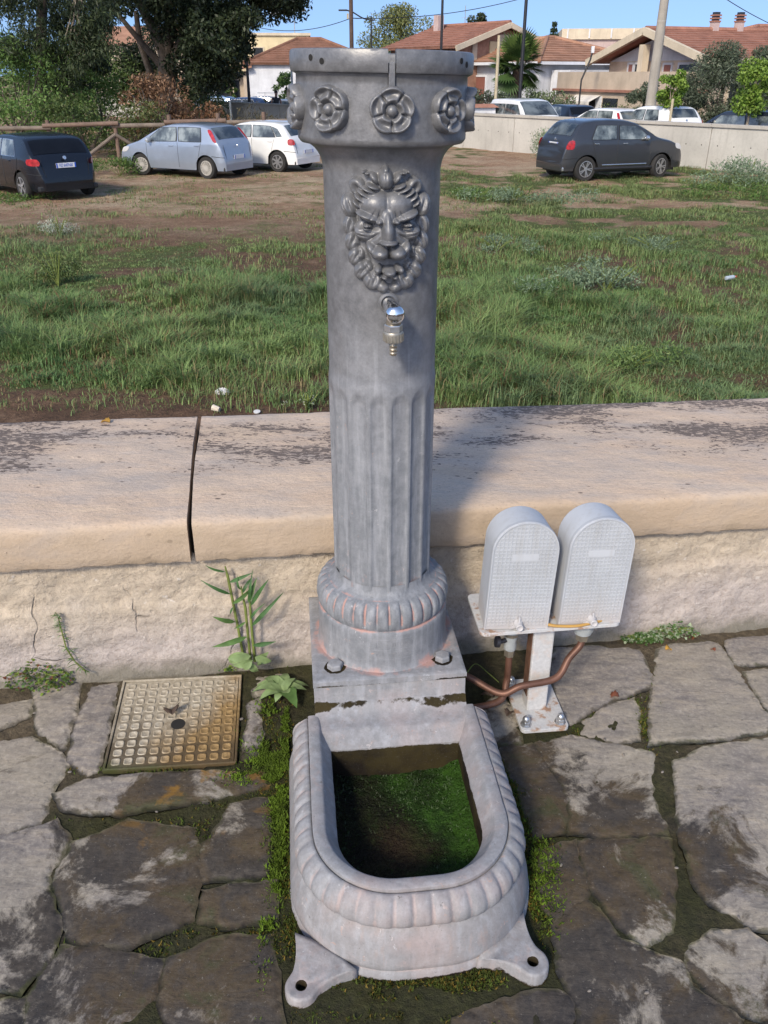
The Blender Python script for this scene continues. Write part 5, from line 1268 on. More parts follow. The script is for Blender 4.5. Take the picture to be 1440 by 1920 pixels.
clump('creeping_weed', 'bushy clover-like weed at the foot of the wall, left edge', (75, 1278), 0.088, 0.050, 0.085, 640, [GREENW, GREENW, GREENW, OLIVE, OLIVE, YEL, YEL, GREENW, OLIVE, DEADR], seed=3)
clump('small_seedling', 'tiny green seedlings behind the drain cover at the wall foot', (425, 1256), 0.026, 0.010, 0.016, 40, [YEL, GREENW], seed=4)
clump('creeping_weed', 'blue-green creeping weed at the wall foot right of the meters', (1205, 1202), 0.060, 0.016, 0.035, 330, [GREENW, SILVER, GREENW], seed=5)
clump('creeping_weed', 'blue-green weed sprig leaning on the wall near the right edge', (1262, 1194), 0.075, 0.014, 0.060, 300, [GREENW, SILVER], seed=6)
clump('small_seedling', 'small green weed tuft between bench wall and drain cover corner', (210, 1262), 0.045, 0.010, 0.018, 60, [GREENW, OLIVE], seed=8)
o = MB().tube(bez([on_pave(870, 1275) + Vector((0, 0, .01)), on_pave(890, 1262) + Vector((0, 0, .03)), on_pave(915, 1275) + Vector((0, 0, .022)), on_pave(935, 1285) + Vector((0, 0, .01))]), 0.0015, 6).build('trailing_weed', STEMG, None); tag(o, 'thin dry weed runner trailing behind the copper pipes', 'plant')

# grit and pebbles washed into the joints
rr = np.random.default_rng(77); mb = MB()
for i in range(90):
    px = rr.uniform(0, 1440); py = rr.uniform(1290, 1900); q = on_pave(px, py); l = Matrix.Rotation(-YAW, 2) @ Vector((q.x, q.y))
    if abs(l.x) < 0.26 and l.y > -0.78: continue
    r = rr.uniform(0.0015, 0.0045); mb.lathe([(0.0, -r * .5), (r, 0), (r * .8, r * .5), (0, r * .7)], 6, M=T(q.x, q.y, q.z + 0.001) @ RZ(rr.uniform(0, 6)) @ Matrix.Diagonal((1.3, 0.8, 1, 1)))
o = mb.build('grit', simple('pebble', (0.17, 0.15, 0.13), 0.8, 0, 0.5, 40)); tag(o, 'small loose grit and pebbles scattered on the paving', 'grit', kind='stuff')
# ================================================================== the field
def m_field():
    t = NT('field_soil'); p = t.pos(); x, y, z = t.xyz(p)
    n1 = t.noise(p, 0.55, 5, 0.6); n2 = t.noise(p, 3.2, 6, 0.7); n3 = t.noise(p, 24, 5, 0.75); n4 = t.noise(p, 1.4, 5, 0.65)
    soil = t.ramp(n2, [(0.3, (0.085, 0.055, 0.038)), (0.55, (0.155, 0.095, 0.062)), (0.75, (0.24, 0.16, 0.105))])
    dry = t.ramp(t.math('MULTIPLY_ADD', n1, 0.6, t.math('MULTIPLY', n2, 0.5)), [(0.35, (0.23, 0.14, 0.09)), (0.50, (0.35, 0.225, 0.145)), (0.66, (0.48, 0.37, 0.25))])
    far = t.ramp(y, [(0.0, 0.0), (1.0, 1.0)])
    fk = t.n('ShaderNodeMapRange'); fk.inputs['From Min'].default_value = 13; fk.inputs['From Max'].default_value = 20; t.L(y, fk.inputs['Value'])
    soil = t.mix(fk.outputs[0], soil, dry)
    soil = t.mix(t.math('MULTIPLY', t.ramp(n3, [(0.38, 1.0), (0.52, 0.0)]), 0.55), soil, (0.05, 0.036, 0.026))
    soil = t.mix(t.math('MULTIPLY', t.ramp(n3, [(0.62, 0.0), (0.72, 1.0)]), 0.5), soil, (0.36, 0.28, 0.19))
    g = t.attr('cover')
    gk = t.ramp(t.math('MULTIPLY_ADD', t.math('SUBTRACT', n4, 0.5), 1.2, t.math('MULTIPLY_ADD', t.math('SUBTRACT', n3, 0.5), 0.9, g)), [(0.34, 0.0), (0.62, 1.0)])
    grs = t.ramp(n3, [(0.3, (0.045, 0.058, 0.020)), (0.6, (0.105, 0.125, 0.045)), (0.8, (0.19, 0.19, 0.085))])
    t.set('Base Color', t.mix(gk, soil, grs)); t.set('Roughness', 0.95); t.set('Specular IOR Level', 0.1)
    t.bump(t.math('ADD', n3, t.math('MULTIPLY', n2, 0.6)), 0.9, 0.05); return t.m
def cover(x, y):
    """how much of the ground is green, 0..1, from place to place"""
    x = np.asarray(x, float); y = np.asarray(y, float); d = y + 1.63
    n = fbm(x * 0.55 + 3, y * 0.55, 21, 4); m = fbm(x * 1.7, y * 1.7 + 9, 22, 3)
    near = 0.16 + 0.84 * smoothstep(7.3, 8.1, d + 0.9 * (n - 0.5) * 2 + 0.35 * smoothstep(0.5, 2.0, x))
    lush = near * (1 - 0.50 * smoothstep(11.5, 14.0, d))
    left = smoothstep(1.6, -0.6, x - 0.1 * (d - 16))
    far_l = 1 - 0.46 * smoothstep(14.2, 17.5, d + 2.5 * (n - 0.5)) * left
    c = lush * far_l; c = c + 0.30 * smoothstep(13, 17, d) * (1 - left)
    c = c * (0.34 + 1.0 * smoothstep(0.38, 0.60, n * 0.5 + m * 0.5))
    # bare tracks by the wall at right and where cars drive in
    c = c * (1 - 0.85 * np.exp(-(((x - 4.6) / 2.4) ** 2 + ((y - 29.5) / 3.6) ** 2)))
    c = c * (1 - 0.6 * np.exp(-(((x - 2.7) / 0.9) ** 2 + ((y - 6.6) / 0.35) ** 2)))
    c = c * (1 - 0.45 * np.exp(-(((x - 4.6) / 1.3) ** 2 + ((y - 9.3) / 0.8) ** 2)))
    c = c * (1 - 0.7 * smoothstep(27.5, 30.0, y) * smoothstep(2.5, 5.0, x))
    return np.clip(c, 0, 1)
def spaced(a, b, s, lo, hi):
    mid = np.arange(a, b, s); l = a - np.cumsum(s * 1.35 ** np.arange(1, 24)); r = mid[-1] + np.cumsum(s * 1.35 ** np.arange(1, 24))
    l = l[l > lo]; r = r[r < hi]
    return np.concatenate([[lo], l[::-1], mid, r, [hi]])
gx = spaced(-18, 20, 0.16, -900, 900); gy = spaced(0.9, 46, 0.16, -400, 1500)
X, Y = np.meshgrid(gx, gy, indexing='ij')
Z = FIELD_Z + 0.07 * (fbm(X * 0.8, Y * 0.8, 31, 3) - 0.5) + 0.05 * (fbm(X * 3, Y * 3, 32, 3) - 0.5)
Z = np.where((np.abs(X) < 60) & (Y > -5) & (Y < 70), Z, FIELD_Z)
def field_h(x, y): return FIELD_Z + 0.07 * (fbm(x * 0.8, y * 0.8, 31, 3) - 0.5) + 0.05 * (fbm(x * 3, y * 3, 32, 3) - 0.5)
V = np.stack([X, Y, Z], -1).reshape(-1, 3)
o = link('field', np_mesh('field', V, grid_faces(len(gx), len(gy)), True, {'cover': cover(V[:, 0], V[:, 1])}), m_field()); tag(o, kind='structure')

GRASSM = m_leaf('grass_blade', None, 0.55, 0.3)
def blades(n, d0, d1, hmean, wmean, seed, dens_pow=1.0, clump=0.0):
    r = np.random.default_rng(seed)
    # sample uniformly over the visible wedge
    d = np.sqrt(r.uniform(d0 ** 2, d1 ** 2, n)); x = r.uniform(-0.56, 0.56, n) * d; y = d - 1.63
    if clump:
        cx = np.round(x / clump) * clump; cy = np.round(y / clump) * clump
        jx = (_hash(np.round(x / clump).astype(np.int64), np.round(y / clump).astype(np.int64), 91) - .5) * clump; jy = (_hash(np.round(x / clump).astype(np.int64), np.round(y / clump).astype(np.int64), 92) - .5) * clump
        k = r.random(n)[:, None] ** 0.6; q = np.stack([cx + jx + r.normal(0, clump * .16, n), cy + jy + r.normal(0, clump * .16, n)], -1)
        pick = r.random(n) < 0.65; x = np.where(pick, q[:, 0], x); y = np.where(pick, q[:, 1], y)
    c = cover(x, y); keep = r.random(n) < c ** dens_pow
    x, y, c = x[keep], y[keep], c[keep]; n = len(x)
    dd = y + 1.63
    tall = 0.35 + 1.15 * smoothstep(0.36, 0.68, fbm(x * 0.9, y * 0.9, 41, 3)); 
    h = hmean * r.uniform(0.55, 1.3, n) * tall * (0.5 + 0.5 * c)
    w = wmean * r.uniform(0.6, 1.3, n)
    a = r.uniform(0, 2 * math.pi, n); lean = r.uniform(0.15, 1.5, n) * h
    side = np.stack([-np.sin(a), np.cos(a), np.zeros(n)], -1) * (w / 2)[:, None]; f = np.stack([np.cos(a), np.sin(a), np.zeros(n)], -1)
    b = np.stack([x, y, field_h(x, y) - 0.01], -1)
    m = b + f * (lean * 0.25)[:, None]; m[:, 2] += h * 0.62
    tp = b + f * lean[:, None]; tp[:, 2] += h * r.uniform(0.75, 1.0, n)
    V = np.stack([b - side, b + side, m - side * 0.8, m + side * 0.8, tp], 1).reshape(-1, 3)
    i = np.arange(n) * 5
    quads = np.stack([i, i + 1, i + 3, i + 2], -1); tris = np.stack([i + 2, i + 3, i + 4], -1)
    t = np.clip(fbm(x * 0.9, y * 0.9, 51, 3) * 1.4 - 0.2 + r.normal(0, 0.18, n), 0, 1)[:, None]
    col = (1 - t) * np.array([0.105, 0.195, 0.066]) + t * np.array([0.25, 0.34, 0.12])
    blue = smoothstep(0.55, 0.7, fbm(x * 0.6 + 20, y * 0.6, 53, 3))[:, None] * 0.5; col = col * (1 - blue) + blue * np.array([0.14, 0.20, 0.11])
    fr = smoothstep(12, 22, dd)[:, None] * 0.45; col = col * (1 - fr) + fr * np.array([0.20, 0.215, 0.085])
    st = r.random(n) < 0.08 + 0.22 * (1 - c); col[st] = np.array([0.28, 0.22, 0.11]) * r.uniform(0.7, 1.1, (st.sum(), 1))
    rd = (r.random(n) < 0.10) & (fbm(x * 0.8, y * 0.8 + 30, 55, 3) > 0.6); col[rd] = [0.22, 0.115, 0.06]
    return V, [quads, tris], np.repeat(col * r.uniform(0.8, 1.2, (n, 1)), 5, 0)
Vs, Q, Tt, Cs = [], [], [], []; off = 0
for args in ((160000, 7.2, 12.0, 0.195, 0.0085, 1, 1.3, 0.34), (130000, 11.6, 17.5, 0.125, 0.009, 2, 1.1, 0.3), (190000, 17.0, 31.0, 0.085, 0.013, 3, 1.5, 0.55), (26000, 7.2, 9.2, 0.11, 0.006, 4, 0.30, 0.2), (30000, 9.0, 26.0, 0.10, 0.012, 6, 0.35, 0.7), (16000, 15.0, 27.0, 0.07, 0.02, 7, 0.3, 0.9)):
    v, (q, tr), c = blades(*args); Vs.append(v); Q.append(q + off); Tt.append(tr + off); Cs.append(c); off += len(v)
V = np.vstack(Vs)
o = link('grass', np_mesh('grass', V, [np.vstack(Q), np.vstack(Tt)], False, None, np.vstack(Cs)), GRASSM); tag(o, 'rough green and dry grass covering the open field', 'grass', kind='stuff')

# ---- leaf clouds for weeds, shrubs and trees
def leaf_cloud(C, Rr, n, size, cols, seed, aspect=0.42, droop=0.0, shell=0.35, jitter=0.22):
    """rhombic leaves spread through an ellipsoid; returns V, F, colours"""
    r = np.random.default_rng(seed)
    u = r.normal(size=(n, 3)); u /= np.linalg.norm(u, axis=1, keepdims=True); q = (shell + (1 - shell) * r.random(n)) ** 0.6
    P = np.array(C) + u * q[:, None] * np.array(Rr)
    d = r.normal(size=(n, 3)) + u * 0.5; d[:, 2] -= droop; d /= np.linalg.norm(d, axis=1, keepdims=True)
    s = np.cross(d, r.normal(size=(n, 3))); s /= np.linalg.norm(s, axis=1, keepdims=True)
    L = size * r.uniform(0.6, 1.35, n)[:, None]; d = d * L; s = s * L * aspect * 0.5
    V = np.stack([P - d * .5, P + s, P + d * .5, P - s], 1).reshape(-1, 3)
    cols = np.array(cols, float); k = r.random(n) * (len(cols) - 1.001); i = k.astype(int); f = (k - i)[:, None]
    c = (cols[i] * (1 - f) + cols[i + 1] * f) * r.uniform(1 - jitter, 1 + jitter, (n, 1))
    return V, np.arange(4 * n).reshape(-1, 4), np.repeat(c, 4, 0)
def merge(parts):
    V, Fq, C = [], [], []; o = 0
    for v, f, c in parts: V.append(v); Fq.append(f + o); C.append(c); o += len(v)
    return np.vstack(V), np.vstack(Fq), np.vstack(C)
def foliage(name, parts, parent=None, mat=None):
    V, f, C = merge(parts); return link(name, np_mesh(name, V, f, False, None, C), mat or LEAF, parent)
BARK = simple('bark', (0.085, 0.068, 0.055), 0.9, 0, 0.35, 3, 0.6, 14, 0.05)
PALEB = simple('pale_bark', (0.30, 0.25, 0.19), 0.85, 0, 0.3, 4, 0.4, 20, 0.02)
SILV_C = [(0.12, 0.17, 0.10), (0.17, 0.235, 0.14), (0.23, 0.30, 0.19)]; GRN_C = [(0.045, 0.09, 0.02), (0.085, 0.15, 0.035), (0.13, 0.21, 0.05)]
WHITE_C = [(0.30, 0.34, 0.26), (0.45, 0.48, 0.40)]
def weed(label, px, py, w, h, n, cols, size=0.05, seed=0, name='field_weed'):
    b = on_field(px, py); o = thing(name, label, 'plant', (b.x, b.y, FIELD_Z))
    rr = np.random.default_rng(seed); parts = []
    for i in range(9):
        c = (rr.normal(0, w * .32), rr.normal(0, w * .25), h * rr.uniform(.25, .75)); parts.append(leaf_cloud(c, (w * .25, w * .22, h * .35), n // 9, size, cols, seed * 10 + i, 0.3, -0.4, 0.0))
    tag(foliage('foliage', parts, o), kind='stuff')
    mb = MB()
    for i in range(10):
        a = rr.uniform(0, 6.28); q = rr.uniform(.1, .5) * w; mb.tube([(0, 0, -.02), (math.cos(a) * q * .5, math.sin(a) * q * .5, h * .5), (math.cos(a) * q, math.sin(a) * q, h * .9)], 0.006, 5)
    tag(mb.build('stem', STEMG, o), kind='stuff'); return o
weed('wide silvery blue-green weed spreading in the middle of the field right of the fountain', 1135, 548, 1.3, 0.42, 2600, SILV_C, 0.055, 1)
weed('grey-green weed at the right behind the wide silvery one', 1230, 470, 1.1, 0.25, 1100, SILV_C, 0.05, 2)
weed('pale weed patch in front of the dark grey crossover', 960, 382, 1.7, 0.42, 1500, SILV_C, 0.07, 3)
weed('bright low weed patch left of the pale weeds by the fountain', 890, 372, 1.5, 0.25, 1100, GRN_C, 0.07, 4)
weed('small white-flowered weed on the bare soil at left', 112, 440, 0.55, 0.34, 800, WHITE_C, 0.04, 5)
weed('dark bushy weed in the grass at left', 110, 535, 0.55, 0.50, 1100, [(0.05, 0.085, 0.02), (0.10, 0.14, 0.04), (0.15, 0.17, 0.06)], 0.05, 6)
weed('large grey-green shrub at the foot of the concrete wall, right edge', 1400, 348, 2.4, 0.75, 3000, SILV_C, 0.08, 7)
weed('low green weed bank in front of the grey-green shrub, right edge', 1390, 362, 2.6, 0.25, 1800, GRN_C, 0.08, 8)
weed('tall airy weed at the concrete wall left of the dark crossover', 1012, 296, 0.9, 1.0, 700, SILV_C, 0.09, 9)
weed('bright green weeds in front of the black hatchback wheel', 45, 378, 1.5, 0.22, 1000, GRN_C, 0.07, 10)
weed('tuft of green weeds between the black and silver hatchbacks', 225, 330, 1.6, 0.55, 1600, GRN_C, 0.09, 11)
weed('light green leafy weed near the bench wall at right', 1180, 690, 0.9, 0.22, 1300, [(0.10, 0.17, 0.05), (0.18, 0.25, 0.08)], 0.05, 12)
weed('blue-green weed in the grass right of the column', 930, 470, 0.9, 0.25, 900, SILV_C, 0.05, 13)
weed('small white-flowering weed just over the bench wall beside the column', 575, 768, 0.22, 0.15, 160, [(0.09, 0.16, 0.06), (0.16, 0.24, 0.10), (0.6, 0.6, 0.55)], 0.03, 14)

# ---- litter in the field
WHITEP = simple('white_paper', (0.55, 0.55, 0.55), 0.8, 0, 0.06); CUPM = simple('paper_cup', (0.62, 0.55, 0.45), 0.7, 0, 0.15)
def put_field(px, py): q = on_field(px, py); return Vector((q.x, q.y, float(field_h(np.array([q.x]), np.array([q.y]))[0])))
q = put_field(418, 738); mb = MB()
rr = random.Random(3); ico = bmesh.new(); bmesh.ops.create_icosphere(ico, subdivisions=3, radius=1)
vs = [(v.co.x * .075 * rr.uniform(.55, 1.2), v.co.y * .05 * rr.uniform(.55, 1.2), v.co.z * .035 * rr.uniform(.4, 1.4) + .03) for v in ico.verts]; fs = [tuple(v.index for v in f.verts) for f in ico.faces]; ico.free()
o = MB().add(vs, fs).build('paper_tissue', WHITEP); o.location = q; tag(o, 'crumpled white tissue on the soil behind the left cap slab', 'tissue')
q = put_field(418, 772); o = MB().lathe([(0.0, 0), (0.022, 0), (0.030, 0.07), (0.028, 0.07), (0.021, 0.004), (0.0, 0.004)], 20, M=RY(R(80))).build('paper_cup', CUPM, None, True); o.location = q + Vector((-.03, 0, .03)); o.rotation_euler = (0, 0, R(160)); tag(o, 'small dirty paper cup lying behind the bench wall joint', 'cup')
q = put_field(482, 774); o = MB().lathe([(0.0, 0), (0.030, 0), (0.032, 0.004), (0.032, 0.010), (0.0, 0.012)], 20).build('bottle_lid', WHITEP, None, True); o.location = q + Vector((0, 0, .012)); o.rotation_euler = (R(10), 0, 0); tag(o, 'flat white lid lying on the soil between paper cup and column', 'lid')
q = put_field(1368, 526); bt = thing('plastic_bottle', 'small crushed clear water bottle with red cap lying in the grass at right', 'bottle', q + Vector((0, 0, .07)), R(25))
MB().lathe([(0.0, -0.09), (0.026, -0.088), (0.031, -0.08), (0.029, -0.03), (0.032, 0.0), (0.029, 0.03), (0.032, 0.055), (0.012, 0.095), (0.012, 0.10), (0.0, 0.10)], 18, M=RY(R(88))).build('bottle_body', simple('cloudy_plastic', (0.36, 0.42, 0.48), 0.25, 0, 0.1), bt, True)
MB().lathe([(0.0, 0.098), (0.015, 0.098), (0.015, 0.116), (0.0, 0.116)], 14, M=RY(R(88))).build('bottle_cap', simple('red_plastic', (0.55, 0.06, 0.03), 0.4), bt, True)
# ================================================================== cars
TYRE = simple('tyre_rubber', (0.022, 0.021, 0.020), 0.85, 0, 0.25, 12, 0.2); RIMA = simple('alloy_rim', (0.42, 0.42, 0.43), 0.35, 0.7, 0.08); RIMD = simple('dark_rim', (0.05, 0.05, 0.05), 0.5, 0.3, 0.1)
HUBC = simple('hubcap', (0.44, 0.42, 0.38), 0.5, 0.2, 0.1); TRIMK = simple('black_trim', (0.018, 0.018, 0.019), 0.5, 0, 0.1); CHROMED = simple('trim_chrome', (0.6, 0.6, 0.62), 0.25, 0.9, 0.05)
REDL = simple('tail_lamp', (0.33, 0.014, 0.018), 0.2, 0, 0.45, 14, coat=0.5); WHL = simple('lamp_clear', (0.62, 0.62, 0.63), 0.15, 0.2, 0.1, coat=0.8); PLATE = simple('plate_white', (0.62, 0.63, 0.66), 0.4, 0, 0.05); PLBLUE = simple('plate_blue', (0.02, 0.08, 0.45), 0.4, 0, 0.05)
def m_glass():  # pale noise patches paint a sky reflection into the glass colour
    t = NT('car_glass'); t.set('Base Color', (0.018, 0.024, 0.028)); t.set('Roughness', 0.06); t.set('Specular IOR Level', 0.75); t.set('Coat Weight', 0.5); t.set('Coat Roughness', 0.03)
    n = t.noise(t.pos(), 1.7, 3); t.set('Base Color', t.ramp(n, [(0.4, (0.018, 0.022, 0.024)), (0.65, (0.13, 0.15, 0.155))])); return t.m
GLASS = m_glass()
def m_glass_lit():  # opaque pane; paler patches painted in for reflected and see-through light
    t = NT('car_glass_painted_reflection'); n = t.noise(t.obj(), 2.2, 4, 0.6); t.set('Base Color', t.ramp(n, [(0.38, (0.03, 0.036, 0.04)), (0.5, (0.10, 0.12, 0.125)), (0.62, (0.24, 0.27, 0.27))])); t.set('Roughness', 0.08); t.set('Specular IOR Level', 0.8); t.set('Coat Weight', 0.5); t.set('Coat Roughness', 0.03); return t.m
GLASSL = m_glass_lit(); GLASSD = simple('car_glass_dark', (0.006, 0.007, 0.010), 0.12, 0, 0.2, 3, spec=0.25)
def paint(name, c, metal=0.35): return simple(name, c, 0.32, metal, 0.05, 3, coat=0.9)
def car(spec):
    L, W, H = spec['L'], spec['W'], spec['H']; rw = spec.get('rw', 0.31); wb = spec['wb']; ro = spec['ro']      # ro = rear overhang
    yr = -L / 2 + ro; yf = yr + wb; sill = spec.get('sill', 0.24); belt = spec['belt']
    tp = np.array(spec['top']); pm = spec['paint']
    def ztop(t): return np.interp(t, tp[:, 0], tp[:, 1])
    ts = np.unique(np.concatenate([np.linspace(0, 0.03, 8), np.linspace(0.03, 0.97, 96), np.linspace(0.97, 1, 10)]))
    zc = ztop(ts); k = np.array([1, 2, 3, 2, 1.0]); k /= k.sum()
    zs_ = np.convolve(np.pad(zc, 2, 'edge'), k, 'valid'); zs_[:9] = zc[:9]; zs_[-9:] = zc[-9:]
    def zt(t): return np.interp(t, ts, zs_)
    def plan(t): u = np.abs(2 * np.asarray(t) - 1); return W / 2 * (1 - 0.05 * u ** 3 - spec.get('round', 0.17) * u ** spec.get('rpow', 14))
    rin = spec.get('rin', 0.20)
    def width(t, z):
        w = plan(t); z = np.asarray(z, float)
        lower = w * (1 - 0.05 * np.clip((0.45 - z) / 0.3, 0, 1) - 0.02 * np.clip((z - 0.75) / (belt - 0.6), 0, 1))
        up = np.clip((z - belt) / (H - belt), 0, 1)
        return lower - w * (rin * up + 0.03 * up ** 2)
    def zlow(t):
        y = (np.asarray(t) - 0.5) * L; z = np.full_like(y, sill)
        for yw in (yr, yf):
            Ra = rw + 0.055; dd = np.abs(y - yw); z = np.maximum(z, np.where(dd < Ra, rw + np.sqrt(np.clip(Ra ** 2 - dd ** 2, 0, None)) * 0.98, 0))
        return z
    nz, nr = 16, 7; n = len(ts); K = nz + nr
    V = np.zeros((n, K, 3)); y = (ts - 0.5) * L
    zl = zlow(ts); ztp = zt(ts); rnd = np.minimum(0.075, (ztp - sill) * 0.3)
    ze = np.maximum(ztp - rnd, zl + 0.02)
    for j in range(nz):
        f = j / (nz - 1); z = zl + (ze - zl) * f; V[:, j] = np.stack([width(ts, z), y, z], -1)
    we = width(ts, ze)
    for j in range(nr):
        a = (j + 1) / nr; xx = we * np.cos(a * math.pi / 2) ** 0.55 if j < nr - 1 else np.zeros(n)
        V[:, nz + j] = np.stack([xx, y, ze + (ztp - ze) * np.sin(a * math.pi / 2) ** 0.75], -1)
    Rt = V.reshape(-1, 3); Lf = Rt * [-1, 1, 1]; f = grid_faces(n, K)
    VV = np.vstack([Rt, Lf]); off = len(Rt)
    end0 = [list(range(K)), [off + i for i in range(K)][::-1]]; end1 = [[(n - 1) * K + i for i in range(K)][::-1], [off + (n - 1) * K + i for i in range(K)]]
    # rear/front end: join left and right halves
    endq = []
    for b, flip in ((0, False), ((n - 1) * K, True)):
        for i in range(K - 1):
            q = [b + i, b + i + 1, off + b + i + 1, off + b + i]; endq.append(q[::-1] if flip else q)
    root = thing(spec['name'], spec['label'], 'car', (0, 0, 0), 0, spec.get('group'))
    me = np_mesh('body', VV, [f, f[:, ::-1] + off, np.array(endq)], True); bm = bmesh.new(); bm.from_mesh(me); bmesh.ops.remove_doubles(bm, verts=bm.verts, dist=0.0008); bmesh.ops.recalc_face_normals(bm, faces=bm.faces); bm.to_mesh(me); bm.free()
    body = sharp(link('body', me, pm, root, True), 38)
    def side(t, z, s, o=0.005): return Vector((s * (float(width(t, z)) + o), (t - 0.5) * L, z))
    def patch(corners, s, name, mat, par, o=0.006, nu=8, nv=7, rd=0.0, grow=0.0):
        """corners (t,z): bl, br, tr, tl on the car's side"""
        P = []
        for i in range(nu):
            for j in range(nv):
                a, b = -1 + 2 * i / (nu - 1), -1 + 2 * j / (nv - 1); a, b = a * math.sqrt(1 - rd * b * b) * (1 + grow), b * math.sqrt(1 - rd * a * a) * (1 + grow); a, b = (a + 1) / 2, (b + 1) / 2
                t = (corners[0][0] * (1 - a) + corners[1][0] * a) * (1 - b) + (corners[3][0] * (1 - a) + corners[2][0] * a) * b
                z = (corners[0][1] * (1 - a) + corners[1][1] * a) * (1 - b) + (corners[3][1] * (1 - a) + corners[2][1] * a) * b
                P.append(side(t, z, s, o))
        me = np_mesh(name, np.array([tuple(p) for p in P]), grid_faces(nu, nv), True); return link(name, me, mat, par)
    def toppatch(t0, t1, x0, x1, name, mat, par, o=0.008, tn=8, xn=9):
        P = []
        for i in range(tn):
            t = t0 + (t1 - t0) * i / (tn - 1); z = float(zt(t)); z2 = float(zt(t + 0.004)); dy = 0.004 * L; nrm = Vector((0, -(z2 - z), dy)).normalized()
            rn = min(0.075, (z - sill) * 0.3); ze_ = z - rn; we_ = float(width(t, ze_))
            xa = x0 + (x1 - x0) * i / (tn - 1)
            for j in range(xn):
                u = -1 + 2 * j / (xn - 1); xf = abs(u) * xa
                c = xf ** (1 / 0.55); a = math.acos(min(1, c)); zz = ze_ + (z - ze_) * math.sin(a) ** 0.75
                P.append(Vector((u * xa * we_, (t - 0.5) * L, zz)) + nrm * o)
        me = np_mesh(name, np.array([tuple(p) for p in P]), grid_faces(tn, xn), True); return link(name, me, mat, par)
    for s in (1, -1):
        for w in spec['windows']:
            patch(w, s, 'side_window', spec.get('glass', GLASS), body, 0.008, rd=0.06)
            patch(w, s, 'window_trim', spec.get('wtrim', TRIMK), body, 0.004, rd=0.05, grow=0.075)
        for l in spec['tail']: patch(l, s, 'tail_light', REDL, root, 0.012, rd=0.30)
        for l in spec.get('head', []): patch(l, s, 'headlight', WHL, root, 0.010, rd=0.35)
        for (t, z) in spec['handles']:
            p = side(t, z, s, 0.012); MB().box((0, 0, 0), (0.022, 0.16, 0.028)).build('door_handle', spec.get('handle_mat', pm), root, bevel=0.006).location = p
        for t0, t1, z in spec.get('seams', []):
            mb = MB(); pts = [side(t0 + (t1 - t0) * i / 8, sill + 0.06 + (belt + z - sill - 0.06) * i / 8, s, 0.0015) for i in range(9)]; mb.tube(pts, 0.005, 4); mb.build('door_seam', TRIMK, body)
        if spec.get('strip'):
            t0, t1, z = spec['strip']; MB().tube([side(t0 + (t1 - t0) * i / 6, z, s, 0.006) for i in range(7)], 0.02, 6).build('side_strip', CHROMED, root)
        if spec.get('clad'):
            mb = MB(); mb.tube([side(0.24 + 0.5 * i / 8, sill + 0.035, s, -0.01) for i in range(9)], 0.05, 6); mb.build('sill_cladding', TRIMK, root)
        tm, zm = spec['mirror']; p = side(tm, zm, s, 0.09)
        mi = MB().lathe([(0.0, -0.11), (0.05, -0.10), (0.075, -0.03), (0.078, 0.04), (0.055, 0.09), (0.0, 0.10)], 14, M=RY(R(90 * s)) @ Matrix.Diagonal((1, 0.8, 1, 1))).build('wing_mirror', spec.get('mirror_mat', pm), root, True); mi.location = p
        MB().bar(p, side(tm + 0.01, zm - 0.03, s, -0.02), 0.05, 0.05).build('mirror_arm', TRIMK, mi).matrix_parent_inverse = Matrix.Translation(p).inverted()
    toppatch(*spec['rearwin'], 'rear_window', spec.get('rearglass', GLASS), body); toppatch(*spec['screen'], 'windscreen', GLASS, body)
    if spec.get('roofglass'): toppatch(*spec['roofglass'], 'roof_panel', GLASS, body, 0.005)
    mb = MB(); zz0 = spec['plate_z'] - 0.12
    for s in (1, -1):
        mb.tube([side(0.004 + 0.0025 * i, 0.55 + 0.055 * i, s, -0.10) for i in range(8)], 0.006, 4)
        mb.tube([side(0.003 + 0.012 * i, 0.60 + 0.004 * i, s, 0.002) for i in range(9)], 0.007, 4)
    mb.build('panel_gap', TRIMK, body)
    # underside
    MB().box((0, 0, 0.36), (W * 0.80, L * 0.88, 0.30)).build('underbody', TRIMK, root)
    mb = MB(); mb.box((0, -L / 2 + 0.10, sill + 0.05), (W * 0.84, 0.14, 0.12)); mb.build('rear_valance', spec.get('valance', TRIMK), root, bevel=0.03)
    # plate
    pz = spec['plate_z']; py = -L / 2 - 0.012 + spec.get('plate_in', 0.0)
    pl = MB().box((0, py, pz), (0.50, 0.015, 0.11)).build('number_plate', PLATE, root, bevel=0.004)
    for s in (1, -1): MB().box((s * 0.232, py - 0.0085, pz), (0.034, 0.004, 0.106)).build('plate_band', PLBLUE, pl)
    if spec.get('plate_text'):
        cu = bpy.data.curves.new('txt', 'FONT'); cu.body = spec['plate_text']; cu.size = 0.10; cu.align_x = 'CENTER'; cu.align_y = 'CENTER'; cu.extrude = 0.001
        to = bpy.data.objects.new('txt', cu); COL.objects.link(to); me = bpy.data.meshes.new_from_object(to.evaluated_get(bpy.context.evaluated_depsgraph_get())); bpy.data.objects.remove(to)
        me.materials.clear(); tx = link('plate_characters', me, PLBLUE, pl); tx.matrix_local = T(0, py - 0.0105, pz) @ RX(R(90)) @ Matrix.Diagonal((0.78, 1, 1, 1))
    # badge and rear wiper
    bz, bt_ = spec.get('badge', (0.9, 0.01)); MB().lathe([(0.0, 0), (0.045, 0), (0.04, 0.012), (0.0, 0.014)], 16, M=T(0, (bt_ - 0.5) * L - 0.02, bz) @ RX(R(80))).build('badge', CHROMED, root, True)
    if spec.get('antenna'):
        t = spec['antenna']; MB().tube([(0, (t - .5) * L, float(zt(t)) - .02), (0, (t - .5) * L - .16, float(zt(t)) + .20)], 0.006, 6).build('antenna', TRIMK, root)
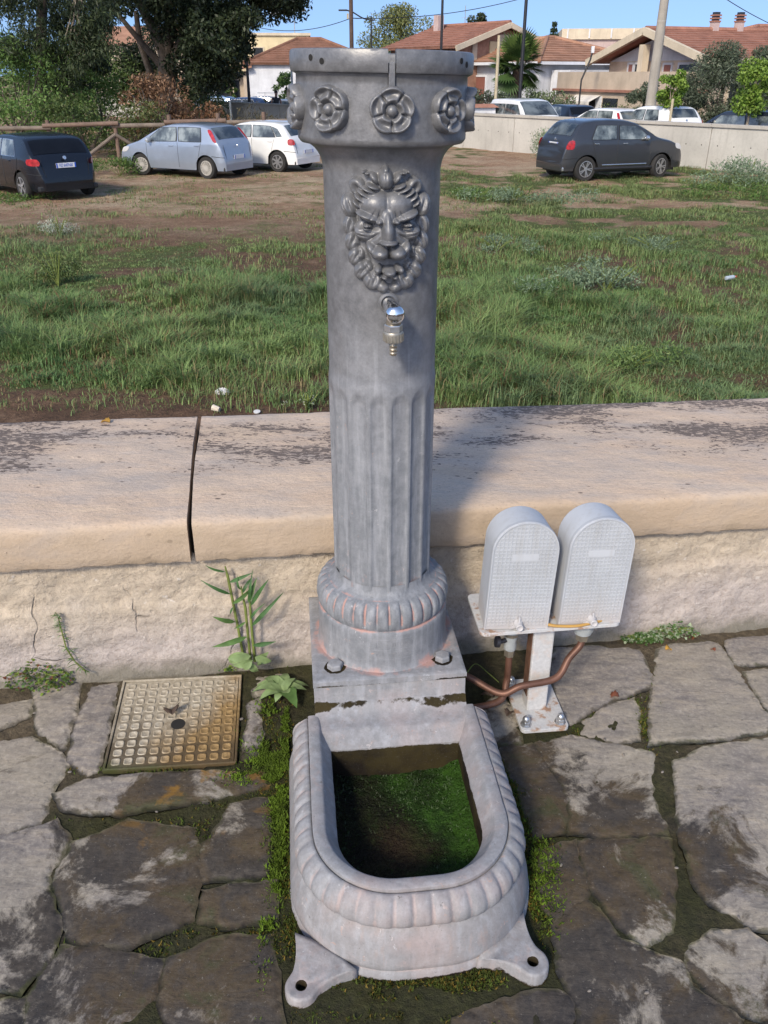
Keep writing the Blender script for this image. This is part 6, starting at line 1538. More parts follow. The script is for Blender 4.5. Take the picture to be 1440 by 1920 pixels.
    # wheels
    ns, style = spec.get('spokes', (5, 'alloy'))
    for yw, isf in ((yr, 0), (yf, 1)):
        for s in (1, -1):
            wh = bpy.data.objects.new('wheel', None); COL.objects.link(wh); wh.parent = root; wh.location = (s * (W / 2 - 0.105), yw, rw); wh.rotation_euler = (0, 0, R(spec.get('steer', 0) * isf))
            M = RY(R(90 * s))
            MB().lathe([(rw * 0.66, -0.09), (rw * 0.93, -0.095), (rw, -0.06), (rw, 0.06), (rw * 0.93, 0.095), (rw * 0.68, 0.088), (rw * 0.64, 0.06), (rw * 0.64, -0.06)], 40, M=M).build('tyre', TYRE, wh, True)
            base = RIMD if style != 'hub' else HUBC
            rm = MB().lathe([(0.0, 0.045), (rw * 0.63, 0.045), (rw * 0.66, 0.082), (rw * 0.63, 0.088), (rw * 0.58, 0.060), (0.0, 0.055)], 32, M=M).build('rim', base, wh, True)
            sm = RIMA if style != 'hub' else HUBC
            mb = MB()
            for q in range(ns):
                a = 2 * math.pi * q / ns + 0.2
                c, sn = math.cos(a), math.sin(a)
                if style == 'twin':
                    for e in (-0.16, 0.16): mb.bar(M @ Vector((0.03 * c, 0.03 * sn, 0.078)), M @ Vector((rw * .62 * math.cos(a + e), rw * .62 * math.sin(a + e), 0.084)), 0.026, 0.022, up=(s, 0, 0))
                else: mb.bar(M @ Vector((0.03 * c, 0.03 * sn, 0.078)), M @ Vector((rw * .62 * c, rw * .62 * sn, 0.084)), 0.05 if ns < 8 else 0.022, 0.022, up=(s, 0, 0))
            mb.lathe([(0.0, 0.07), (0.055, 0.07), (0.05, 0.095), (0.0, 0.097)], 16, M=M)
            mb.lathe([(rw * 0.60, 0.07), (rw * 0.66, 0.092), (rw * 0.60, 0.093)], 32, M=M, cap=False)
            mb.build('spokes', sm, rm)
    return root
def place_by_wheels(root, spec, rear, front_dir, s):
    """rear = ground contact of the near-side rear wheel; s = +1 when that is the car's right side"""
    h = Vector((front_dir[0], front_dir[1], 0)).normalized(); left = Vector((-h.y, h.x, 0))
    rgt = -left
    p = Vector(rear) - rgt * s * (spec['W'] / 2 - 0.105) + h * (spec['L'] / 2 - spec['ro'])
    root.location = (p.x, p.y, FIELD_Z + spec.get('dz', 0)); root.rotation_euler = (0, 0, math.atan2(-h.x, h.y))
HATCH_TOP = [(0, 0.50), (0.006, 0.62), (0.012, 0.72), (0.020, 0.86), (0.035, 0.99), (0.055, 1.07), (0.085, 1.22), (0.12, 1.375), (0.155, 1.435), (0.23, 1.475), (0.36, 1.49), (0.47, 1.475), (0.56, 1.42), (0.66, 1.24), (0.76, 1.035), (0.80, 0.985), (0.88, 0.91), (0.94, 0.80), (0.975, 0.66), (1, 0.42)]
punto = dict(name='silver_hatchback', label='silver blue five-door hatchback parked at the wooden fence', L=4.03, W=1.69, H=1.49, wb=2.51, ro=0.62, belt=0.98, top=HATCH_TOP, paint=paint('silver_blue_paint', (0.31, 0.36, 0.44), 0.45),
    windows=[[(0.185, 1.01), (0.385, 1.01), (0.405, 1.375), (0.205, 1.375)], [(0.41, 1.01), (0.70, 0.985), (0.565, 1.355), (0.425, 1.375)]], tail=[[(0.045, 1.00), (0.075, 1.00), (0.145, 1.34), (0.105, 1.34)]], head=[[(0.90, 0.66), (0.965, 0.64), (0.93, 0.80), (0.86, 0.82)]],
    handles=[(0.225, 0.90), (0.46, 0.88)], seams=[(0.40, 0.40, 0.0), (0.70, 0.70, -0.05), (0.24, 0.185, 0.0)], mirror=(0.655, 1.02), mirror_mat=paint('mirror_silver', (0.45, 0.48, 0.5)), rearwin=(0.058, 0.128, 0.80, 0.86), screen=(0.75, 0.565, 0.93, 0.88), plate_z=0.60, badge=(0.90, 0.012), spokes=(16, 'hub'), antenna=0.2, steer=18, round=0.15, glass=GLASSL)
cpu = car(punto); place_by_wheels(cpu, punto, put_field(392, 336), on_field(268, 328) - on_field(392, 336), -1)
polo = dict(punto); polo.update(name='white_hatchback', label='white five-door hatchback parked behind the silver one, half hidden by the column', L=3.97, W=1.68, H=1.46, wb=2.47, ro=0.65, paint=paint('white_paint', (0.72, 0.72, 0.71), 0.0), tail=[[(0.004, 0.80), (0.062, 0.80), (0.062, 0.98), (0.014, 0.98)]], spokes=(7, 'steel'), mirror_mat=None, steer=0, antenna=None,
    windows=[[(0.175, 1.02), (0.385, 1.01), (0.40, 1.345), (0.235, 1.33)], [(0.41, 1.01), (0.70, 0.985), (0.565, 1.325), (0.42, 1.345)], [(0.115, 1.05), (0.165, 1.03), (0.225, 1.32), (0.165, 1.25)]], top=[(t, z * 1.46 / 1.49) for t, z in HATCH_TOP])
polo['mirror_mat'] = polo['paint']
cpo = car(polo); place_by_wheels(cpo, polo, put_field(524, 323), on_field(268, 322) - on_field(392, 330), -1)
X_TOP = [(0, 0.52), (0.006, 0.66), (0.012, 0.80), (0.022, 0.94), (0.040, 1.07), (0.062, 1.16), (0.095, 1.34), (0.125, 1.49), (0.16, 1.555), (0.25, 1.59), (0.38, 1.60), (0.48, 1.58), (0.56, 1.52), (0.64, 1.37), (0.735, 1.155), (0.78, 1.10), (0.86, 1.04), (0.92, 0.95), (0.96, 0.82), (0.985, 0.66), (1, 0.46)]
fx = dict(name='grey_crossover', label='dark grey crossover with chrome trim parked beside the concrete wall', L=4.17, W=1.80, H=1.63, wb=2.57, ro=0.74, belt=1.08, rw=0.335, sill=0.29, top=[(t, z * 1.02) for t, z in X_TOP], paint=paint('anthracite_paint', (0.045, 0.047, 0.054), 0.4), rin=0.21,
    windows=[[(0.205, 1.11), (0.40, 1.10), (0.415, 1.46), (0.255, 1.47)], [(0.425, 1.10), (0.685, 1.09), (0.575, 1.44), (0.435, 1.46)]], tail=[[(0.012, 0.86), (0.075, 0.86), (0.078, 1.10), (0.035, 1.10)]], head=[[(0.905, 0.82), (0.965, 0.78), (0.945, 0.94), (0.895, 0.98)]],
    handles=[(0.245, 1.00), (0.475, 0.99)], handle_mat=CHROMED, seams=[(0.415, 0.415, 0.0), (0.69, 0.69, -0.04), (0.27, 0.21, 0.0)], mirror=(0.635, 1.12), mirror_mat=CHROMED, rearwin=(0.066, 0.128, 0.80, 0.84), screen=(0.725, 0.57, 0.93, 0.88), plate_z=0.97, plate_in=0.13, badge=(1.11, 0.045), spokes=(5, 'twin'), strip=(0.30, 0.665, 0.43), clad=True, antenna=0.19, steer=14, valance=CHROMED, glass=GLASSL)
cfx = car(fx); place_by_wheels(cfx, fx, put_field(1093, 340), Vector((2.66, 0.99, 0)), 1)
peug = dict(punto); peug.update(name='black_hatchback', label='glossy black five-door hatchback parked at the left edge, rear towards us', L=4.25, W=1.80, H=1.47, wb=2.62, ro=0.78, belt=0.97, paint=simple('black_paint', (0.004, 0.005, 0.009), 0.25, 0, 0.05, 3, coat=0.35), tail=[[(0.002, 0.80), (0.085, 0.82), (0.085, 0.96), (0.008, 0.97)]], handles=[(0.30, 0.88), (0.50, 0.87)],
    windows=[[(0.215, 1.00), (0.40, 0.99), (0.415, 1.345), (0.27, 1.34)], [(0.425, 0.99), (0.70, 0.965), (0.575, 1.33), (0.435, 1.345)]], spokes=(5, 'alloy'), rw=0.325, plate_z=0.80, plate_in=0.05, plate_text='FZ 647NX', badge=(0.97, 0.018), steer=0, antenna=None, round=0.26, rpow=10, top=[(t, z * 1.47 / 1.49) for t, z in HATCH_TOP], rearwin=(0.055, 0.125, 0.86, 0.88), rearglass=GLASSD, wtrim=CHROMED)
peug['mirror_mat'] = peug['paint']
cpe = car(peug); a = put_field(43, 375); b = put_field(160, 366); ax = (b - a); ax.z = 0; ax.normalize(); hd = Matrix.Rotation(R(7), 2) @ Vector((-ax.y, ax.x)); place_by_wheels(cpe, peug, a + Vector((0.12, 0, 0)), Vector((hd.x, hd.y, 0)), -1)

# cars on the road behind the concrete wall: only their upper halves show
ROADZ = FIELD_Z + 0.03
def road_car(base, label, name, pm, px, d, heading, seed=0, **kw):
    sp = dict(base); sp.update(name=name, label=label, paint=pm, plate_text=None, mirror_mat=pm, group='cars parked on the road behind the concrete wall', antenna=None); sp.update(kw)
    r = car(sp); p = at_d(px, 215, d); r.location = (p.x, p.y, ROADZ); r.rotation_euler = (0, 0, R(heading)); return r
VAN_TOP = [(0, 0.55), (0.005, 0.9), (0.010, 1.15), (0.018, 1.45), (0.035, 1.70), (0.07, 1.79), (0.3, 1.82), (0.5, 1.81), (0.6, 1.76), (0.70, 1.52), (0.80, 1.18), (0.84, 1.10), (0.92, 0.98), (0.97, 0.8), (1, 0.45)]
van = dict(punto); van.update(L=4.1, W=1.75, H=1.82, wb=2.6, ro=0.70, belt=1.12, top=VAN_TOP, rin=0.10, windows=[[(0.06, 1.18), (0.36, 1.16), (0.37, 1.60), (0.07, 1.58)], [(0.385, 1.16), (0.71, 1.14), (0.62, 1.58), (0.395, 1.60)]], rearwin=(0.012, 0.03, 0.8, 0.8), screen=(0.79, 0.615, 0.94, 0.9), tail=[[(0.004, 0.9), (0.02, 0.9), (0.03, 1.4), (0.012, 1.4)]], handles=[(0.2, 1.0), (0.45, 1.0)], seams=[(0.375, 0.375, 0.05)], mirror=(0.68, 1.18), rw=0.32)
WHP = paint('white_car_paint', (0.74, 0.75, 0.76), 0.0); BLK = paint('dark_blue_car_paint', (0.015, 0.022, 0.04), 0.3); BLU = paint('blue_car_paint', (0.05, 0.12, 0.26), 0.3)
road_car(van, 'white compact van behind the wall below the palm', 'compact_van', WHP, 988, 39.8, -157)
road_car(peug, 'dark blue hatchback parked just right of the white compact van', 'dark_hatchback', BLK, 1056, 45.5, 20)
road_car(punto, 'small white hatchback behind the wall, in front of the grey-walled house', 'white_hatchback', WHP, 1133, 39.5, 30)
road_car(fx, 'white crossover with dark roof panel behind the wall at the concrete pole', 'white_crossover', WHP, 1228, 38.2, 24, handle_mat=WHP, roofglass=(0.2, 0.5, 0.85, 0.8), strip=None, H=1.6)
road_car(van, 'dark blue people carrier behind the wall at the right edge', 'dark_people_carrier', BLK, 1395, 34.0, 44, H=1.7, top=[(t, z * 1.60 / 1.82) for t, z in VAN_TOP], windows=[[(0.06, 1.06), (0.36, 1.04), (0.37, 1.42), (0.07, 1.40)], [(0.385, 1.04), (0.71, 1.02), (0.62, 1.40), (0.395, 1.42)]], belt=1.0)
road_car(punto, 'blue car behind the wall beside the dry branches', 'blue_car', BLU, 396, 62, 80)
road_car(peug, 'blue estate behind the wall left of the slim lamp post', 'blue_estate', BLU, 450, 59, 88)
road_car(punto, 'grey car behind the wall right of the slim lamp post', 'grey_car', paint('grey_car_paint', (0.25, 0.26, 0.27), 0.3), 478, 61, 84)
road_car(polo, 'white car behind the wall next to the person in black', 'white_car', WHP, 522, 55, 76, tail=polo['tail'])
# ================================================================== concrete wall and road
WA = on_field(868, 277); WB = on_field(1295, 315); wdir = Vector((WB.x - WA.x, WB.y - WA.y, 0)); wlen = wdir.length; wdir.normalize(); wnorm = Vector((-wdir.y, wdir.x, 0))   # wnorm points away from the camera
if wnorm.y < 0: wnorm = -wnorm
wang = math.atan2(wdir.y, wdir.x)
def m_concrete(name, c, sc=1.0):
    t = NT(name); p = t.pos(); n1 = t.noise(p, 0.8 * sc, 5, 0.6); n2 = t.noise(p, 14 * sc, 5, 0.7); n3 = t.noise(t.mapv(p, (6, 6, 0.5)), 1.0, 4, 0.6); x, y, z = t.xyz(p)
    b = t.ramp(n1, [(0.3, tuple(k * .84 for k in c)), (0.7, tuple(min(1, k * 1.1) for k in c))])
    b = t.mix(t.math('MULTIPLY', t.ramp(n3, [(0.55, 0.0), (0.75, 1.0)]), 0.35), b, tuple(k * .55 for k in c))
    b = t.mix(t.math('MULTIPLY', t.ramp(n2, [(0.35, 1.0), (0.5, 0.0)]), 0.25), b, tuple(k * .6 for k in c))
    t.set('Base Color', b); t.set('Roughness', 0.9); t.set('Specular IOR Level', 0.2); t.bump(n2, 0.3, 0.01); return t.m
CONC = m_concrete('wall_concrete', (0.46, 0.44, 0.40)); COPE = m_concrete('coping_concrete', (0.40, 0.375, 0.335)); POLEC = m_concrete('pole_concrete', (0.34, 0.31, 0.27), 2)
HW = 1.31
bw = thing('boundary_wall', 'long pale concrete wall with flat coping running across the back of the field', 'wall', (WA.x, WA.y, FIELD_Z), wang)
seg = 2.9
for i in range(-14, 8):
    x0 = i * seg
    MB().box((x0 + seg / 2, 0.125 * (1 if wnorm.dot(RZ(wang) @ Vector((0, 1, 0))) > 0 else -1), HW / 2 - 0.06), (seg - 0.025, 0.25, HW + 0.0)).build('wall_panel', CONC, bw, bevel=0.008)
    MB().box((x0 + seg / 2, 0.125 * (1 if wnorm.dot(RZ(wang) @ Vector((0, 1, 0))) > 0 else -1), HW - 0.005), (seg - 0.010, 0.36, 0.10)).build('coping', COPE, bw, bevel=0.012)
    if -4 < i < 8:
        for q in range(5):
            MB().lathe([(0.0, 0.0), (0.02, 0.0)], 8, M=T(x0 + 0.3 + q * 0.58, -0.003, 0.72) @ RX(R(90))).build('tie_hole', DARK, bw)
MB().box((-9.0, 0.14 * (1 if wnorm.dot(RZ(wang) @ Vector((0, 1, 0))) > 0 else -1), 0.5), (60, 0.10, 0.9)).build('wall_joint_core', COPE, bw)
ASPH = simple('asphalt', (0.055, 0.054, 0.053), 0.9, 0, 0.2, 2, 0.3, 40, 0.01)
mb = MB(); c0 = WA + wnorm * 0.3; a = c0 - wdir * 60; b = c0 + wdir * 30
mb.quad((a.x, a.y, ROADZ), (b.x, b.y, ROADZ), ((b + wnorm * 14).x, (b + wnorm * 14).y, ROADZ), ((a + wnorm * 14).x, (a + wnorm * 14).y, ROADZ)); tag(mb.build('road', ASPH), kind='structure')

# ================================================================== wooden rail fence on the left
WOOD = simple('grey_wood', (0.15, 0.12, 0.095), 0.85, 0, 0.35, 5, 0.4, 30, 0.01); WOODR = simple('red_wood', (0.15, 0.10, 0.075), 0.85, 0, 0.3, 5, 0.4, 30, 0.01)
fb = on_field(215, 302); fence = thing('rail_fence', 'weathered wooden rail fence with braced posts behind the parked cars', 'fence', (0, 0, 0))
FD = fb.y + 1.63
def fp(px, py, dd=0.0): return at_d(px, py, FD + dd)
for (pa, pb, dd, m) in [((-40, 241), (96, 240), 0, WOOD), ((80, 236), (222, 231), -0.05, WOODR), ((212, 236), (330, 234), 0.05, WOOD), ((308, 229), (424, 226), -0.05, WOODR), ((400, 230), (560, 226), 1.5, WOOD)]:
    MB().tube([fp(*pa, dd), fp(*pb, dd)], 0.075, 10).build('rail', m, fence, True)
for px, top in [(216, 238), (88, 225), (316, 215), (408, 212), (494, 210)]:
    t = fp(px, top, 0.1); MB().tube([Vector((t.x, t.y, FIELD_Z - .1)), t], 0.075, 10).build('post', WOODR, fence, True)
MB().tube([fp(216, 252), Vector((fp(160, 300).x, fp(160, 300, -0.7).y, FIELD_Z))], 0.06, 8).build('brace', WOOD, fence, True)
MB().tube([fp(216, 252), Vector((fp(262, 285).x, fp(262, 285, 0.4).y, FIELD_Z + .3))], 0.06, 8).build('brace', WOOD, fence, True)

# ================================================================== trees and shrubs
def tree(name, label, base, trunks, clumps, leaf, cols, seed, bark=BARK, aspect=0.42, droop=0.0, cat='tree', mat=None, shell=0.2, jitter=0.22):
    o = thing(name, label, cat, base); b = Vector(base)
    mb = MB()
    for pts, r0, r1 in trunks:
        k = len(pts); mb.tube([Vector(p) - b for p in pts], [r0 + (r1 - r0) * i / (k - 1) for i in range(k)], 9)
    if trunks: mb.build('trunk', bark, o, True)
    parts = [leaf_cloud(Vector(c) - b, r, n, leaf, cols, seed * 100 + i, aspect, droop, shell, jitter) for i, (c, r, n) in enumerate(clumps)]
    cr = foliage('crown', parts, o, mat); return o
def scatter(px0, px1, py0, py1, d0, d1, count, r, n, seed, keep=None):
    rr = random.Random(seed); out = []
    while len(out) < count:
        px = rr.uniform(px0, px1); py = rr.uniform(py0, py1)
        if keep and not keep(px, py): continue
        p = at_d(px, py, rr.uniform(d0, d1)); k = rr.uniform(.7, 1.3); out.append((p, (r * k, r * k, r * k * .75), int(n * k)))
    return out
DK = [(0.010, 0.018, 0.010), (0.020, 0.032, 0.016), (0.040, 0.058, 0.026), (0.065, 0.085, 0.040)]
# big dark tree
d = 46; tb = at_d(313, 200, d); tb.z = FIELD_Z
def up(px, py, dd=0): return at_d(px, py, d + dd)
fork = up(312, 110)
tr = [([tb, up(313, 160), fork], 0.52, 0.40), ([fork, up(290, 60), up(262, 10), up(235, -60)], 0.30, 0.12), ([fork, up(322, 50), up(318, 0), up(330, -80)], 0.26, 0.12), ([up(314, 130), up(345, 70), up(372, 10), up(420, -70)], 0.28, 0.10), ([up(300, 120), up(278, 95), up(240, 50), up(200, 0)], 0.2, 0.08), ([up(286, 190, 1), up(280, 130, 1), up(262, 80, 1), up(255, 20, 1)], 0.2, 0.12)]
def keepA(px, py):
    if py > 120 and not (195 < px < 280 or 330 < px < 475): return False
    if 205 < px < 345 and 20 < py < 175 and random.random() < 0.93: return False
    if 188 < px < 205 and 40 < py < 110: return False
    if px > 480 and py > 30: return False
    if py > 60 and px > 470 - (py - 60) * 0.5: return False
    return True
random.seed(5)
cl = scatter(170, 575, -150, 175, 41, 51, 215, 0.75, 250, 3, keepA) + scatter(340, 470, 20, 150, 42, 47, 70, 0.6, 230, 4, keepA) + scatter(480, 570, -30, 14, 44, 47, 16, 0.5, 170, 6) + scatter(170, 480, -60, 30, 47, 52, 50, 0.9, 260, 10) + scatter(240, 345, 60, 180, 53, 56, 34, 0.8, 240, 12)
cl += [(up(360, -330), (7.5, 6, 3.5), 5000), (up(300, -230), (7, 6, 2.6), 5000)]
tree('broad_evergreen', 'large dark evergreen tree with forked trunk behind the fence', tb, tr, cl, 0.20, DK, 1, droop=0.5)
# drooping tree further left
d = 38; tb2 = at_d(70, 220, d); tb2.z = FIELD_Z
cl = scatter(-90, 205, -120, 130, 34, 42, 135, 0.62, 300, 7, lambda x, y: y < 125 - max(0, x - 150) * 0.3) + scatter(105, 195, 0, 165, 35, 37, 46, 0.42, 200, 8) + [(up(40, -250), (5, 4, 2.5), 3500)]
tree('drooping_tree', 'dark drooping tree with hanging leaves at the upper left edge', tb2, [([tb2, up(75, 100), up(80, 0), up(70, -150)], 0.28, 0.14)], cl, 0.17, [(0.016, 0.028, 0.014), (0.035, 0.052, 0.022), (0.075, 0.10, 0.045)], 2, aspect=0.26, droop=1.4)
d = 35.5
o = thing('bare_twigs', 'pale bare hanging twigs in front of the drooping tree', 'branch', up(148, 60)); mb = MB(); rr = random.Random(4); b0 = up(148, 60)
for i in range(9):
    x = 148 + rr.uniform(-6, 8); pts = [up(x, -8)]; yy = -8
    while yy < rr.uniform(85, 130): yy += rr.uniform(16, 26); x += rr.uniform(-9, 8); pts.append(up(x, yy, rr.uniform(-.2, .2)))
    mb.tube([p - b0 for p in pts], [0.035 - 0.028 * k / (len(pts) - 1) for k in range(len(pts))], 6)
mb.build('twig', PALEB, o)
# green shrubs behind the fence
SHR = [(0.065, 0.125, 0.030), (0.12, 0.21, 0.050), (0.20, 0.30, 0.085)]
d = 35
def shrub(name, label, px, py, w, h, n, cols, dd, seed, leaf=0.13, aspect=0.35, cnt=26, droop=0.2):
    b = at_d(px, py, dd); b.z = FIELD_Z; rr = random.Random(seed); cl = []
    for i in range(cnt):
        a = rr.uniform(0, 6.28); q = rr.random() ** .5; z = rr.random() ** 0.8
        c = b + Vector((math.cos(a) * q * w / 2 * (1 - z * .5), math.sin(a) * q * w / 2 * .7 * (1 - z * .5), h * (.10 + .85 * z))); r = w * .14 * rr.uniform(.7, 1.3); cl.append((c, (r, r, r * .8), n // cnt))
    tr = []
    for i in range(5):
        a = rr.uniform(0, 6.28); tr.append(([b, b + Vector((math.cos(a) * w * .12, math.sin(a) * w * .1, h * .45)), b + Vector((math.cos(a) * w * .28, math.sin(a) * w * .2, h * .85))], 0.05, 0.015))
    return tree(name, label, b, tr, cl, leaf, cols, seed, aspect=aspect, cat='shrub', droop=droop)
shrub('leafy_shrub', 'bright green feathery shrub behind the black hatchback at the left edge', 40, 240, 4.2, 3.9, 4200, SHR, 34.5, 21)
shrub('leafy_shrub', 'tall green feathery shrub behind the fence rail, left of the dry branches', 120, 240, 4.4, 4.0, 4800, SHR, 36.0, 22)
shrub('leafy_shrub', 'green shrub in front of the big tree trunk, beside the dry branches', 195, 240, 3.2, 2.9, 3200, SHR, 38.5, 23)
shrub('leafy_shrub', 'low dark green thicket under the fence rail between black and silver cars', 165, 270, 3.8, 1.9, 3200, [(0.035, 0.065, 0.02), (0.07, 0.11, 0.03), (0.12, 0.15, 0.05)], 33.6, 24)
shrub('leafy_shrub', 'green thicket under the fence rail left of the silver hatchback', 265, 260, 3.2, 1.8, 2600, [(0.05, 0.075, 0.02), (0.10, 0.13, 0.04), (0.17, 0.16, 0.07)], 34.2, 25)
shrub('leafy_shrub', 'dark weeds under the fence behind the black hatchback roof', 20, 260, 3.6, 1.9, 2600, SHR, 33.2, 26)
shrub('dry_shrub', 'rust brown dead leafy branches piled before the big tree', 292, 225, 3.6, 2.7, 3800, [(0.12, 0.065, 0.035), (0.21, 0.12, 0.068), (0.32, 0.20, 0.125)], 36.2, 27, cnt=30, leaf=0.15)
shrub('dry_shrub', 'rust brown dead brush behind the silver hatchback roof', 362, 225, 3.4, 2.0, 3600, [(0.12, 0.06, 0.035), (0.22, 0.115, 0.06), (0.30, 0.19, 0.11)], 37.5, 28, cnt=26, leaf=0.15)
shrub('dry_reeds', 'dark dry reeds along the foot of the concrete wall at left', 440, 232, 5.0, 1.1, 1700, [(0.07, 0.06, 0.035), (0.12, 0.11, 0.055), (0.17, 0.14, 0.08)], 42.0, 29, cnt=22, leaf=0.25, aspect=0.1, droop=-1.2)
shrub('dry_reeds', 'dark dry reeds by the wall just left of the column', 525, 232, 3.2, 1.0, 1100, [(0.07, 0.06, 0.035), (0.12, 0.11, 0.055), (0.16, 0.13, 0.07)], 41.0, 30, cnt=16, leaf=0.25, aspect=0.1, droop=-1.2)
d = 38.6; b0 = up(330, 225); mb = MB()
for pts, r in [([(278, 205), (300, 215), (312, 232)], .10), ([(312, 232), (330, 222), (342, 205), (338, 190), (326, 182)], .09), ([(338, 190), (330, 175), (332, 168)], .06), ([(300, 215), (304, 195), (300, 180)], .07), ([(312, 232), (318, 236)], .10), ([(278, 205), (262, 196), (240, 170)], .06)]:
    mb.tube([up(*q) for q in pts], [r - r * .4 * i / (len(pts) - 1) for i in range(len(pts))], 8)
o = mb.build('fallen_branch', PALEB, None, True); tag(o, 'pale twisted fallen branches standing behind the fence near the silver car', 'branch')

shrub('leafy_shrub', 'dark green thicket in the shade behind the big tree at far left', 20, 230, 9.0, 4.2, 9000, [(0.04, 0.075, 0.024), (0.085, 0.135, 0.042), (0.14, 0.20, 0.065)], 50, 61, leaf=0.2, cnt=44)
shrub('leafy_shrub', 'dark green thicket behind the shrubs left of the big trunk', 170, 230, 9.0, 3.6, 13000, [(0.04, 0.075, 0.024), (0.085, 0.135, 0.042), (0.14, 0.20, 0.065)], 53, 62, leaf=0.2, cnt=44)
shrub('leafy_shrub', 'dark green thicket between the big trunk and the left house porch', 345, 215, 5.5, 2.2, 6000, [(0.04, 0.075, 0.024), (0.085, 0.135, 0.042), (0.14, 0.20, 0.065)], 52, 63, leaf=0.2, cnt=34)

# trees beyond the road
def round_tree(name, label, px, pbase, ptop, d_, wpx, n, cols, seed, leaf=0.25, trunk=0.12, cnt=24, low=0.3, aspect=0.4, droop=0.3, clr=0.17, bark=BARK):
    top = at_d(px, ptop, d_); b = Vector((top.x, top.y, FIELD_Z)); h = top.z - FIELD_Z; w = wpx * d_ * 0.93 / F_PX; rr = random.Random(seed); cl = []
    for i in range(cnt):
        a = rr.uniform(0, 6.28); q = rr.random() ** .45; z = rr.uniform(0, 1); env = math.sin(math.pi * min(.97, .12 + .84 * z)) ** .7
        cl.append((b + Vector((math.cos(a) * q * w / 2 * env * .85, math.sin(a) * q * w / 2 * env * .85, h * (low + (1 - low) * (.06 + .86 * z)))), (w * clr, w * clr, w * clr * .8), n // cnt))
    tr = [([b, b + Vector((0, 0, h * low)), b + Vector((w * .03, 0, h * .8))], trunk, trunk * .4)]
    for i in range(4): a = rr.uniform(0, 6.28); tr.append(([b + Vector((0, 0, h * low * .9)), b + Vector((math.cos(a) * w * .2, math.sin(a) * w * .2, h * (low + .3)))], trunk * .5, trunk * .15))
    return tree(name, label, b, tr, cl, leaf, cols, seed, aspect=aspect, droop=droop, bark=bark)
EUC = [(0.08, 0.10, 0.03), (0.16, 0.18, 0.06), (0.26, 0.27, 0.10)]; YLW = [(0.14, 0.17, 0.03), (0.26, 0.28, 0.05), (0.36, 0.36, 0.10)]; OLV = [(0.05, 0.07, 0.04), (0.095, 0.12, 0.075), (0.16, 0.19, 0.13)]; LIM = [(0.08, 0.15, 0.02), (0.16, 0.26, 0.04), (0.26, 0.36, 0.07)]; PIN = [(0.02, 0.035, 0.018), (0.045, 0.065, 0.03), (0.08, 0.10, 0.05)]
round_tree('tall_tree', 'olive yellow tall tree behind the fountain rim', 748, 200, 14, 108, 150, 13000, EUC, 31, leaf=0.30, trunk=0.3, cnt=34, low=0.25, droop=1.0, clr=0.15)
round_tree('pine_tree', 'dark pine behind the brick gable house roof', 897, 120, 22, 92, 52, 4000, PIN, 32, leaf=0.26, trunk=0.2, low=0.55)
round_tree('small_tree', 'small dark treetop beside the chimney of the brick gable house', 847, 120, 46, 96, 20, 600, PIN, 33, leaf=0.35, low=0.5, cnt=10)
round_tree('yellow_tree', 'yellow-green treetop just behind the left end of the brick house roof', 815, 120, 60, 125, 60, 1400, YLW, 34, leaf=0.5, low=0.4)
round_tree('yellow_tree', 'yellow-green treetop behind the flat-roofed pink building', 1105, 120, 63, 120, 62, 1600, YLW, 35, leaf=0.5, low=0.4)
round_tree('yellow_tree', 'yellow-green tree between the pink building and the villa', 1165, 120, 64, 118, 75, 2200, YLW, 36, leaf=0.5, low=0.3)
def conifer(px, ptop, d_, wpx, label, seed):
    top = at_d(px, ptop, d_); b = Vector((top.x, top.y, FIELD_Z)); h = top.z - FIELD_Z; w = wpx * d_ * .93 / F_PX; cl = []; rr = random.Random(seed); tr = [([b, top], 0.15, 0.02)]
    for k in range(9):
        z = h * (.42 + .56 * k / 8); rad = w / 2 * (1.05 - k / 8 * .9)
        for j in range(7):
            a = rr.uniform(0, 6.28); e = b + Vector((math.cos(a) * rad, math.sin(a) * rad, z + rad * .45)); tr.append(([b + Vector((0, 0, z)), e], 0.05, 0.02)); cl.append((b + Vector((math.cos(a) * rad * .65, math.sin(a) * rad * .65, z + rad * .3)), (rad * .4, rad * .4, .16), 26))
    return tree('conifer', label, b, tr, cl, 0.34, [(0.02, 0.04, 0.022), (0.045, 0.075, 0.04), (0.07, 0.10, 0.06)], seed, aspect=0.3)
conifer(1040, 44, 84, 46, 'dark spiky conifer behind the hip-roofed house', 37)
round_tree('garden_tree', 'small green tree before the white wall of the left house', 535, 195, 128, 62, 46, 1500, [(0.05, 0.10, 0.03), (0.10, 0.17, 0.05), (0.16, 0.24, 0.08)], 38, leaf=0.22, low=0.15, trunk=0.06)
round_tree('garden_tree', 'little round tree under the porch roof of the left house', 430, 190, 142, 66, 26, 700, [(0.06, 0.11, 0.03), (0.12, 0.18, 0.05)], 39, leaf=0.2, low=0.45, trunk=0.05, cnt=12)
round_tree('garden_tree', 'green bush at the left corner of the left house porch', 392, 190, 136, 64, 34, 800, [(0.04, 0.09, 0.025), (0.09, 0.15, 0.04)], 40, leaf=0.2, low=0.3, trunk=0.05, cnt=12)
round_tree('olive_tree', 'grey-green olive tree left of the concrete pole, before the villa', 1212, 220, 143, 43, 70, 5000, OLV, 41, leaf=0.16, low=0.12, trunk=0.1, cnt=22, aspect=0.25)
round_tree('olive_tree', 'dense grey-green olive shrub right of the concrete pole', 1290, 220, 136, 42, 90, 6500, OLV, 42, leaf=0.16, low=0.1, trunk=0.1, cnt=24, aspect=0.25)
round_tree('olive_tree', 'tall grey-green olive tree with broad crown near the right edge', 1368, 225, 78, 41, 135, 13000, OLV, 43, leaf=0.16, low=0.18, trunk=0.16, cnt=52, aspect=0.25)
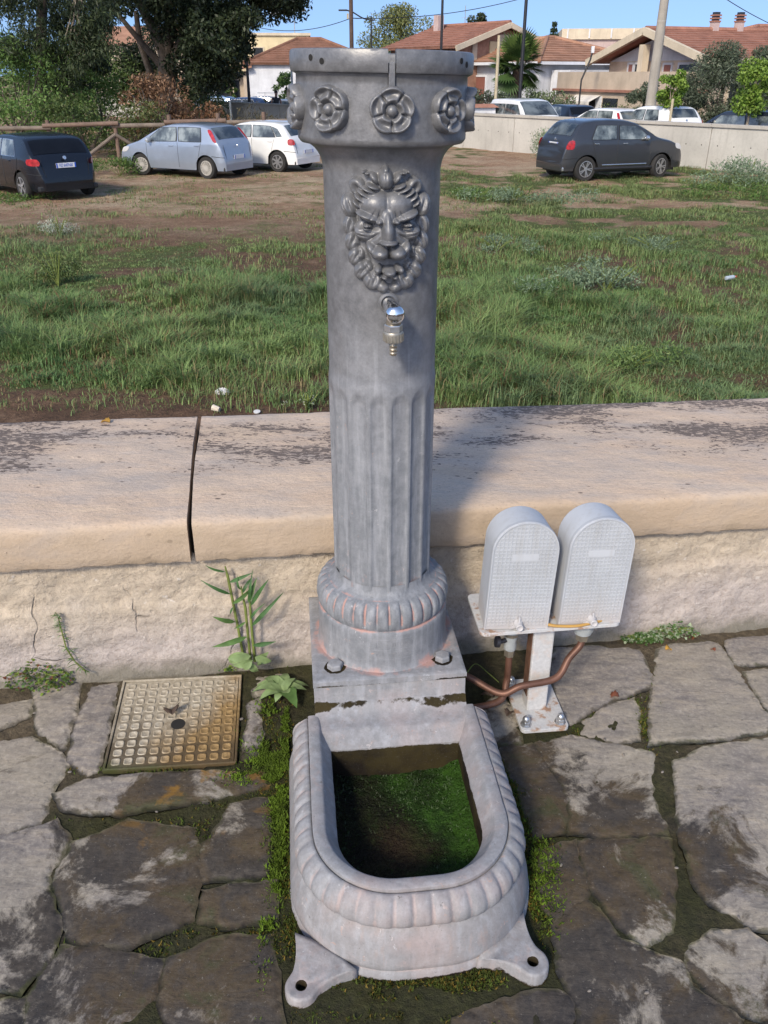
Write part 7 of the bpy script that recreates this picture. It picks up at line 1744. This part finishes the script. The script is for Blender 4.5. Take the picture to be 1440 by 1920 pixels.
round_tree('olive_tree', 'grey-green olive tree cut by the right edge', 1450, 225, 74, 40, 100, 9000, OLV, 44, leaf=0.17, low=0.2, trunk=0.14, cnt=28, aspect=0.25)
round_tree('young_street_tree', 'young light green street tree right of the concrete pole', 1268, 220, 126, 36.5, 60, 2600, LIM, 45, leaf=0.12, low=0.55, trunk=0.05, cnt=20, aspect=0.55, bark=PALEB)
round_tree('young_street_tree', 'young light green street tree with pale slim trunk at the right edge', 1424, 228, 108, 32.5, 100, 4200, LIM, 46, leaf=0.12, low=0.48, trunk=0.06, cnt=26, aspect=0.55, bark=PALEB)
shrub('hedge_shrub', 'grey-green shrub under the thin wooden pole left of the palm', 908, 205, 2.6, 2.1, 2200, OLV, 47, 47, leaf=0.16)
shrub('hedge_shrub', 'grey-green shrub just left of the palm trunk', 946, 205, 2.0, 1.9, 1500, OLV, 47.5, 51, leaf=0.16)
shrub('hedge_shrub', 'grey-green broom shrub right of the palm trunk', 1010, 200, 2.6, 2.1, 2000, [(0.07, 0.10, 0.05), (0.14, 0.18, 0.09), (0.2, 0.24, 0.13)], 47, 48, leaf=0.16)
shrub('hedge_shrub', 'grey-green broom shrub before the white garage wall', 1050, 200, 2.6, 1.9, 2000, [(0.07, 0.10, 0.05), (0.14, 0.18, 0.09), (0.2, 0.24, 0.13)], 47.5, 49, leaf=0.16)
shrub('hedge_shrub', 'low green hedge before the villa at the white hatchback', 1150, 215, 2.8, 1.5, 1500, [(0.06, 0.09, 0.03), (0.12, 0.16, 0.05), (0.2, 0.22, 0.09)], 46, 50, leaf=0.14)
# fan palm
d = 49; pb = at_d(966, 200, d); pb.z = FIELD_Z; pt = at_d(968, 150, d)
palm = thing('fan_palm', 'fan palm with dense green crown before the hip-roofed house', 'palm', pb)
MB().tube([Vector((0, 0, 0)), (pt - pb) * .5, pt - pb + Vector((0, 0, .5))], [0.30, 0.26, 0.22], 12).build('trunk', simple('palm_bark', (0.12, 0.075, 0.05), 0.95, 0, 0.35, 6, 0.8, 20, 0.05), palm, True)
def frond_mesh(L):
    vs = []; fs = []; cl = []
    n = 15
    for i in range(n):
        a = R(-75 + 150 * i / (n - 1)); b = len(vs); e = L * (.55 + .1 * math.cos(a)); c = Vector((0, L * .5, 0)); t = c + Vector((math.sin(a) * e, math.cos(a) * e, -abs(math.sin(a)) * .08 * L - .10 * L)); s = Vector((math.cos(a), -math.sin(a), 0)) * L * .045
        m = c.lerp(t, .5); vs += [c, m + s + Vector((0, 0, .03)), t, m - s]; fs.append((b, b + 1, b + 2, b + 3))
    b = len(vs); vs += [(-.02, 0, 0), (.02, 0, 0), (.02, L * .52, .02), (-.02, L * .52, .02)]; fs.append((b, b + 1, b + 2, b + 3))
    return MB().add(vs, fs).mesh('frond')
PALMG = [m_leaf('palm_green', (0.055, 0.10, 0.03), 0.45, 0.2), m_leaf('palm_green_light', (0.12, 0.18, 0.05), 0.45, 0.2)]
fms = []
for m in PALMG: me = frond_mesh(1.45); me.materials.append(m); fms.append(me)
rr = random.Random(8)
for i in range(64):
    el = rr.uniform(-50, 80); az = rr.uniform(0, 360); o = bpy.data.objects.new('frond', fms[1 if el > 25 and rr.random() < .7 else 0]); COL.objects.link(o); o.parent = palm
    o.location = pt - pb + Vector((0, 0, .62 + rr.uniform(-.2, .2))); o.rotation_euler = (RZ(R(az)) @ RX(R(el)) @ RY(R(rr.uniform(-25, 25)))).to_euler(); k = rr.uniform(.8, 1.08); o.scale = (k, k, k)

# ================================================================== houses
def m_roof(name, c, sc=1.0):
    t = NT(name); p = t.pos(); n1 = t.noise(p, 1.3 * sc, 5, 0.65); n2 = t.noise(p, 9 * sc, 4, 0.7)
    b = t.ramp(n1, [(0.3, tuple(k * .7 for k in c)), (0.7, tuple(min(1, k * 1.2) for k in c))]); b = t.mix(t.math('MULTIPLY', t.ramp(n2, [(0.45, 0.0), (0.7, 1.0)]), 0.4), b, tuple(k * .55 for k in c)); b = t.mix(t.math('MULTIPLY', t.ramp(n2, [(0.3, 1.0), (0.42, 0.0)]), 0.3), b, (0.35, 0.27, 0.2))
    t.set('Base Color', b); t.set('Roughness', 0.9); t.set('Specular IOR Level', 0.15); t.bump(n2, 0.4, 0.03); return t.m
ROOF1 = m_roof('roof_tile_brown', (0.24, 0.125, 0.085)); ROOF2 = m_roof('roof_tile_orange', (0.36, 0.20, 0.135)); ROOF3 = m_roof('roof_tile_red', (0.33, 0.165, 0.12))
def plaster(name, c, v=0.1): return m_concrete(name, c, 1.5)
WHITEW = plaster('white_plaster', (0.66, 0.67, 0.70)); CREAMW = plaster('cream_plaster', (0.58, 0.50, 0.38)); GREYW = plaster('grey_plaster', (0.50, 0.51, 0.54)); BEIGE = plaster('beige_plaster', (0.50, 0.41, 0.32)); BRICKW = m_roof('raw_brick', (0.36, 0.21, 0.15), 2); PINKW = plaster('pink_plaster', (0.46, 0.36, 0.34)); SHUT = simple('brown_shutter', (0.22, 0.09, 0.07), 0.6); WINK = simple('window_dark', (0.025, 0.028, 0.032), 0.2, 0, 0.2); OCHRE = plaster('ochre_plaster', (0.62, 0.52, 0.33))
def house(name, label, near, ang, wa, wb_, eave, wallm, roofm, apex=None, pitch=0.35, over=0.45, roof='hip', gable_mat=None):
    """near = near ground corner; sides run along ang (to the right) and ang+90 (to the left and away)"""
    h = thing(name, label, 'house', near, ang)
    MB().box((wa / 2, wb_ / 2, eave / 2), (wa, wb_, eave)).build('wall', wallm, h)
    x0, x1, y0, y1 = -over, wa + over, -over, wb_ + over
    rows = 9
    if roof == 'hip':
        rd = min(x1 - x0, y1 - y0) / 2; hz = rd * pitch * 1.0
        if (x1 - x0) > (y1 - y0): ra, rb = Vector((x0 + rd, (y0 + y1) / 2, eave + hz)), Vector((x1 - rd, (y0 + y1) / 2, eave + hz))
        else: ra, rb = Vector(((x0 + x1) / 2, y0 + rd, eave + hz)), Vector(((x0 + x1) / 2, y1 - rd, eave + hz))
        A, B, C_, D_ = Vector((x0, y0, eave)), Vector((x1, y0, eave)), Vector((x1, y1, eave)), Vector((x0, y1, eave))
        if (x1 - x0) > (y1 - y0): planes = [(A, B, rb, ra), (B, C_, rb, rb), (C_, D_, ra, rb), (D_, A, ra, ra)]
        else: planes = [(A, B, ra, ra), (B, C_, rb, ra), (C_, D_, rb, rb), (D_, A, ra, rb)]
        hips = [(A, ra), (B, rb if (x1 - x0) > (y1 - y0) else ra), (C_, rb), (D_, ra if (x1 - x0) > (y1 - y0) else rb), (ra, rb)]
    else:                                                   # gable with its ridge along x or y
        hz = (y1 - y0) / 2 * pitch; ra = Vector((x0, (y0 + y1) / 2, eave + hz)); rb = Vector((x1, (y0 + y1) / 2, eave + hz))
        A, B, C_, D_ = Vector((x0, y0, eave)), Vector((x1, y0, eave)), Vector((x1, y1, eave)), Vector((x0, y1, eave)); planes = [(A, B, rb, ra), (C_, D_, ra, rb)]; hips = [(ra, rb)]
        for xx, f in ((0.001, -1), (wa - 0.001, 1)):
            MB().add([(xx, 0, eave - .01), (xx, wb_, eave - .01), (xx, wb_ / 2, eave + hz * wb_ / (y1 - y0) * .96), (xx + .12 * -f, 0, eave - .01), (xx + .12 * -f, wb_, eave - .01), (xx + .12 * -f, wb_ / 2, eave + hz * wb_ / (y1 - y0) * .96)], [(0, 1, 2), (5, 4, 3), (0, 2, 5, 3), (1, 4, 5, 2), (0, 3, 4, 1)]).build('gable', gable_mat or wallm, h)
    up_ = Vector((0, 0, 1))
    rf = MB()
    rf_o = None
    base = MB()
    for P in planes: base.quad(*P)
    ro = base.build('roof', roofm, h); m = ro.modifiers.new('thick', 'SOLIDIFY'); m.thickness = 0.10; m.offset = -1
    for a, b, c, e in planes:                               # courses of tiles, each a stepped row
        nr = max(5, int(((c + e) / 2 - (a + b) / 2).length / 0.42)); nv = (b - a).cross(e - a); nv = nv.normalized() if nv.length > 1e-6 else up_
        if nv.z < 0: nv = -nv
        for i in range(nr):
            t0, t1 = i / nr, (i + 1.12) / nr; t1 = min(1, t1)
            p, q = a.lerp(e, t0), b.lerp(c, t0); s, u = a.lerp(e, t1), b.lerp(c, t1)
            MB().add([p + nv * .02, q + nv * .02, u + nv * .02, s + nv * .02, p + nv * .085, q + nv * .085, u + nv * .03, s + nv * .03], [(0, 3, 2, 1), (4, 5, 6, 7), (0, 1, 5, 4), (1, 2, 6, 5), (2, 3, 7, 6), (3, 0, 4, 7)]).build('tile_course', roofm, ro)
    for a, b in hips: MB().tube([a + up_ * .06, b + up_ * .06], 0.13, 8).build('ridge_tiles', roofm, ro)
    return h
def win(h, wall, u, z, w, hh, mat, frame=None, depth=0.06, name='window', par=None):
    """wall 'a' = the front along x (y=0); 'b' = the left side along y (x=0); 'c' = right side"""
    if wall == 'a': M = T(u, 0, z)
    elif wall == 'b': M = T(0, u, z) @ RZ(R(-90))
    else: M = T(u[0], u[1], z) @ RZ(R(90))
    p = par or h
    w0 = MB().box((0, -0.015, 0), (w, 0.05, hh), M=M).build(name, mat, p)
    if frame:
        mb = MB()
        for (cx, cz, sx, sz) in ((0, hh / 2 + .05, w + .2, .1), (0, -hh / 2 - .05, w + .28, .1), (-w / 2 - .05, 0, .1, hh), (w / 2 + .05, 0, .1, hh)): mb.box((cx, -0.03, cz), (sx, 0.10, sz), M=M)
        mb.build('frame', frame, w0)
    return w0
def ground(px, d_): p = at_d(px, 200, d_); return Vector((p.x, p.y, FIELD_Z))
# left house: hip roof, white wall, porch with tiled lean-to
g = ground(470, 76); hl = house('white_house', 'single-storey white house with brown tiled hip roof behind the left wall', g, R(8), 10.5, 8.5, 3.55, WHITEW, ROOF1, pitch=0.40, over=0.35)
gx0 = -4.2
MB().box((-2.4, 3.2, 1.5), (4.6, 5.0, 3.0)).build('porch_room', BEIGE, hl); MB().box((-2.5, 0.68, 1.25), (3.4, 0.06, 2.2)).build('porch_opening', WINK, hl)
for x in (-4.4, -2.9, -1.4, -0.3): MB().box((x, 0.2, 1.35), (0.28, 0.28, 2.7)).build('porch_post', BEIGE, hl)
MB().add([(-5.0, -0.5, 2.35), (0.3, -0.5, 3.25), (0.3, 2.2, 3.55), (-5.0, 2.2, 2.65), (-5.0, -0.5, 2.48), (0.3, -0.5, 3.38), (0.3, 2.2, 3.68), (-5.0, 2.2, 2.78)], [(0, 3, 2, 1), (4, 5, 6, 7), (0, 1, 5, 4), (1, 2, 6, 5), (2, 3, 7, 6), (3, 0, 4, 7)]).build('porch_roof', ROOF2, hl)
MB().box((-3.2, -0.25, 1.75), (1.0, 0.08, 0.9)).build('sign_board', WHITEW, hl)
MB().box((-3.2, -0.30, 1.75), (0.45, 0.03, 0.45), M=None).build('sign_mark', simple('sign_blue', (0.08, 0.2, 0.5), 0.5), hl)
for x in (1.2, 2.2, 3.0): MB().box((x, -1.2, 0.75), (0.05, 0.05, 1.5)).build('railing_post', STEEL, hl)
MB().box((2.4, -1.2, 1.45), (3.6, 0.04, 0.05)).build('railing', STEEL, hl); MB().box((2.4, -1.2, 0.8), (3.6, 0.03, 0.04)).build('railing', STEEL, hl)
g = ground(440, 100); cb = thing('cream_building', 'cream flat-roofed building behind the brown roof and the big tree', 'building', g, R(5)); MB().box((2.5, 4, 3.2), (11.5, 8, 6.4)).build('wall', OCHRE, cb); MB().box((2.5, 4, 6.5), (11.9, 8.4, 0.25)).build('parapet', CREAMW, cb); MB().box((7.0, 1.5, 7.9), (3.8, 2.4, 0.12), M=RY(R(-6))).build('solar_panel', GREYW, cb); MB().tube([(6.8, 1.5, 6.5), (6.8, 1.5, 9.4)], 0.05, 6).build('mast', STEEL, cb)
for i in range(3): win(cb, 'a', -1.5 + i * 2.2, 4.6, 1.0, 1.3, WINK, CREAMW)
g = ground(215, 90); ob = thing('tiled_house', 'beige house with tiled roof glimpsed between the trunks of the big tree', 'house', g, R(6)); MB().box((2, 3, 2.6), (10, 6, 5.2)).build('wall', BEIGE, ob); MB().add([(-3.4, -.4, 5.2), (7.4, -.4, 5.2), (7.4, 3, 6.9), (-3.4, 3, 6.9), (7.4, 6.4, 5.2), (-3.4, 6.4, 5.2)], [(0, 1, 2, 3), (3, 2, 4, 5), (0, 3, 5), (1, 4, 2)]).build('roof', ROOF2, ob)
for i in range(3): win(ob, 'a', -0.5 + i * 2.4, 3.6, 1.0, 1.4, WINK, CREAMW)
# brick gable house
pg = at_d(852, 200, 60); gu = Vector((0.6, -0.8, 0)); g = Vector((pg.x, pg.y, FIELD_Z)) - gu * 6.8
gm = house('brick_gable_house', 'unfinished brick house with tiled gable roof behind the column', g, math.atan2(-0.8, 0.6), 6.8, 8.2, 4.3, BRICKW, ROOF3, pitch=0.30, roof='gable', over=0.5)
# hip-roofed white house
g = ground(1006, 56); hw = house('hip_roofed_house', 'single-storey white house with orange tiled hip roof behind the palm', g, R(32), 8.2, 7.6, 3.45, GREYW, ROOF2, pitch=0.31, over=0.55)
MB().box((4.1, -0.30, 3.36), (9.0, 0.5, 0.16)).build('eave_board', WHITEW, hw); MB().box((-0.30, 3.8, 3.36), (0.5, 8.4, 0.16)).build('eave_board', WHITEW, hw)
win(hw, 'b', 5.6, 1.75, 1.1, 1.75, SHUT, WHITEW, name='shutter'); win(hw, 'b', 2.6, 1.6, 0.9, 2.2, WINK, WHITEW); win(hw, 'a', 6.4, 1.7, 0.5, 0.9, WINK, None)
MB().box((3.2, -0.9, 1.5), (4.6, 1.6, 3.0)).build('garage_block', WHITEW, hw)
MB().tube([(0.9, -1.8, 0), (0.9, -1.8, 1.2)], 0.03, 6).build('railing_post', STEEL, hw); MB().box((3.2, -1.8, 1.15), (5, 0.03, 0.05)).build('railing', STEEL, hw); MB().tube([(5.7, -0.15, 0), (5.7, -0.15, 2.6), (6.1, -0.3, 3.3)], 0.06, 7).build('drain_pipe', STEEL, hw)
# flat pink building
g = ground(1075, 92); pk = thing('flat_roofed_building', 'pinkish flat-roofed building with cream parapet behind the orange hip roof', 'building', g, R(-8)); MB().box((5, 4, 3.2), (13, 8, 6.4)).build('wall', PINKW, pk); MB().box((5, 4, 6.2), (13.5, 8.5, 0.9)).build('parapet', CREAMW, pk)
for i in range(7): MB().box((-1.2 + i * 2.05, -0.29, 6.25), (0.12, 0.10, 0.8)).build('parapet_rib', WHITEW, pk)

# ---- villa on the right
c0 = at_d(1318, 200, 46); c0.z = FIELD_Z + 0.05
vil = house('villa', 'two-level beige villa with red tiled gable roof and white fascia behind the olives', c0, R(20), 8.0, 8.6, 3.35, BEIGE, ROOF3, pitch=0.27, roof='gable', over=0.9, gable_mat=GREYW)
hz = (8.6 + 1.8) / 2 * 0.27
for y0, y1 in ((-0.9, 4.3), (9.5, 4.3)):
    MB().bar((-0.95, y0, 3.30), (-0.95, y1, 3.30 + hz), 0.22, 0.34).build('fascia', CREAMW, vil)
MB().bar((-0.9, -0.95, 3.26), (8.9, -0.95, 3.26), 0.2, 0.26).build('fascia', CREAMW, vil)
MB().box((-1.7, 4.3, 0.95), (3.4, 8.4, 1.9)).build('terrace_block', BEIGE, vil)
MB().box((-1.7, 4.3, 1.96), (3.7, 8.8, 0.12)).build('tile_edge', ROOF3, vil)
for (cx, cy, sx, sy) in ((-3.3, 4.3, 0.18, 8.4), (-1.65, 0.15, 3.3, 0.18)): MB().box((cx, cy, 2.42), (sx, sy, 0.82)).build('parapet', BEIGE, vil)
MB().box((-0.6, 4.6, 2.9), (0.4, 0.4, 2.4)).build('pillar', CREAMW, vil)
for (y, z, w, h, m) in ((1.6, 2.55, 1.3, 1.2, WINK), (3.2, 2.5, 0.6, 1.3, SHUT), (5.6, 2.6, 1.1, 1.2, WINK), (6.4, 2.6, 0.5, 1.2, SHUT)):
    win(vil, 'b', y, z, w, h, m, GREYW)
mo = T(-3.4, 0, 0)
for (y, z, w, h, m) in ((6.9, 0.85, 0.9, 1.5, SHUT), (5.2, 0.75, 1.6, 1.75, WINK), (3.0, 0.75, 1.3, 1.75, WINK), (4.05, 0.8, 0.5, 1.8, WHITEW)):
    MB().box((0, -0.02, 0), (w, 0.06, h), M=mo @ T(0, y, z) @ RZ(R(-90))).build('window', m, vil)
MB().add([(-3.4, 3.9, 1.75), (-3.4, 6.3, 1.75), (-4.1, 6.3, 1.45), (-4.1, 3.9, 1.45), (-4.12, 6.3, 1.25), (-4.12, 3.9, 1.25)], [(0, 1, 2, 3), (3, 2, 4, 5)]).build('awning', simple('awning_cloth', (0.66, 0.62, 0.55), 0.8), vil)
for (x, y, h) in ((3.4, 4.3, 0.25), (5.0, 4.3, 0.30)):
    ch = MB().box((x, y, 3.35 + hz + 0.2), (0.36, 0.36, h + .3)).build('chimney', PINKW, vil)
    MB().box((x, y, 3.35 + hz + 0.5 + h / 2), (0.28, 0.28, 0.5)).build('flue', WINK, ch)
    for k in range(3): MB().box((x, y, 3.35 + hz + 0.32 + h / 2 + k * 0.14), (0.42, 0.42, 0.07)).build('chimney_slat', ROOF3, ch)
MB().tube([(7.6, 4.3, 3.3 + hz), (7.6, 4.3, 4.6 + hz)], 0.03, 6).build('aerial', STEEL, vil)
for x in (2.0, 5.0): win(vil, 'a', x, 1.7, 1.2, 1.4, WINK, CREAMW)
g = at_d(1352, 200, 60); g.z = FIELD_Z; h2 = house('tiled_villa', 'second villa with low red tiled roof behind the olive trees at the right edge', g, R(10), 10, 8, 4.3, CREAMW, ROOF3, pitch=0.28, over=0.6)
win(h2, 'a', 2, 3.6, 1.2, 1.3, WINK, WHITEW); win(h2, 'a', 6, 3.6, 1.2, 1.3, WINK, WHITEW)
# details of the brick gable house: patched plaster, loft window, chimney
gw = T(6.8, 0, 0)
def on_gable(y, z, w, h, nm, m, e=0.05): return MB().box((0, 0, 0), (0.06, w, h), M=gw @ T(e, y, z)).build(nm, m, gm)
on_gable(5.9, 4.2, 4.4, 1.7, 'plaster_patch', CREAMW, 0.03); on_gable(6.6, 4.35, 0.5, 0.75, 'loft_window', WINK, 0.06); on_gable(3.4, 3.9, 1.2, 1.5, 'boarded_window', OCHRE, 0.07); on_gable(1.5, 3.9, 0.4, 1.3, 'brick_vent', CREAMW, 0.06)
for y0, y1 in ((-0.5, 4.1), (8.7, 4.1)): MB().bar((7.35, y0, 4.2), (7.35, y1, 4.2 + 4.6 * 0.30), 0.16, 0.30).build('fascia', CREAMW, gm)
MB().box((1.2, 3.2, 5.8), (0.5, 0.5, 1.1)).build('chimney', PINKW, gm)
g = at_d(905, 212, 40.5); g.z = FIELD_Z; gp = thing('gate_pillar', 'small white gate pillar with red tile cap behind the wall beside the column', 'pillar', g, R(15)); MB().box((0, 0, 0.75), (1.0, 0.5, 1.5)).build('pillar_body', WHITEW, gp); MB().box((0, 0, 1.55), (1.25, 0.75, 0.14), top=(0.7, 0.3)).build('pillar_cap', ROOF3, gp); MB().box((-0.15, -0.26, 1.15), (0.5, 0.03, 0.25)).build('letter_box', WINK, gp)

# ---- poles, lamps, wires
BLACKM = simple('black_paint_metal', (0.02, 0.021, 0.026), 0.45, 0.2, 0.1); POLEW = simple('brown_pole_wood', (0.10, 0.065, 0.05), 0.9, 0, 0.3, 3, 0.3, 12, 0.02); GALV = simple('galvanised', (0.33, 0.36, 0.36), 0.5, 0.5, 0.1); PALEW = simple('pale_pole_wood', (0.42, 0.36, 0.25), 0.85, 0, 0.2, 3)
def pole(name, label, px, ytop, d_, r0, r1, mat, cat='pole', base=FIELD_Z):
    t = at_d(px, ytop, d_); o = thing(name, label, cat, (t.x, t.y, base)); h = t.z - base
    MB().tube([(0, 0, 0), (0, 0, h * .5), (0, 0, h)], [r0, (r0 + r1) / 2, r1], 12).build('shaft', mat, o, True); return o, h
o, h = pole('utility_pole', 'brown wooden utility pole rising behind the fountain rim', 657, -60, 62, 0.15, 0.12, POLEW)
MB().box((-0.22, 0, h - 2.6), (0.12, 0.12, 0.3)).build('insulator', PALEW, o); MB().box((0, 0, h - 1.0), (1.4, 0.1, 0.12)).build('cross_arm', POLEW, o)
up_o = o; up_top = Vector(o.location) + Vector((0, 0, h - 2.7))
o, h = pole('street_lamp', 'slim grey street lamp with long curved arm behind the fountain rim', 696, 30, 84, 0.09, 0.06, BLACKM, 'street lamp')
k = 84 * .93 / F_PX
MB().tube(bez([(0.35, 0, h - 0.28), (0, 0, h - 0.3), (-15 * k, 0, h - 0.15), (-32 * k, 0, h + 0.28), (-44 * k, 0, h + 0.45)]), 0.055, 8).build('arm', BLACKM, o, True); MB().box((-49 * k, 0, h + 0.43), (0.75, 0.28, 0.12)).build('lamp_head', BLACKM, o, bevel=0.03)
def lamp(label, px, d_, r=0.065, ytop=-150, px0=None):
    o, h = pole('street_lamp', label, px, ytop, d_, r * 1.2, r * .8, BLACKM, 'street lamp'); MB().lathe([(r * 2.2, 0), (r * 1.9, 0.9), (r * 1.3, 1.0)], 12).build('base_sleeve', BLACKM, o, True)
    MB().box((-0.5, 0, h), (1.1, 0.2, 0.1)).build('lamp_head', BLACKM, o, bevel=0.03); return o
lamp('tall black lamp post rising behind the right part of the fountain rim', 834, 56, 0.075)
lamp('tall black lamp post beside the palm, in front of the hip-roofed house', 1014, 45, 0.075, -400)
lamp('slim black lamp post behind the wall in front of the left house porch', 461, 57.5, 0.09, 92)
o, h = pole('concrete_pole', 'thick tapered concrete utility pole in front of the villa', 1262, -120, 38.5, 0.24, 0.15, POLEC)
MB().lathe([(0.185, h * .62), (0.185, h * .625)], 12).build('band', COPE, o)
pole('wooden_post', 'thin pale wooden post left of the palm', 936, 66, 44, 0.085, 0.07, PALEW, 'post')
pole('wooden_post', 'thin grey post rising beside the left end of the fountain rim', 545, 100, 56, 0.07, 0.06, GALV, 'post')
pole('steel_post', 'galvanised steel post standing behind the fence at left', 431, 190, 44, 0.05, 0.05, GALV, 'post')
o, h = pole('garden_lamp', 'thin dark pipe lamp post before the white garage wall', 1090, 150, 47.5, 0.05, 0.04, BLACKM, 'lamp post'); MB().tube([(0, 0, h), (0.35, 0, h + 0.9), (0.42, 0, h + 1.25)], 0.045, 8).build('arm', BLACKM, o); MB().box((0.42, 0, h + 1.35), (0.14, 0.14, 0.3)).build('lamp_head', WHITEW, o)
pole('tree_stake', 'wooden stake beside the young street tree behind the white crossover', 1262, 185, 34.5, 0.05, 0.05, PALEW, 'stake')
o, h = pole('tv_aerial', 'thin television aerial on the brick gable house roof', 873, 10, 82, 0.04, 0.03, GALV, 'aerial', base=3.4); MB().box((0, 0, h - 0.9), (0.6, 0.03, 0.03)).build('crossbar', GALV, o)
def wire(label, a, b, sag, r=0.022):
    a, b = Vector(a), Vector(b); pts = [a.lerp(b, i / 20) - Vector((0, 0, sag * 4 * (i / 20) * (1 - i / 20))) for i in range(21)]
    tag(MB().tube(pts, r, 5).build('overhead_wire', BLACKM), label, 'wire')
wire('thin overhead wire sagging left from the utility pole to the trees', up_top, at_d(470, 48, 70), 0.5)
wire('thin overhead wire running right from the utility pole across the sky', up_top, at_d(1010, -12, 66), 0.45)
wire('thin overhead wire from the utility pole down to the curved street lamp', up_top, at_d(696, 30, 84), 0.1, 0.015)
wire('thin overhead wire crossing the upper right corner of the sky', at_d(1340, -16, 45), at_d(1475, 58, 50), 0.1, 0.018)

# ---- person behind the wall
p = at_d(517, 170, 52.5); ps = thing('person', 'person in a black sleeveless top walking behind the concrete wall', 'person', (p.x, p.y, ROADZ), R(20))
k = (p.z + 0.02 - ROADZ) / 1.75
J = {'pel': (0, 0, .95), 'chest': (0, .02, 1.25), 'neck': (0, .03, 1.47), 'head': (0.01, 0.0, 1.60), 'top': (0.01, .01, 1.74), 'ls': (-.19, .02, 1.40), 'le': (-.25, .05, 1.12), 'lw': (-.24, -.06, .88), 'lh': (-.24, -.10, .80), 'rs': (.19, .02, 1.40), 're': (.26, .03, 1.12), 'rw': (.25, -.08, .88), 'rh': (.25, -.12, .80), 'lk': (-.10, -.05, .50), 'lf': (-.11, .02, .08), 'lt': (-.12, -.14, .03), 'rk': (.10, -.10, .50), 'rf': (.11, .16, .09), 'rt': (.12, .02, .03), 'lhip': (-.10, 0, .90), 'rhip': (.10, 0, .90)}
rad = {'pel': .14, 'chest': .145, 'neck': .055, 'head': .085, 'top': .06, 'ls': .06, 'le': .042, 'lw': .03, 'lh': .035, 'rs': .06, 're': .042, 'rw': .03, 'rh': .035, 'lk': .06, 'lf': .042, 'lt': .035, 'rk': .06, 'rf': .042, 'rt': .035, 'lhip': .09, 'rhip': .09}
E_ = [('pel', 'chest'), ('chest', 'neck'), ('neck', 'head'), ('head', 'top'), ('chest', 'ls'), ('ls', 'le'), ('le', 'lw'), ('lw', 'lh'), ('chest', 'rs'), ('rs', 're'), ('re', 'rw'), ('rw', 'rh'), ('pel', 'lhip'), ('lhip', 'lk'), ('lk', 'lf'), ('lf', 'lt'), ('pel', 'rhip'), ('rhip', 'rk'), ('rk', 'rf'), ('rf', 'rt')]
names = list(J)
me = bpy.data.meshes.new('body'); me.from_pydata([tuple(c * k for c in J[n_]) for n_ in names], [(names.index(a), names.index(b)) for a, b in E_], [])
def m_person():
    t = NT('skin_and_clothes'); x, y, z = t.xyz(t.obj()); r_ = t.math('ABSOLUTE', x)
    skin = (0.36, 0.20, 0.14)
    c = t.ramp(t.math('DIVIDE', z, 2.0), [(0.0, (0.03, 0.03, 0.04)), (0.46 * k, (0.03, 0.03, 0.04)), (0.465 * k, (0.012, 0.012, 0.014)), (0.725 * k, (0.012, 0.012, 0.014)), (0.73 * k, skin), (1, skin)])
    arm = t.ramp(r_, [(0.20, 0.0), (0.215, 1.0)]); c = t.mix(arm, c, skin); t.set('Base Color', c); t.set('Roughness', 0.7); return t.m
ob = link('body', me, m_person(), ps); sm = ob.modifiers.new('skin', 'SKIN'); sl = me.skin_vertices[0].data
for i, n_ in enumerate(names): sl[i].radius = (rad[n_] * k, rad[n_] * k * (0.75 if n_ in ('pel', 'chest') else 1)); sl[i].use_root = n_ == 'pel'
ss = ob.modifiers.new('sub', 'SUBSURF'); ss.levels = 2; ss.render_levels = 2
MB().lathe([(0.0, -.10), (0.075, -.09), (0.105, -.02), (0.10, .05), (0.06, .10), (0.0, .115)], 14, M=T(.01 * k, .025 * k, 1.665 * k)).build('hair', simple('dark_hair', (0.02, 0.014, 0.01), 0.7), ps, True)
